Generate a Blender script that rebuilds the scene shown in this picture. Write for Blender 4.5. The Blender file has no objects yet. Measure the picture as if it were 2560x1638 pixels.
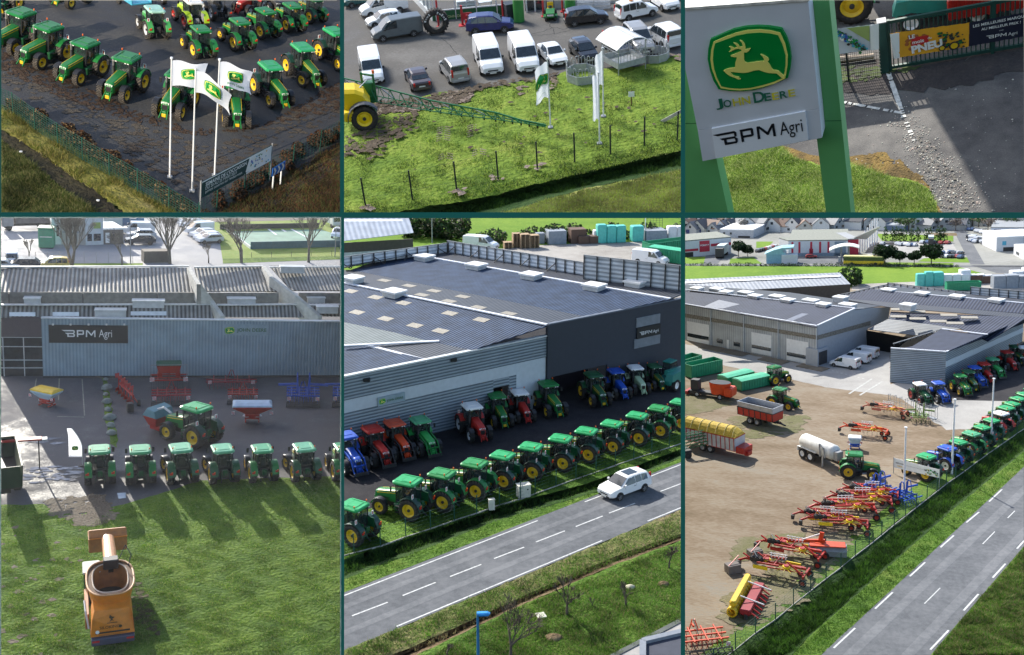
import bpy,bmesh,math,random
import numpy as np
from mathutils import Vector,Matrix
random.seed(7);np.random.seed(7)
R=math.radians
SC=bpy.context.scene
# ------------------------------------------------------------------ camera
F=2500.0;CX,CY=1280.0,819.0          # focal length and centre in photograph pixels (2560 x 1638)
CAMZ=35.0
PITCH=math.atan((CY-120)/F)
cam=bpy.data.objects.new('camera',bpy.data.cameras.new('camera'))
SC.collection.objects.link(cam);SC.camera=cam
cam.data.sensor_width=36;cam.data.lens=36*F/2560.0
cam.data.clip_start=0.5;cam.data.clip_end=3000
cam.location=(0,0,CAMZ);cam.rotation_euler=(R(90)-PITCH,0,0)
RT=Vector((1,0,0));DN=Vector((0,-math.sin(PITCH),-math.cos(PITCH)));FW=Vector((0,math.cos(PITCH),-math.sin(PITCH)))
CAM=Vector((0,0,CAMZ))
def ray(x,y):return RT*(x-CX)+DN*(y-CY)+FW*F
# ------------------------------------------------------------------ world
SC.view_settings.view_transform='Standard';SC.view_settings.look='None'
SC.view_settings.exposure=0.85;SC.view_settings.gamma=1.0
W=bpy.data.worlds.new('World');SC.world=W;W.use_nodes=True
nt=W.node_tree;sky=nt.nodes.new('ShaderNodeTexSky');sky.sky_type='NISHITA';sky.sun_disc=False
sky.sun_elevation=R(36);sky.sun_rotation=R(-60);sky.air_density=1.0;sky.dust_density=1.5
nt.links.new(sky.outputs[0],nt.nodes['Background'].inputs[0]);nt.nodes['Background'].inputs[1].default_value=0.145
# ------------------------------------------------------------------ the six tilted display grounds
class Panel:
 def __init__(s,name,rect,H,horizon=None,nadir=None):
  s.name,s.rect,s.H=name,rect,H
  if nadir is None:nadir=(CX,CY+F*F/(CY-horizon))
  s.up=-(ray(*nadir).normalized())
  s.org=CAM-s.up*H
  c=ray((rect[0]+rect[2])/2,(rect[1]+rect[3])/2)
  yv=(c-s.up*c.dot(s.up)).normalized();xv=yv.cross(s.up)
  s.M=Matrix(((xv.x,yv.x,s.up.x,s.org.x),(xv.y,yv.y,s.up.y,s.org.y),(xv.z,yv.z,s.up.z,s.org.z),(0,0,0,1)))
  s.Mi=s.M.inverted();s.C=s.Mi @ CAM
  s.col=bpy.data.collections.new(name);SC.collection.children.link(s.col)
  x0,y0,x1,y1=rect;k=[]
  for a,b in (((x0,y0),(x0,y1)),((x1,y1),(x1,y0)),((x1,y0),(x0,y0)),((x0,y1),(x1,y1))):
   n=ray(*a).cross(ray(*b)).normalized()
   if n.dot(c)<0:n=-n
   k.append(n)
  s.planes=k
 def lray(s,x,y):return s.Mi.to_3x3()@ ray(x,y)
 def g(s,x,y,z=0.0):
  d=s.lray(x,y);t=(z-s.C.z)/d.z
  return s.C+d*t
 def on(s,x,y,p0,n):                      # ray meets the plane through p0 with normal n
  d=s.lray(x,y);return s.C+d*((p0-s.C).dot(n)/d.dot(n))
 def proj(s,p):
  w=s.M @ p-CAM;z=w.dot(FW);return (CX+F*w.dot(RT)/z,CY+F*w.dot(DN)/z)
 def hz(s,base,ytop):                       # height above the ground point under pixel `base` that shows at pixel row ytop
  g0=s.g(*base);lo,hi=0.0,s.H*0.98
  for _ in range(40):
   m=(lo+hi)/2
   if s.proj(g0+Vector((0,0,m)))[1]>ytop:lo=m
   else:hi=m
  return lo
 def zat(s,g0,ytop):                        # height above ground point g0 that shows at pixel row ytop
  lo,hi=-1.0,s.H*0.98
  for _ in range(40):
   m=(lo+hi)/2
   if s.proj(Vector((g0.x,g0.y,m)))[1]>ytop:lo=m
   else:hi=m
  return lo
 def yaw(s,a,b):v=s.g(*b)-s.g(*a);return math.atan2(v.y,v.x)
P1=Panel('yard',(3,0,850,531),30.5,nadir=(365,4400))
P2=Panel('carpark',(860.5,0,1702,531),25.0,nadir=(1560,4300))
P3=Panel('entrance',(1713,0,2560,531),17.7,nadir=(2400,3200))
P4=Panel('forecourt',(3,545.5,850,1638),35.4,nadir=(426,10419))
P5=Panel('roadside',(860.5,545.5,1702,1638),35.0,horizon=120)
P6=Panel('estate',(1713,545.5,2560,1638),49.0,nadir=(1950,11430))
PANELS=[P1,P2,P3,P4,P5,P6]
for q in PANELS:q.offstage=[]
def c1(x,y):return (x*.3552,y*.3552)
def c2(x,y):return (855+x*.3552,y*.3552)
def c3(x,y):return (1705+x*.3552,y*.3552)
def c4t(x,y):return (x*.3571,540+y*.3571)
def c4b(x,y):return (x*.3571,1088+y*.3571)
def c5t(x,y):return (855+x*.3571,540+y*.3571)
def c5b(x,y):return (855+x*.3571,1088+y*.3571)
def c6t(x,y):return (1705+x*.3571,540+y*.3571)
def c6b(x,y):return (1705+x*.3571,1088+y*.3571)
# ------------------------------------------------------------------ suns: one per view, each linked to its own ground
def add_sun(P,travel,elev,energy,col=(1,.95,.86),angle=.6):
 """travel = yaw (radians, panel frame) the light travels towards; elev above the panel's ground"""
 L=bpy.data.lights.new('sun_'+P.name,'SUN');L.energy=energy;L.angle=R(angle);L.color=col
 o=bpy.data.objects.new('sun_'+P.name,L);SC.collection.objects.link(o)
 d=Vector((math.cos(travel)*math.cos(elev),math.sin(travel)*math.cos(elev),-math.sin(elev)))
 dw=P.M.to_3x3()@ d
 o.rotation_euler=dw.to_track_quat('-Z','Y').to_euler();o.location=P.org+P.up*60
 o.light_linking.receiver_collection=P.col
 o.light_linking.blocker_collection=P.col
 P.sun=d
 return o
add_sun(P1,P1.yaw(c1(660,260),c1(1200,130)),R(19),3.4,(1,.88,.70),.6)
add_sun(P2,P2.yaw(c2(1000,700),c2(1300,820)),R(50),2.4,(1,.98,.93),16)
add_sun(P3,P3.yaw(c3(1540,575),c3(1990,1380)),R(40),5.0,(1,.95,.86),.8)
add_sun(P4,P4.yaw(c4b(960,345),c4b(1350,900)),R(15),5.0,(1,.94,.82),.4)
add_sun(P5,P5.yaw(c5b(1575,1260),c5b(1800,1405)),R(38),4.2,(1,.96,.88),.6)
add_sun(P6,P6.yaw(c6t(780,1300),c6t(910,1375)),R(42),4.2,(1,.96,.88),.6)
# ------------------------------------------------------------------ materials
def srgb(h):
 if isinstance(h,str):h=[int(h[i:i+2],16)/255 for i in (0,2,4)]
 return tuple((c/12.92 if c<=.04045 else ((c+.055)/1.055)**2.4) for c in h)
MATS={}
def mat(name,col=None,rough=.55,metal=0.,var=.12,vscale=2.0,bump=0.,bscale=30.,spec=.5,emis=None,alpha=1.,dirt=0.,coat=0.):
 if name in MATS:return MATS[name]
 if isinstance(col,str):col=srgb(col)
 if 'blade' in name:vscale,var=.45,.5
 m=bpy.data.materials.new(name);m.use_nodes=True;MATS[name]=m
 n=m.node_tree.nodes;l=m.node_tree.links;b=n['Principled BSDF']
 b.inputs['Roughness'].default_value=rough;b.inputs['Metallic'].default_value=metal
 b.inputs['Specular IOR Level'].default_value=spec;b.inputs['Coat Weight'].default_value=coat
 tc=n.new('ShaderNodeTexCoord')
 ns=n.new('ShaderNodeTexNoise');ns.inputs['Scale'].default_value=vscale;ns.inputs['Detail'].default_value=5
 l.new(tc.outputs['Object'],ns.inputs['Vector'])
 rp=n.new('ShaderNodeValToRGB');l.new(ns.outputs['Fac'],rp.inputs['Fac'])
 rp.color_ramp.elements[0].position=.3;rp.color_ramp.elements[1].position=.7
 rp.color_ramp.elements[0].color=(*[c*(1-var) for c in col],1);rp.color_ramp.elements[1].color=(*[min(1,c*(1+var)) for c in col],1)
 out=rp.outputs['Color']
 if dirt:
  n2=n.new('ShaderNodeTexNoise');n2.inputs['Scale'].default_value=vscale*1.7;n2.inputs['Detail'].default_value=8
  l.new(tc.outputs['Object'],n2.inputs['Vector'])
  r2=n.new('ShaderNodeValToRGB');r2.color_ramp.elements[0].position=.48;r2.color_ramp.elements[1].position=.75
  r2.color_ramp.elements[0].color=(0,0,0,1);r2.color_ramp.elements[1].color=(dirt,dirt,dirt,1);l.new(n2.outputs['Fac'],r2.inputs['Fac'])
  mx=n.new('ShaderNodeMixRGB');l.new(r2.outputs['Color'],mx.inputs[0]);l.new(out,mx.inputs[1]);mx.inputs[2].default_value=(.12,.09,.06,1);out=mx.outputs[0]
 l.new(out,b.inputs['Base Color'])
 if bump:
  n3=n.new('ShaderNodeTexNoise');n3.inputs['Scale'].default_value=bscale;n3.inputs['Detail'].default_value=4
  l.new(tc.outputs['Object'],n3.inputs['Vector']);bp=n.new('ShaderNodeBump');bp.inputs['Strength'].default_value=bump;bp.inputs['Distance'].default_value=.05
  l.new(n3.outputs['Fac'],bp.inputs['Height']);l.new(bp.outputs[0],b.inputs['Normal'])
 if any(k in name for k in ('blade','lawn_','stalk','flag_cloth','_leaf')):      # thin cloth, leaves and grass let light through
  tr_=n.new('ShaderNodeBsdfTranslucent');l.new(out,tr_.inputs[0]);ms=n.new('ShaderNodeMixShader');ms.inputs[0].default_value=.45
  l.new(b.outputs[0],ms.inputs[1]);l.new(tr_.outputs[0],ms.inputs[2]);l.new(ms.outputs[0],n['Material Output'].inputs[0])
 if alpha<1:b.inputs['Alpha'].default_value=alpha
 if emis:b.inputs['Emission Color'].default_value=(*col,1);b.inputs['Emission Strength'].default_value=emis
 return m
def ground_mat(name,cols,scales=(.15,.9,6.),bump=.6,bscale=9.,bdist=.12,rough=.95,stretch=None,spec=.2,wet=None,seed=0):
 """cols: list of (position, colour) over summed multi-scale noise; object coordinates in metres"""
 if name in MATS:return MATS[name]
 m=bpy.data.materials.new(name);m.use_nodes=True;MATS[name]=m
 n=m.node_tree.nodes;l=m.node_tree.links;b=n['Principled BSDF']
 b.inputs['Roughness'].default_value=rough;b.inputs['Specular IOR Level'].default_value=spec
 tc=n.new('ShaderNodeTexCoord');mp=n.new('ShaderNodeMapping');l.new(tc.outputs['Object'],mp.inputs[0])
 mp.inputs['Location'].default_value=(seed*13.1,seed*7.7,0)
 if stretch:mp.inputs['Rotation'].default_value=(0,0,stretch[0]);mp.inputs['Scale'].default_value=(stretch[1],stretch[2],1)
 ws=(.5,.3,.3);acc=None
 for sc_,w in zip(scales,ws):
  ns=n.new('ShaderNodeTexNoise');ns.inputs['Scale'].default_value=sc_;ns.inputs['Detail'].default_value=6;ns.inputs['Roughness'].default_value=.62
  l.new(mp.outputs[0],ns.inputs['Vector'])
  mm=n.new('ShaderNodeMath');mm.operation='MULTIPLY';l.new(ns.outputs['Fac'],mm.inputs[0]);mm.inputs[1].default_value=w
  if acc is None:acc=mm.outputs[0]
  else:
   ad=n.new('ShaderNodeMath');ad.operation='ADD';l.new(acc,ad.inputs[0]);l.new(mm.outputs[0],ad.inputs[1]);acc=ad.outputs[0]
 rp=n.new('ShaderNodeValToRGB');l.new(acc,rp.inputs['Fac'])
 while len(rp.color_ramp.elements)<len(cols):rp.color_ramp.elements.new(.5)
 for e,(p,c) in zip(rp.color_ramp.elements,sorted(cols)):e.position=p;e.color=(*(srgb(c) if isinstance(c,str) else c),1)
 l.new(rp.outputs['Color'],b.inputs['Base Color'])
 if wet:
  rr=n.new('ShaderNodeMapRange');l.new(acc,rr.inputs[0]);rr.inputs[1].default_value=wet[0];rr.inputs[2].default_value=wet[1];rr.inputs[3].default_value=wet[2];rr.inputs[4].default_value=rough
  l.new(rr.outputs[0],b.inputs['Roughness']);b.inputs['Specular IOR Level'].default_value=.5
 n3=n.new('ShaderNodeTexNoise');n3.inputs['Scale'].default_value=bscale;n3.inputs['Detail'].default_value=6;l.new(mp.outputs[0],n3.inputs['Vector'])
 bp=n.new('ShaderNodeBump');bp.inputs['Strength'].default_value=bump;bp.inputs['Distance'].default_value=bdist
 l.new(n3.outputs['Fac'],bp.inputs['Height']);l.new(bp.outputs[0],b.inputs['Normal'])
 return m
def wave_mat(name,c0,c1,period,axis='X',rough=.45,metal=0.,bump=.6,noise=.15,sharp=False,spec=.5):
 """corrugated sheet: ridges across the given object axis, period in metres"""
 if name in MATS:return MATS[name]
 m=bpy.data.materials.new(name);m.use_nodes=True;MATS[name]=m
 n=m.node_tree.nodes;l=m.node_tree.links;b=n['Principled BSDF']
 b.inputs['Roughness'].default_value=rough;b.inputs['Metallic'].default_value=metal;b.inputs['Specular IOR Level'].default_value=spec
 tc=n.new('ShaderNodeTexCoord');wv=n.new('ShaderNodeTexWave');wv.bands_direction=axis
 wv.inputs['Scale'].default_value=1.0/period*0.31416*1.0;l.new(tc.outputs['Object' if axis in 'XYZ' else 'UV'],wv.inputs['Vector'])
 ns=n.new('ShaderNodeTexNoise');ns.inputs['Scale'].default_value=.6;ns.inputs['Detail'].default_value=6;l.new(tc.outputs['Object'],ns.inputs['Vector'])
 mx=n.new('ShaderNodeMixRGB');l.new(wv.outputs['Fac'],mx.inputs[0])
 mx.inputs[1].default_value=(*(srgb(c0) if isinstance(c0,str) else c0),1);mx.inputs[2].default_value=(*(srgb(c1) if isinstance(c1,str) else c1),1)
 mr=n.new('ShaderNodeMapRange');l.new(ns.outputs['Fac'],mr.inputs[0]);mr.inputs[1].default_value=.3;mr.inputs[2].default_value=.7;mr.inputs[3].default_value=1-noise;mr.inputs[4].default_value=1+noise
 m2=n.new('ShaderNodeVectorMath');m2.operation='SCALE';l.new(mx.outputs[0],m2.inputs[0]);l.new(mr.outputs[0],m2.inputs['Scale'])
 l.new(m2.outputs[0],b.inputs['Base Color'])
 bp=n.new('ShaderNodeBump');bp.inputs['Strength'].default_value=bump;bp.inputs['Distance'].default_value=.04
 l.new(wv.outputs['Fac'],bp.inputs['Height']);l.new(bp.outputs[0],b.inputs['Normal'])
 return m
# ------------------------------------------------------------------ mesh builder
class MB:
 def __init__(s):s.v=[];s.f=[];s.m=[];s.s=[];s.mats=[]
 def _mi(s,m):
  if m not in s.mats:s.mats.append(m)
  return s.mats.index(m)
 def add(s,vs,fs,m,smooth=False):
  o=len(s.v);s.v+=[tuple(v) for v in vs];mi=s._mi(m)
  for f in fs:s.f.append(tuple(o+i for i in f));s.m.append(mi);s.s.append(smooth)
  return s
 def quad(s,a,b,c,d,m):return s.add([a,b,c,d],[(0,1,2,3)],m)
 def poly(s,pts,m):return s.add(pts,[tuple(range(len(pts)))],m)
 def box(s,x0,x1,y0,y1,z0,z1,m,c=0.):
  if c<=0:
   return s.add([(x0,y0,z0),(x1,y0,z0),(x1,y1,z0),(x0,y1,z0),(x0,y0,z1),(x1,y0,z1),(x1,y1,z1),(x0,y1,z1)],
    [(3,2,1,0),(4,5,6,7),(0,1,5,4),(1,2,6,5),(2,3,7,6),(3,0,4,7)],m)
  def ring(z,i):
   a0,a1,b0,b1=x0+i,x1-i,y0+i,y1-i
   return [(a0+c,b0,z),(a1-c,b0,z),(a1,b0+c,z),(a1,b1-c,z),(a1-c,b1,z),(a0+c,b1,z),(a0,b1-c,z),(a0,b0+c,z)]
  return s.loft([ring(z0,c*.6),ring(z0+c,0),ring(z1-c,0),ring(z1,c*.6)],m)
 def loft(s,rings,m,cap=True,smooth=False,closed=True):
  n=len(rings[0]);vs=[p for r in rings for p in r];fs=[]
  for i in range(len(rings)-1):
   for j in range(n if closed else n-1):
    k=(j+1)%n;fs.append((i*n+j,i*n+k,(i+1)*n+k,(i+1)*n+j))
  s.add(vs,fs,m,smooth)
  if cap and closed:
   s.add(rings[0],[tuple(range(n))[::-1]],m);s.add(rings[-1],[tuple(range(n))],m)
  return s
 def beam(s,a,b,w,h=None,m=None,up=(0,0,1),ext=0.):
  a=Vector(a);b=Vector(b);h=h or w;d=(b-a).normalized();a=a-d*ext;b=b+d*ext
  u=Vector(up);sd=d.cross(u)
  if sd.length<1e-3:sd=d.cross(Vector((1,0,0)))
  sd.normalize();u=sd.cross(d)
  r=[sd*(i*w/2)+u*(j*h/2) for i,j in ((-1,-1),(1,-1),(1,1),(-1,1))]
  return s.loft([[a+k for k in r],[b+k for k in r]],m)
 def cyl(s,a,b,r,m,r2=None,n=10,cap=True,smooth=True):
  a=Vector(a);b=Vector(b);r2=r if r2 is None else r2;d=(b-a).normalized()
  u=d.cross(Vector((0,0,1)));
  if u.length<1e-3:u=Vector((1,0,0))
  u.normalize();w=d.cross(u)
  ring=lambda c,q:[c+(u*math.cos(t)+w*math.sin(t))*q for t in [2*math.pi*i/n for i in range(n)]]
  return s.loft([ring(a,r),ring(b,r2)],m,cap,smooth)
 def path(s,pts,r,m,n=6):
  for a,b in zip(pts,pts[1:]):s.cyl(a,b,r,m,n=n)
  return s
 def prism(s,pts,y0,y1,m,c=0.,axis='Y',smooth=False):
  """pts (x,z) outline extruded along y (or (x,y) along z); c chamfers the two ends"""
  cx=sum(p[0] for p in pts)/len(pts);cz=sum(p[1] for p in pts)/len(pts)
  ex=max(abs(p[0]-cx) for p in pts);ez=max(abs(p[1]-cz) for p in pts)
  T={'Y':lambda x,z,y:(x,y,z),'Z':lambda x,z,y:(x,z,y),'X':lambda x,z,y:(y,x,z)}[axis]
  ins=lambda y:[T(cx+(p[0]-cx)*(1-c/ex),cz+(p[1]-cz)*(1-c/ez),y) for p in pts]
  ful=lambda y:[T(p[0],p[1],y) for p in pts]
  sg=1 if y1>y0 else-1
  rs=[ful(y0),ful(y1)] if not c else [ins(y0),ful(y0+sg*c),ful(y1-sg*c),ins(y1)]
  return s.loft(rs,m,True,smooth)
 def lathe(s,prof,m,c=(0,0,0),n=20,axis='Y',smooth=True):
  rings=[]
  for h,r in prof:
   q=[]
   for i in range(n):
    t=2*math.pi*i/n;a,b=r*math.cos(t),r*math.sin(t)
    q.append({'Y':(c[0]+a,c[1]+h,c[2]+b),'Z':(c[0]+a,c[1]+b,c[2]+h),'X':(c[0]+h,c[1]+a,c[2]+b)}[axis])
   rings.append(q)
  return s.loft(rings,m,False,smooth)
 def mesh(s,name):
  me=bpy.data.meshes.new(name);me.from_pydata(s.v,[],s.f)
  for m in s.mats:me.materials.append(m)
  me.polygons.foreach_set('material_index',s.m);me.polygons.foreach_set('use_smooth',s.s)
  me.update();return me
# ------------------------------------------------------------------ things
class Proto:
 """a kind of thing: parts[(name, mesh, parent index or None, offset)]"""
 def __init__(s,name):s.name=name;s.parts=[]
 def part(s,name,mb,parent=None,loc=(0,0,0),rz=0.):
  me=mb.mesh(name) if isinstance(mb,MB) else mb
  s.parts.append((name,me,parent,Matrix.Translation(loc)@ Matrix.Rotation(rz,4,'Z')))
  return len(s.parts)-1
def place(pr,P,loc,yaw=0.,sc=1.,label='',cat='',group=None,name=None,tilt=None):
 e=bpy.data.objects.new(name or pr.name,None);P.col.objects.link(e);e.empty_display_size=.3
 if len(loc)==2:loc=P.g(*loc)
 Sc=Matrix.Diagonal((sc,sc,sc,1)) if not isinstance(sc,tuple) else Matrix.Diagonal((*sc,1))
 m=P.M @ Matrix.Translation(loc)@ Matrix.Rotation(yaw,4,'Z')
 if tilt:m=m @ tilt
 e.matrix_world=m @ Sc
 e['label']=label;e['category']=cat
 if group:e['group']=group
 obs=[]
 for nm,me,par,off in pr.parts:
  o=bpy.data.objects.new(nm,me);P.col.objects.link(o)
  o.parent=e if par is None else obs[par];o.matrix_local=off;obs.append(o)
 return e
def solo(name,mb,P,loc=(0,0,0),yaw=0.,label=None,cat=None,group=None,kind=None,sc=1.,offstage=False):
 me=mb.mesh(name) if isinstance(mb,MB) else mb
 o=bpy.data.objects.new(name,me);P.col.objects.link(o)
 if len(loc)==2:loc=P.g(*loc)
 Sc=Matrix.Diagonal((sc,sc,sc,1)) if not isinstance(sc,tuple) else Matrix.Diagonal((*sc,1))
 o.matrix_world=P.M @ Matrix.Translation(loc)@ Matrix.Rotation(yaw,4,'Z')@ Sc
 if label:o['label']=label
 if cat:o['category']=cat
 if group:o['group']=group
 if kind:o['kind']=kind
 if offstage:P.offstage.append(o.name)
 return o
def root(name,P,loc=(0,0,0),yaw=0.,label='',cat='',group=None,kind=None):
 e=bpy.data.objects.new(name,None);P.col.objects.link(e)
 e.matrix_world=P.M @ Matrix.Translation(loc)@ Matrix.Rotation(yaw,4,'Z')
 if label:e['label']=label;e['category']=cat
 if group:e['group']=group
 if kind:e['kind']=kind
 ROOTM[e.name]=(Matrix.Translation(loc)@ Matrix.Rotation(yaw,4,'Z')).inverted()
 return e
ROOTM={}
def child(par,name,mb,P,label=None,local=False,frame=None):
 """part of a thing; its mesh is in the panel's own frame (or in `frame`), or with local=True in the parent's"""
 me=mb.mesh(name) if isinstance(mb,MB) else mb
 o=bpy.data.objects.new(name,me);P.col.objects.link(o);o.parent=par
 if not local:
  q=par
  M=ROOTM[par.name];o.matrix_local=M @ (frame if frame is not None else Matrix.Identity(4))
  ROOTM[o.name]=(frame.inverted() if frame is not None else Matrix.Identity(4))
 if label:o['label']=label
 return o
# ground sheets -----------------------------------------------------------
def rough_line(pts,step=.7,amp=0.,seed=1):
 rd=random.Random(seed);out=[]
 n=len(pts)
 for i in range(n):
  a,b=pts[i],pts[(i+1)%n];L=(b-a).length;k=max(1,min(60,int(L/step)))
  for j in range(k):
   p=a.lerp(b,j/k)
   if amp and j:p=p+Vector((rd.uniform(-amp,amp),rd.uniform(-amp,amp),0))
   out.append(p)
 return out
def sheet(name,P,pts,m,layer=0,amp=0.,step=.8,kind='structure',label=None,cat=None,group=None,z=0.,seed=1):
 w=[P.g(x,y)+Vector((0,0,z+layer*.006)) for x,y in pts]
 if amp:w=rough_line(w,step,amp,seed)
 o0=w[0].copy();o0.z=0
 mb=MB();mb.poly([p for p in w],m)
 me=mb.mesh(name);bm=bmesh.new();bm.from_mesh(me);bmesh.ops.triangulate(bm,faces=bm.faces);
 for f in bm.faces:
  if f.normal.z<0:f.normal_flip()
 bm.to_mesh(me);bm.free()
 return solo(name,me,P,kind=kind,label=label,cat=cat,group=group)
def strips(name,P,lines,m,kind='structure',label=None,cat=None,n=40,jit=0.,seed=3):
 """lines: list of (polyline of pixels, z); lofts between successive lines, sampled n times"""
 rd=random.Random(seed);rows=[]
 for pts,z in lines:
  w=[P.g(x,y,z) for x,y in pts];L=[0]
  for a,b in zip(w,w[1:]):L.append(L[-1]+(b-a).length)
  row=[]
  for i in range(n+1):
   t=L[-1]*i/n;k=0
   while k<len(w)-2 and L[k+1]<t:k+=1
   p=w[k].lerp(w[k+1],(t-L[k])/max(1e-6,L[k+1]-L[k]))
   row.append(p+Vector((rd.uniform(-jit,jit),rd.uniform(-jit,jit),rd.uniform(-jit,jit)*.5)) if jit else p)
  rows.append(row)
 mb=MB();mb.loft(rows,m,cap=False,closed=False,smooth=True)
 me=mb.mesh(name)
 bm=bmesh.new();bm.from_mesh(me)
 for f in bm.faces:
  f.normal_update()
  if f.normal.z<0:f.normal_flip()
 bm.to_mesh(me);bm.free()
 return solo(name,me,P,kind=kind,label=label,cat=cat)
def patchy(name,P,poly,n,size,m,layer=3,seed=1,z=0.,stretch=1.):
 """scattered ragged blobs of another ground, each a few millimetres over the last"""
 rd=random.Random(seed);mb=MB();ws=[P.g(x,y) for x,y in poly];xs=[w.x for w in ws];ys=[w.y for w in ws];k=0;tries=0
 pl=[(w.x,w.y) for w in ws]
 while k<n and tries<n*30:
  tries+=1;x,y=rd.uniform(min(xs),max(xs)),rd.uniform(min(ys),max(ys))
  if not inpoly(np.array([x]),np.array([y]),pl)[0]:continue
  s=size*rd.uniform(.25,1.)**1.5;q=9;ph=rd.uniform(0,6)
  mb.poly([(x+s*stretch*(1+.35*math.sin(2*t+ph)+rd.uniform(-.2,.2))*math.cos(t),y+s*(1+.35*math.sin(3*t+ph)+rd.uniform(-.2,.2))*math.sin(t),z+layer*.006+k*.00004) for t in [2*math.pi*i/q for i in range(q)]],m);k+=1
 return solo(name,mb,P,kind='structure')
def inpoly(px,py,poly):
 ins=np.zeros(len(px),bool);n=len(poly);j=n-1
 for i in range(n):
  xi,yi=poly[i];xj,yj=poly[j]
  c=((yi>py)!=(yj>py))& (px<(xj-xi)*(py-yi)/((yj-yi) or 1e-9)+xi);ins ^= c;j=i
 return ins
def grass(name,P,poly,n,h=.12,w=.02,mats=(),clump=.0,seed=5,label='grass',zfun=None,lean=.5,z=0.,avoid=()):
 """upright blades spread over an area; one counted-by-nobody object"""
 rg=np.random.RandomState(seed);xs=[p[0] for p in poly];ys=[p[1] for p in poly]
 px=rg.uniform(min(xs),max(xs),n*3);py=rg.uniform(min(ys),max(ys),n*3)
 k=inpoly(px,py,poly)
 for a in avoid:k &= ~inpoly(px,py,a)
 px,py=px[k][:n],py[k][:n];n=len(px)
 if n==0:return None
 Mi=np.array(P.Mi.to_3x3());d=np.outer(px-CX,RT)+np.outer(py-CY,DN)+np.outer(np.full(n,F),FW);d=d @ Mi.T
 C=np.array(P.C);t=(z-C[2])/d[:,2];g=C+d*t[:,None]
 a=rg.uniform(0,2*np.pi,n);hh=h*rg.uniform(.4,1.3,n)
 # clumps: height varies slowly
 hh*=.6+.8*np.clip(np.sin(g[:,0]*2.1+np.sin(g[:,1]*1.3)*2)*np.sin(g[:,1]*1.9+g[:,0]*.7)+.5,0,1.3)
 w_=w*rg.uniform(.6,1.4,n)
 ux,uy=np.cos(a)*w_,np.sin(a)*w_;lx=rg.normal(0,lean,n)*hh;ly=rg.normal(0,lean,n)*hh
 V=np.zeros((n,3,3));V[:,0,:]=g;V[:,0,0]-=ux;V[:,0,1]-=uy;V[:,1,:]=g;V[:,1,0]+=ux;V[:,1,1]+=uy
 V[:,2,:]=g;V[:,2,0]+=lx;V[:,2,1]+=ly;V[:,2,2]+=hh
 me=bpy.data.meshes.new(name);me.vertices.add(3*n);me.vertices.foreach_set('co',V.ravel().astype(np.float32))
 me.loops.add(3*n);me.loops.foreach_set('vertex_index',np.arange(3*n,dtype=np.int32))
 me.polygons.add(n);me.polygons.foreach_set('loop_start',np.arange(0,3*n,3,dtype=np.int32));me.polygons.foreach_set('loop_total',np.full(n,3,np.int32))
 for m in mats:me.materials.append(m)
 me.polygons.foreach_set('material_index',rg.randint(0,len(mats),n).astype(np.int32));me.update();me.validate()
 return solo(name,me,P,kind='stuff',label=label,cat='grass')
# lettering ----------------------------------------------------------------
def text_polys(txt,size=1.,bold=0.,align='LEFT'):
 c=bpy.data.curves.new('t','FONT');c.body=txt;c.size=size;c.offset=bold;c.align_x=align;c.resolution_u=3
 o=bpy.data.objects.new('t',c);me=bpy.data.meshes.new_from_object(o)
 vs=[v.co.copy() for v in me.vertices];fs=[tuple(p.vertices) for p in me.polygons]
 bpy.data.objects.remove(o);bpy.data.curves.remove(c);bpy.data.meshes.remove(me);return vs,fs
def text_on(mb,txt,o,u,v,w,m,bold=0.,off=.012,sx=None,h=None):
 """letters laid from o along u (unit) with v (unit) up, w metres wide"""
 vs,fs=text_polys(txt,1.,bold)
 x0=min(p.x for p in vs);x1=max(p.x for p in vs);k=w/(x1-x0);ky=k
 if h:y1=max(p.y for p in vs);ky=h/y1
 n=u.cross(v)
 mb.add([o+u*((p.x-x0)*k)+v*(p.y*ky)+n*off for p in vs],fs,m);return mb
def draw_on(mb,polys,o,u,v,sc,m,off=.012,th=0.):
 n=u.cross(v)
 for q in polys:
  pts=[o+u*(x*sc)+v*(y*sc)+n*off for x,y in q];mb.poly(pts,m)
 return mb
# ================================================================== vehicle kinds
TYRE=mat('tyre_rubber',(.022,.021,.021),.85,var=.3,vscale=3,dirt=.5)
TYRED=mat('dusty_tyre_rubber',(.10,.085,.07),.95,var=.45,vscale=4)
BLACK=mat('black_paint',(.018,.018,.02),.45)
DARK=mat('dark_steel',(.035,.036,.038),.6,dirt=.4)
GLASS=mat('cab_glass',(.03,.045,.045),.06,var=.02,alpha=.62,spec=.8)
CGLASS=mat('car_glass',(.022,.03,.036),.06,var=.3,vscale=3,spec=1.)
YEL=mat('yellow_paint',(.72,.46,.012),.5,var=.1,dirt=.25)
LAMP=mat('lamp_glass',(.75,.75,.72),.1,var=.02,spec=.9)
ORNG=mat('orange_lens',(.75,.13,.01),.3)
REDL=mat('red_lens',(.5,.015,.01),.3)
GREY=mat('grey_steel',(.28,.29,.30),.5,dirt=.3)
LGREY=mat('light_grey_paint',(.50,.51,.52),.5)
WHITE=mat('white_paint',(.78,.78,.77),.4,var=.04)
PLATE=mat('number_plate_white',(.75,.75,.7),.5,var=.02)
CHROME=mat('silver_metal',(.6,.6,.6),.3,metal=.8)
ALLOY=mat('alloy_wheel',(.35,.35,.36),.35,metal=.5)
RED=mat('red_paint',(.40,.018,.012),.45,dirt=.2)
ORED=mat('orange_red_paint',(.62,.06,.01),.45,dirt=.2)
BLUE=mat('blue_paint',(.012,.075,.42),.45,dirt=.15)
GREEN=mat('green_paint',(.012,.17,.035),.42,var=.1,dirt=.12)
DGREEN=mat('dark_green_paint',(.008,.085,.03),.4,var=.1,dirt=.2)
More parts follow.
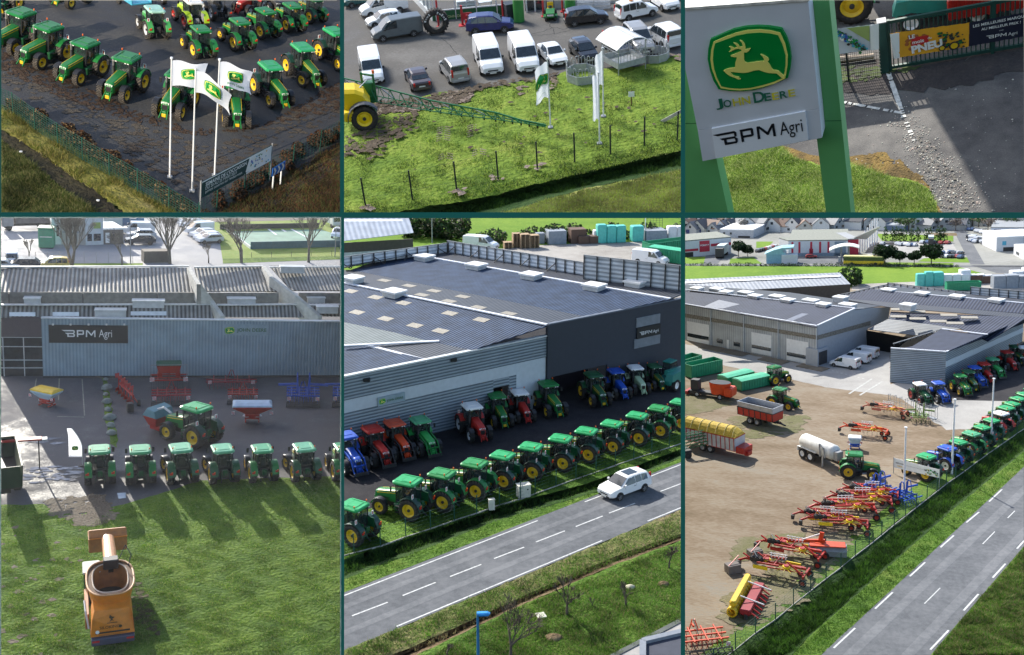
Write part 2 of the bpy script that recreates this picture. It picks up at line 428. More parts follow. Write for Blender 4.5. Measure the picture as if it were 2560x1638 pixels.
ROOFG=mat('green_roof',(.012,.185,.04),.38,var=.1,vscale=3)
GALV=mat('galvanised_steel',(.42,.44,.46),.42,metal=.35,var=.15,vscale=5)
SEAT=mat('seat_cloth',(.05,.045,.035),.9)
RUST=mat('rusty_brown',(.12,.05,.025),.9,var=.4)
WOOD=mat('pale_wood',(.42,.30,.17),.8,var=.25)
def wheel_mb(Rr,Wd,rim,tread=TYRE,lugs=20,hub=DARK):
 t=MB();h=Wd/2;ir=Rr*.57
 t.lathe([(-.40*Wd,ir),(-h*.98,ir*1.12),(-h,Rr*.82),(-h*.86,Rr*.925),(-h*.5,Rr*.95),(0,Rr*.955),(h*.5,Rr*.95),(h*.86,Rr*.925),(h,Rr*.82),(h*.98,ir*1.12),(.40*Wd,ir)],TYRE,n=22)
 for k in range(lugs):
  for sd in (-1,1):
   a0=2*math.pi*(k+(.5 if sd>0 else 0))/lugs;da=.30 if lugs<24 else .2;w=2*math.pi/lugs*.36
   pts=[]
   for (y,a) in ((-.02*Wd*sd,a0),(sd*h*.99,a0+da)):
    for r_,ww in ((Rr*.94,w),(Rr,w*.8)):
     if abs(y)>h*.9:r_-=Rr*.035
     for s2 in (-.5,.5):
      q=a+ww*s2;pts.append((r_*math.cos(q),y,r_*math.sin(q)))
   t.add(pts,[(0,1,3,2),(4,6,7,5),(2,3,7,6),(0,2,6,4),(1,5,7,3)],tread)
 r=MB()
 r.lathe([(-.40*Wd,ir),(-.34*Wd,ir*.95),(-.1*Wd,ir*.88),(.12*Wd,ir*.8),(.14*Wd,ir*.5),(.18*Wd,ir*.42),(.18*Wd,.01)],rim,n=22)
 r.lathe([(.40*Wd,ir),(.43*Wd,ir*.97),(.40*Wd,ir*.90),(.14*Wd,ir*.84),(.10*Wd,ir*.55),(.13*Wd,ir*.50),(.15*Wd,.01)],rim,n=22)
 hb=MB().cyl((0,.1*Wd,0),(0,.36*Wd,0),Rr*.13,hub,n=10)
 return t,r,hb
def arc_fender(r0,a0,a1,w,y,m,th=.04,n=9,c=(0,0)):
 mb=MB();rings=[]
 for i in range(n+1):
  a=a0+(a1-a0)*i/n;ca,sa=math.cos(a),math.sin(a)
  rings.append([(c[0]+ca*r,yy,c[1]+sa*r) for r,yy in ((r0-th,y-w/2),(r0-.02,y-w/2),(r0,y-w/2+.04),(r0,y+w/2-.04),(r0-.02,y+w/2),(r0-th,y+w/2))])
 return mb.loft(rings,m)
TRC={}
def tractor(key,body=GREEN,dark=DGREEN,roof=ROOFG,rim=YEL,fend=None,dusty=False,loader=None,cab=True,weight=True,stripe=YEL,glassy=GLASS,steer=0.):
 if key in TRC:return TRC[key]
 p=Proto('tractor');fend=fend or body;FX,RX=1.50,-1.27;RR,RW,FR,FWd=.95,.56,.70,.46
 m=MB()                                     # chassis
 m.box(-1.5,2.0,-.22,.22,.55,1.0,DARK,.04);m.box(-1.75,-.9,-.35,.35,.62,1.25,DARK,.06)
 m.box(RX-.13,RX+.13,-.9,.9,.85,1.05,DARK);m.box(FX-.1,FX+.1,-.75,.75,.6,.78,DARK)
 m.box(-.55,.35,.36,.78,.48,1.12,dark,.08);m.box(-.55,.35,-.78,-.36,.48,1.12,BLACK,.08)
 m.cyl((.0,-.6,.62),(.9,-.45,.62),.13,GREY)
 p.part('chassis',m)
 m=MB()                                     # bonnet
 def sec(x,w,z0,z1,k=.1):return [(x,-w,z0),(x,w,z0),(x,w,z1-k*1.6),(x,w-k*.55,z1-k*.45),(x,w-k*1.7,z1),(x,-w+k*1.7,z1),(x,-w+k*.55,z1-k*.45),(x,-w,z1-k*1.6)]
 m.loft([sec(2.36,.26,.98,1.52),sec(2.30,.32,.92,1.66),sec(2.1,.36,.9,1.75),sec(1.4,.385,.98,1.86),sec(.7,.40,1.02,1.96),sec(.18,.42,1.05,2.03)],body)
 hd=p.part('hood',m)
 m=MB()
 if stripe:
  for s in (-1,1):
   m.beam((2.1,s*.372,1.55),(.25,s*.427,1.80),.012,.05,stripe);m.beam((2.0,s*.335,1.715),(.25,s*.395,1.965),.03,.022,stripe)
  p.part('stripe',m,hd)
 m=MB();m.box(2.30,2.385,-.22,.22,1.0,1.42,BLACK,.02)
 for s in (-1,1):
  for zz in (1.0,1.12,1.24):m.box(.9,2.0,s*.375-.02,s*.375+.02,zz,zz+.07,BLACK)
 p.part('grille',m,hd)
 for s in (-1,1):
  m=MB();m.add([(2.37,s*.05,1.46),(2.345,s*.29,1.46),(2.30,s*.315,1.60),(2.335,s*.05,1.62)],[(0,1,2,3)] if s>0 else [(3,2,1,0)],LAMP)
  p.part('headlight',m,hd)
 if cab:
  m=MB();X0,X1=-1.42,.22              # cab frame
  B={(0,-1):(X0+.12,-.62,1.22),(0,1):(X0+.12,.62,1.22),(1,-1):(X1,-.55,1.15),(1,1):(X1,.55,1.15),(2,-1):(-.62,-.80,1.2),(2,1):(-.62,.80,1.2)}
  T={(0,-1):(X0,-.70,2.80),(0,1):(X0,.70,2.80),(1,-1):(X1-.08,-.68,2.80),(1,1):(X1-.08,.68,2.80),(2,-1):(-.62,-.80,2.80),(2,1):(-.62,.80,2.80)}
  for k in B:m.beam(B[k],T[k],.07,.09,BLACK)
  m.box(X0+.1,X1,-.62,.62,1.0,1.3,BLACK,.05);m.box(X1-.04,X1+.08,-.48,.48,1.1,1.95,BLACK)
  for s in (-1,1):m.beam(B[(2,s)],B[(1,s)],.06,.12,dark if s else BLACK);m.beam(B[(0,s)],B[(2,s)],.06,.12,BLACK)
  p.part('cab_frame',m)
  m=MB();order=[(0,-1),(2,-1),(1,-1),(1,1),(2,1),(0,1)]
  for a,b in zip(order,order[1:]+order[:1]):
   m.quad(B[a],B[b],T[b],T[a],glassy)
  p.part('cab_glass',m)
  m=MB();m.box(-1.0,-.5,-.28,.28,1.35,1.6,SEAT,.05);m.box(-1.12,-.95,-.26,.26,1.55,2.2,SEAT,.05);m.cyl((-.1,0,1.9),(-.2,0,2.0),.2,BLACK,n=12);m.box(-.15,.1,-.2,.2,1.3,1.9,DARK);m.box(-.8,-.3,-.52,-.36,1.3,1.8,DARK,.04)
  p.part('seat',m)
  m=MB()                                 # roof
  oct_=lambda x0,x1,w0,w1,z,c:[(x0+c,-w0,z),(x1-c*.8,-w1,z),(x1,-w1+c,z),(x1,w1-c,z),(x1-c*.8,w1,z),(x0+c,w0,z),(x0,w0-c,z),(x0,-w0+c,z)]
  m.loft([oct_(-1.52,.34,.80,.80,2.76,.18),oct_(-1.60,.42,.88,.88,2.84,.2),oct_(-1.60,.42,.88,.88,2.95,.2),oct_(-1.52,.32,.78,.78,3.03,.2)],roof)
  m.box(-1.18,-.30,-.5,.5,3.028,3.06,roof,.03)
  for s in (-1,1):m.beam((-1.3,s*.62,3.045),(.1,s*.62,3.045),.05,.035,roof)
  m.box(.30,.425,-.7,.7,2.775,2.85,BLACK)
  rf=p.part('roof',m)
  m=MB()
  for y in (-.62,-.4,.4,.62):m.box(.39,.44,y-.07,y+.07,2.78,2.85,LAMP)
  for y in (-.6,.6):m.box(-1.60,-1.54,y-.07,y+.07,2.76,2.83,LAMP)
  p.part('work_lights',m,rf)
  for y in (-.74,.74):
   m=MB();m.cyl((-1.25,y,2.98),(-1.25,y,3.14),.02,BLACK,n=6);m.cyl((-1.25,y,3.14),(-1.25,y,3.27),.055,ORNG,n=8);p.part('beacon',m,rf)
 else:
  m=MB();m.box(-1.2,.1,-.5,.5,1.1,1.3,BLACK,.04);m.box(-1.0,-.5,-.25,.25,1.3,1.55,SEAT,.05);m.box(-1.12,-1.0,-.25,.25,1.5,1.95,SEAT,.05);m.cyl((-.1,0,1.85),(-.2,0,1.95),.2,BLACK,n=12)
  p.part('seat',m)
  m=MB().path([(-1.3,-.5,1.2),(-1.45,-.5,2.6),(-1.45,.5,2.6),(-1.3,.5,1.2)],.045,BLACK);p.part('roll_bar',m)
 m=MB();m.cyl((.42,-.62,1.3),(.40,-.62,2.95),.065,CHROME if dusty else BLACK,n=8);m.cyl((.42,-.62,1.6),(.41,-.62,2.4),.1,DARK,n=8);p.part('exhaust_pipe',m)
 if cab:
  for s in (-1,1):
   m=MB();m.path([(.2,s*.66,2.7),(.32,s*1.12,2.68)],.02,BLACK,5);m.box(.29,.34,s*1.12-.1,s*1.12+.1,2.25,2.68,BLACK,.02);p.part('mirror',m)
 tm=TYRED if dusty else TYRE
 for s in (-1,1):
  for nm,xx,rr,ww,yy in (('rear_wheel',RX,RR,RW,.98),('front_wheel',FX,FR,FWd,.93)):
   t,r,hb=wheel_mb(rr,ww,rim,tm);rz=(0 if s>0 else math.pi)+(steer if xx>0 else 0)
   i=p.part(nm,t,None,(xx,s*yy,rr),rz);j=p.part('rim',r,i);p.part('hub',hb,j)
  f=arc_fender(RR+.10,R(35 if cab else 50),R(175),.60,s*.93,fend,.05,c=(RX,RR));f.box(RX-.75,RX+.3,s*.66-.03,s*.66+.03,1.1,1.9,dark)
  fi=p.part('rear_fender',f)
  l=MB();l.box(RX-1.06,RX-.98,s*1.02-.13,s*1.02+.13,1.25,1.42,REDL if s else REDL,.02);l.box(RX-1.07,RX-1.0,s*1.02-.13,s*1.02-.02,1.42,1.5,ORNG);p.part('rear_light',l,fi)
  p.part('front_fender',arc_fender(FR+.07,R(40),R(150),.46,0,BLACK,.03,c=(0,FR)),None,(FX,s*.93,0),steer)
  st=MB()
  for zz in (.45,.72,.98):st.box(-.35,.1,s*.78,s*.98,zz,zz+.04,BLACK)
  st.box(-.36,-.32,s*.8,s*.96,.42,1.2,BLACK);p.part('step',st)
 for s in (-1,1):                              # hazard boards behind the cab
  if dusty or key.endswith('w'):p.part('warning_board',MB().box(-1.60,-1.57,s*1.0-.12,s*1.0+.12,1.95,2.3,WHITE).box(-1.605,-1.565,s*1.0-.04,s*1.0+.06,2.0,2.25,REDL))
 if weight:
  m=MB();m.box(2.0,2.55,-.16,.16,.55,.95,body,.04)
  for s in (-1,1):m.beam((2.35,s*.22,.95),(2.8,s*.3,.45),.07,.12,body);m.beam((2.3,s*.16,.9),(2.45,s*.26,1.2),.05,.05,body)
  m.box(2.5,2.62,-.17,.17,.5,.78,YEL if stripe else body,.03);p.part('front_linkage',m)
 m=MB()                                      # rear hitch
 for s in (-1,1):m.beam((-1.7,s*.25,.7),(-2.45,s*.42,.55),.06,.09,DARK);m.beam((-1.75,s*.3,1.2),(-2.2,s*.38,.65),.045,.045,dark);m.beam((-1.72,s*.12,.6),(-1.72,s*.12,1.3),.05,.05,dark)
 m.beam((-1.7,0,1.15),(-2.3,0,1.0),.05,.05,DARK);m.box(-1.95,-1.7,-.2,.2,.9,1.4,dark,.03);p.part('rear_hitch',m)
 if loader:
  m=MB()
  for s in (-1,1):
   m.beam((.35,s*.62,1.1),(.45,s*.62,1.85),.12,.2,DARK);m.beam((.45,s*.6,1.85),(2.1,s*.6,1.55),.1,.2,loader);m.beam((2.1,s*.6,1.6),(3.0,s*.6,.45),.1,.18,loader)
   m.beam((.6,s*.6,1.4),(1.8,s*.6,1.45),.07,.07,CHROME);m.beam((1.9,s*.6,1.75),(2.9,s*.6,.8),.05,.05,DARK)
  m.beam((2.5,-.6,1.1),(2.5,.6,1.1),.12,.12,loader);m.beam((3.0,-.7,.5),(3.0,.7,.5),.1,.3,DARK)
  p.part('front_loader',m)
 TRC[key]=p;return p
BGR=mat('bright_green_roof',(.025,.34,.11),.35,var=.12,vscale=3);BGF=mat('black_green_fender',(.012,.05,.035),.4)
def tr(key='green'):
 S={'green':dict(),'dusty':dict(dusty=True),'greenw':dict(roof=BGR,fend=BGF),'greenv':dict(roof=BGR,fend=BGF,steer=.30,body=mat('faded_green',(.018,.15,.035),.5,dirt=.3),loader=None),'greenx':dict(roof=mat('deep_green_roof',(.018,.24,.06),.4,dirt=.1),steer=-.22,dusty=True,weight=False),
      'mint':dict(roof=mat('mint_roof',(.08,.36,.17),.35,var=.12)),'mintv':dict(roof=mat('mint_roof_pale',(.13,.42,.24),.35,var=.15),steer=.25,body=DGREEN),
      'red':dict(body=RED,dark=BLACK,roof=RED,rim=LGREY,stripe=None,loader=None),'redl':dict(body=RED,dark=BLACK,roof=RED,rim=LGREY,stripe=None,loader=BLACK),
      'redw':dict(body=RED,dark=BLACK,roof=WHITE,rim=LGREY,stripe=None),'orange':dict(body=ORED,dark=BLACK,roof=mat('orange_roof',(.6,.09,.04),.5),rim=LGREY,stripe=None,loader=BLACK),
      'blue':dict(body=BLUE,dark=BLACK,roof=BLUE,rim=WHITE,stripe=None),'bluel':dict(body=BLUE,dark=BLACK,roof=BLUE,rim=WHITE,stripe=None,loader=BLUE),
      'lime':dict(body=mat('lime_paint',(.34,.50,.02),.4),dark=GREY,roof=WHITE,rim=RED,stripe=None),'cream':dict(body=mat('pale_green_paint',(.35,.48,.30),.5),dark=DARK,roof=WHITE,rim=RED,stripe=None),
      'palegreen':dict(body=mat('fresh_green_paint',(.06,.33,.08),.4),dark=DARK,roof=mat('pale_mint_roof',(.36,.62,.50),.4),rim=LGREY,stripe=None,dusty=True),
      'greenwhite':dict(body=DGREEN,dark=DARK,roof=WHITE,rim=RED,stripe=None,loader=DGREEN),'greenl':dict(loader=GREEN),'greenll':dict(body=mat('leaf_green_paint',(.03,.33,.07),.4),roof=mat('mint_roof',(.05,.40,.25),.35),rim=LGREY,stripe=None,loader=GREEN),
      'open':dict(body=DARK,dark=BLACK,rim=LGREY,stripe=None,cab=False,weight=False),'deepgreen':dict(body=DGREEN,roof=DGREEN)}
 return tractor(key,**S[key])
# ------------------------------------------------------------------ cars and vans
CARS={}
ST={ # x, half width low, z low, z belt, half width belt, z top, half width top   (x forward)
 'hatch':(4.0,[(-2.0,.70,.35,.80,.72,.84,.60),(-1.92,.84,.28,.95,.82,1.02,.66),(-1.55,.86,.25,.96,.84,1.38,.60),(-.9,.87,.22,.95,.85,1.46,.62),(.0,.87,.22,.93,.85,1.47,.62),(.35,.87,.22,.92,.85,1.43,.62),(1.05,.87,.22,.90,.84,.94,.66),(1.7,.84,.24,.80,.80,.84,.6),(1.98,.72,.32,.62,.70,.66,.5)],(-1.92,-1.55,-1.45,.30,1.05),(-1.25,1.27)),
 'suv':(4.5,[(-2.25,.76,.42,.95,.76,1.0,.66),(-2.2,.90,.32,1.08,.88,1.14,.70),(-1.9,.92,.28,1.08,.90,1.55,.66),(-1.2,.93,.27,1.06,.91,1.66,.68),(-.1,.93,.27,1.05,.91,1.68,.68),(.35,.93,.27,1.04,.91,1.62,.68),(1.15,.93,.27,1.02,.90,1.07,.72),(1.95,.90,.30,.92,.86,.97,.66),(2.23,.78,.38,.74,.74,.78,.55)],(-2.18,-1.88,-1.75,.30,1.15),(-1.36,1.36)),
 'sedan':(4.5,[(-2.2,.72,.38,.80,.72,.86,.62),(-2.1,.84,.28,.92,.82,.97,.68),(-1.55,.86,.25,.94,.84,1.02,.66),(-.95,.87,.22,.93,.85,1.38,.60),(-.4,.87,.22,.92,.85,1.43,.62),(.3,.87,.22,.91,.85,1.40,.62),(1.0,.87,.22,.90,.84,.94,.66),(1.85,.84,.24,.78,.80,.83,.6),(2.15,.72,.32,.62,.70,.66,.5)],(-1.55,-.97,-.92,.26,1.0),(-1.3,1.32)),
 'mpv':(4.25,[(-2.12,.78,.40,.95,.78,1.0,.68),(-2.08,.88,.30,1.05,.87,1.12,.76),(-1.95,.89,.26,1.05,.88,1.70,.72),(-1.2,.90,.25,1.04,.88,1.80,.73),(.0,.90,.25,1.03,.88,1.80,.72),(.35,.90,.25,1.03,.88,1.70,.70),(1.1,.89,.25,1.01,.87,1.10,.74),(1.85,.86,.28,.88,.83,.95,.66),(2.12,.76,.34,.72,.72,.76,.55)],(-2.06,-1.96,-1.88,.30,1.1),(-1.3,1.38)),
 'van':(5.1,[(-2.55,.90,.40,1.1,.92,1.85,.84),(-2.5,.94,.32,1.15,.94,1.95,.84),(-1.5,.95,.28,1.15,.94,1.99,.84),(.6,.95,.28,1.12,.94,1.98,.83),(.95,.95,.28,1.10,.93,1.84,.80),(1.6,.95,.28,1.08,.92,1.20,.78),(2.2,.92,.30,.95,.88,1.04,.70),(2.5,.82,.36,.74,.78,.80,.60)],(-2.58,-2.57,.0,.82,1.62),(-1.55,1.6)),
}
def car(kind,col,key,rim=ALLOY,glassband=True,plate=True,rails=False,sunroof=False,whitetop=None):
 k=(kind,key)
 if k in CARS:return CARS[k]
 L,S,(rw0,rw1,gs0,gs1,ws),(rx,fx)=ST[kind];p=Proto('car' if kind!='van' else 'van')
 def ip(x):
  for a,b in zip(S,S[1:]):
   if a[0]<=x<=b[0]:t=(x-a[0])/(b[0]-a[0]);return [a[i]+(b[i]-a[i])*t for i in range(7)]
  return S[0] if x<S[0][0] else S[-1]
 m=MB();rings=[]
 for (x,wl,zl,zb,wb,zt,wt) in S:
  h=(zt-zb)
  rings.append([(x,-wl*.8,zl),(x,-wl,zl+.14),(x,-wb,zb*.75+zl*.25),(x,-wb+.01,zb),(x,-wt-.02,zt-.05 if h>.2 else zt-.01),(x,-wt+.1,zt),(x,wt-.1,zt),(x,wt+.02,zt-.05 if h>.2 else zt-.01),(x,wb-.01,zb),(x,wb,zb*.75+zl*.25),(x,wl,zl+.14),(x,wl*.8,zl)])
 m.loft(rings,col,smooth=False);bd=p.part('body',m)
 off=.012
 # side glass
 n={'hatch':2,'suv':3,'sedan':2,'mpv':3,'van':1}[kind]
 def P2(x,f,s):q=ip(x);zt=q[5]-.07;zb=q[3]+.03;w=q[4]+(q[6]+.02-q[4])*f;return (x,s*(w+off),zb+(zt-zb)*f)
 a0,a1=gs0,gs1
 segs=[(a0+(a1-a0)*i/n+.03,a0+(a1-a0)*(i+1)/n-.03) for i in range(n)]
 for s in (-1,1):
  m=MB()
  for i,(xa,xb) in enumerate(segs):
   pts=[P2(xa,0,s),P2(xb,0,s),P2(xb,.95,s),P2(xa,.95,s)]
   if i==n-1: # slanted quarter following the windscreen
    xe=ws-.12;pts=[P2(xa,0,s),P2(xe-.05,0,s),P2(gs1+.02,.95,s),P2(xa,.95,s)]
   m.add(pts,[(0,1,2,3) if s<0 else (3,2,1,0)],CGLASS)
  p.part('side_window',m,bd)
 # windscreen and rear window
 r0=[q for q in S if q[0]<ws+.02 and q[5]-q[3]>.3][-1];w0=ip(ws)
 m=MB();dx=.014
 m.quad((ws-.03+dx,-w0[6]-.03,w0[5]+.05),(ws-.03+dx,w0[6]+.03,w0[5]+.05),(r0[0]+.03+dx,r0[6]-.05,r0[5]-.03+dx),(r0[0]+.03+dx,-r0[6]+.05,r0[5]-.03+dx),CGLASS)
 p.part('windscreen',m,bd)
 if kind!='van':
  q0,q1=ip(rw0),ip(rw1);m=MB();z1=q1[5]-.06;z0=q0[5]+.02 if kind!='sedan' else q0[5]
  dxr=-.02
  m.quad((rw1+dxr,-q1[6]+.02,z1+.03),(rw1+dxr,q1[6]-.02,z1+.03),(rw0+dxr,q0[6],z0+.03),(rw0+dxr,-q0[6],z0+.03),CGLASS)
  p.part('rear_window',m,bd)
 else:
  m=MB();m.box(-2.575,-2.56,-.62,-.04,1.25,1.68,CGLASS);m.box(-2.575,-2.56,.04,.62,1.25,1.68,CGLASS);m.box(-2.57,-2.55,-.015,.015,.5,1.85,BLACK);p.part('rear_window',m,bd)
 m=MB();xf=S[-1][0];m.box(xf-.12,xf+.03,-.62,.62,.28,.46,BLACK,.03);m.box(xf-.06,xf+.015,-.42,.42,.52,.62,BLACK);p.part('front_bumper',m,bd)
 m=MB();xr=S[0][0];m.box(xr-.03,xr+.1,-.7,.7,.30,.5,BLACK if kind in('van','suv') else col,.03);p.part('rear_bumper',m,bd)
 if plate:
  p.part('number_plate',MB().box(xf+.025,xf+.04,-.26,.26,.34,.44,PLATE),bd);p.part('number_plate',MB().box(xr-.045,xr-.03,-.26,.26,.58 if kind!='van' else .36,.68 if kind!='van' else .46,PLATE),bd)
 for s in (-1,1):
  q=S[-1];zz=q[5]
  m=MB();m.loft([[(xf-.30,s*.80,zz-.02),(xf-.02,s*.66,zz-.06),(xf+.005,s*.48,zz-.08),(xf-.22,s*.52,zz+.07),(xf-.38,s*.74,zz+.08)],[(xf-.30,s*.80,zz-.14),(xf-.02,s*.70,zz-.16),(xf+.01,s*.48,zz-.17),(xf-.22,s*.52,zz-.1),(xf-.38,s*.84,zz-.05)]],LAMP);p.part('headlight',m,bd)
  zb=S[1][3];m=MB();m.box(xr-.012,xr+.16,s*S[0][1]-(.16 if s>0 else 0),s*S[0][1]+(.0 if s>0 else .16),zb-.28,zb+(.02 if kind in('sedan','hatch') else .35),REDL,.02);p.part('tail_light',m,bd)
  m=MB();xm=ws-.35;q=ip(xm);m.box(xm-.06,xm+.1,s*(q[4]+.08)-.09,s*(q[4]+.08)+.09,q[3]+.02,q[3]+.2,BLACK if kind=='van' else col,.03);p.part('mirror',m,bd)
  for x in (rx,fx):
   a=MB();a.prism([(x+.40*math.cos(t),.33+.40*math.sin(t)) for t in [math.pi*i/10 for i in range(11)]],s*.72,s*(S[4][1]+.012),BLACK);p.part('wheel_arch',a,bd)
   t=MB();hh=.11;t.lathe([(-hh,.2),(-hh,.30),(-hh*.8,.33),(hh*.8,.33),(hh,.30),(hh,.2)],TYRE,n=18);i=p.part('wheel',t,None,(x,s*(S[4][1]-.075),.33),0 if s>0 else math.pi)
   r=MB();r.lathe([(hh*.6,.235),(hh*.95,.22),(hh*.7,.2)],rim,n=18,smooth=False)
   for q_ in range(5):
    aa=2*math.pi*q_/5;r.beam((0.02*math.cos(aa),hh*.8,.02*math.sin(aa)),(.21*math.cos(aa),hh*.8,.21*math.sin(aa)),.05,.05,rim,up=(0,1,0))
   r.lathe([(hh*.45,.235),(hh*.4,.01)],BLACK,n=12);p.part('rim',r,i)
 for s in (-1,1):  # door seams and handles
  m=MB()
  for x in ((-.45,.75) if kind!='van' else (-.1,.95)):
   q=ip(x);m.box(x-.006,x+.006,s*(q[4]-.02),s*(q[4]+.003),.42,q[3]-.02,BLACK)
  m.box(-.35,-.18,s*(ip(0)[4]-.0),s*(ip(0)[4]+.02),.84,.87,BLACK);p.part('door_seam',m,bd)
 if rails:
  for s in (-1,1):m=MB().beam((-1.7,s*.62,ip(-1)[5]+.03),(.1,s*.62,ip(-.2)[5]+.04),.03,.03,GREY);p.part('roof_rail',m,bd)
 if sunroof:p.part('sunroof',MB().box(-1.0,.05,-.45,.45,ip(-.5)[5]+.005,ip(-.5)[5]+.02,CGLASS),bd)
 CARS[k]=p;return p
def farcar(col,key,van=False):
 k=('far',key)
 if k in CARS:return CARS[k]
 p=Proto('van' if van else 'car');m=MB();h=1.95 if van else 1.45
 pr=[(-2.1,.35),(-2.15,.9),(-2.0,1.0),(-1.5,h),(.3,h),(1.0,.98),(1.95,.82),(2.1,.4)] if not van else [(-2.4,.35),(-2.45,1.9),(.9,1.95),(1.6,1.15),(2.3,.95),(2.4,.4)]
 m.prism(pr,-.88,.88,col,.08)
 for s in (-1,1):
  if not van:m.prism([(-1.75,1.0),(-1.4,h-.1),(.2,h-.1),(.8,1.0)],s*.8,s*.905,CGLASS)
  else:m.prism([(.2,1.2),(.2,1.8),(.85,1.8),(1.35,1.2)],s*.8,s*.905,CGLASS)
  for x in (-1.3,1.3):m.cyl((x,s*.65,.33),(x,s*.92,.33),.33,TYRE,n=10)
 a,b=((.33,h-.02),(.98,1.0)) if not van else ((.93,1.93),(1.57,1.2))
 m.quad((b[0]+.02,-.7,b[1]+.02),(b[0]+.02,.7,b[1]+.02),(a[0]+.02,.65,a[1]+.02),(a[0]+.02,-.65,a[1]+.02),CGLASS)
 p.part('body',m);CARS[k]=p;return p
# ================================================================== shared kit: walls, signs, flags, fences, trees
def face_obj(P,par,name,pts,m,th=.12,u=None,label=None):
 """a flat slab whose front is the 3D polygon pts (counter-clockwise from outside); thickness goes inwards"""
 p0=pts[0];u=(u or (pts[1]-pts[0])).normalized();n=Vector((0,0,0))
 for i in range(1,len(pts)-1):n+=(pts[i]-p0).cross(pts[i+1]-p0)
 n.normalize();u=(u-n*u.dot(n)).normalized();v=n.cross(u)
 fr=Matrix(((u.x,v.x,n.x,p0.x),(u.y,v.y,n.y,p0.y),(u.z,v.z,n.z,p0.z),(0,0,0,1)))
 L=[((q-p0).dot(u),(q-p0).dot(v)) for q in pts]
 mb=MB();mb.loft([[(x,y,-th) for x,y in L],[(x,y,0) for x,y in L]],m)
 return child(par,name,mb,P,label,frame=fr)
def vwall(P,par,name,a,b,z0,z1,m,th=.2,z0b=None,z1b=None,label=None):
 """upright wall from ground point a to b (outside on the right-hand side walking a->b)"""
 z0b=z0 if z0b is None else z0b;z1b=z1 if z1b is None else z1b
 V=lambda p,z:Vector((p.x,p.y,z))
 return face_obj(P,par,name,[V(a,z0),V(b,z0b),V(b,z1b),V(a,z1)],m,th,label=label)
def wall_frame(a,b):
 u=Vector((b.x-a.x,b.y-a.y,0)).normalized();return u,Vector((0,0,1)),u.cross(Vector((0,0,1)))
LOGO_O=[(120,300),(300,220),(500,135),(700,90),(900,75),(1100,85),(1310,120),(1400,280),(1450,450),(1470,620),(1455,780),(1415,935),(1250,1010),(1050,1085),(850,1140),(650,1160),(450,1155),(260,1130),(170,980),(110,800),(75,620),(85,450)]
LOGO_Y=[(175,330),(350,250),(550,175),(750,130),(950,120),(1130,135),(1290,175),(1370,350),(1415,550),(1410,720),(1375,935),(1200,1020),(1000,1080),(800,1120),(620,1138),(450,1125),(295,1100),(215,950),(150,780),(125,620),(140,450)]
LOGO_I=[(205,350),(380,285),(560,220),(750,180),(950,168),(1110,178),(1255,210),(1330,370),(1380,550),(1378,720),(1345,915),(1190,985),(1000,1045),(800,1090),(620,1105),(450,1095),(310,1068),(240,930),(190,780),(168,620),(178,460)]
DEER=[[(712,438),(760,432),(800,422),(775,460),(735,487),(690,487),(690,560),(690,620),(710,650),(745,665),(830,655),(930,640),(1030,632),(1025,600),(1005,560),(965,520),(1000,525),(1050,550),(1095,585),(1105,620),(1080,645),(1110,680),(1150,750),(1175,780),(1260,795),(1300,830),(1365,885),(1360,935),(1330,920),(1290,885),(1240,840),(1180,835),(1100,830),(1020,810),(940,780),(860,790),(760,820),(690,830),(600,825),(520,815),(455,815),(490,860),(540,890),(600,897),(635,935),(600,940),(530,910),(460,885),(400,845),(350,795),(385,775),(450,755),(540,745),(550,650),(575,570),(480,560),(472,540),(560,505),(640,475),(650,450)],
 [(620,283),(665,300),(700,345),(712,395),(712,440),(650,455),(655,400),(672,370),(655,325)],[(655,392),(600,400),(540,412),(490,435),(437,480),(480,470),(540,435),(600,425),(652,442)],[(515,325),(570,340),(610,375),(616,401),(575,402),(560,365)],[(440,392),(480,392),(515,410),(520,424),(480,436),(465,405)]]
SGREEN=mat('sign_green',(.0,.27,.045),.45,var=.05);SYEL=mat('sign_yellow',(.92,.84,.20),.5,var=.05)
def ln(pts):return [((x-770)/700.0,-(y-620)/700.0) for x,y in pts]
def logo(mb,o,u,v,w,off=.01):
 """leaping deer shield centred on o, w metres wide"""
 k=w/2.0;n=u.cross(v)
 for i,(q,m) in enumerate(((LOGO_O,SGREEN),(LOGO_Y,SYEL),(LOGO_I,SGREEN))):draw_on(mb,[ln(q)],o,u,v,k,m,off*(1+i))
 draw_on(mb,[ln(q) for q in DEER],o,u,v,k,SYEL,off*4)
 return mb
BPM=[[(-.95,1.0),(.85,1.0),(1.0,.88),(.8,.82),(-.55,.82)],[(.8,.84),(1.0,.88),(.98,.58),(.86,.5),(.8,.56)],[(-.42,.60),(.80,.58),(.86,.5),(.78,.41),(-.26,.43)],[(.78,.41),(.86,.5),(1.02,.36),(1.0,.1),(.82,.16)],[(-.02,.19),(.83,.17),(1.0,.1),(.88,.0),(-.02,.0)],[(-.12,.43),(.10,.43),(.12,.19),(.0,.0),(-.10,0)],
 [(1.3,0),(1.5,0),(1.5,1),(1.3,1)],[(1.5,1),(2.25,1),(2.35,.9),(2.15,.82),(1.5,.82)],[(2.15,.82),(2.35,.9),(2.35,.42),(2.15,.5)],[(1.5,.5),(2.15,.5),(2.35,.42),(2.22,.32),(1.5,.32)],
 [(2.6,0),(2.8,0),(2.85,1),(2.65,1)],[(3.85,0),(4.05,0),(4.05,1),(3.85,1)],[(2.68,1),(2.9,1),(3.45,.42),(3.38,.2)],[(3.85,1),(4.05,1),(3.5,.2),(3.38,.2),(3.42,.42)]]
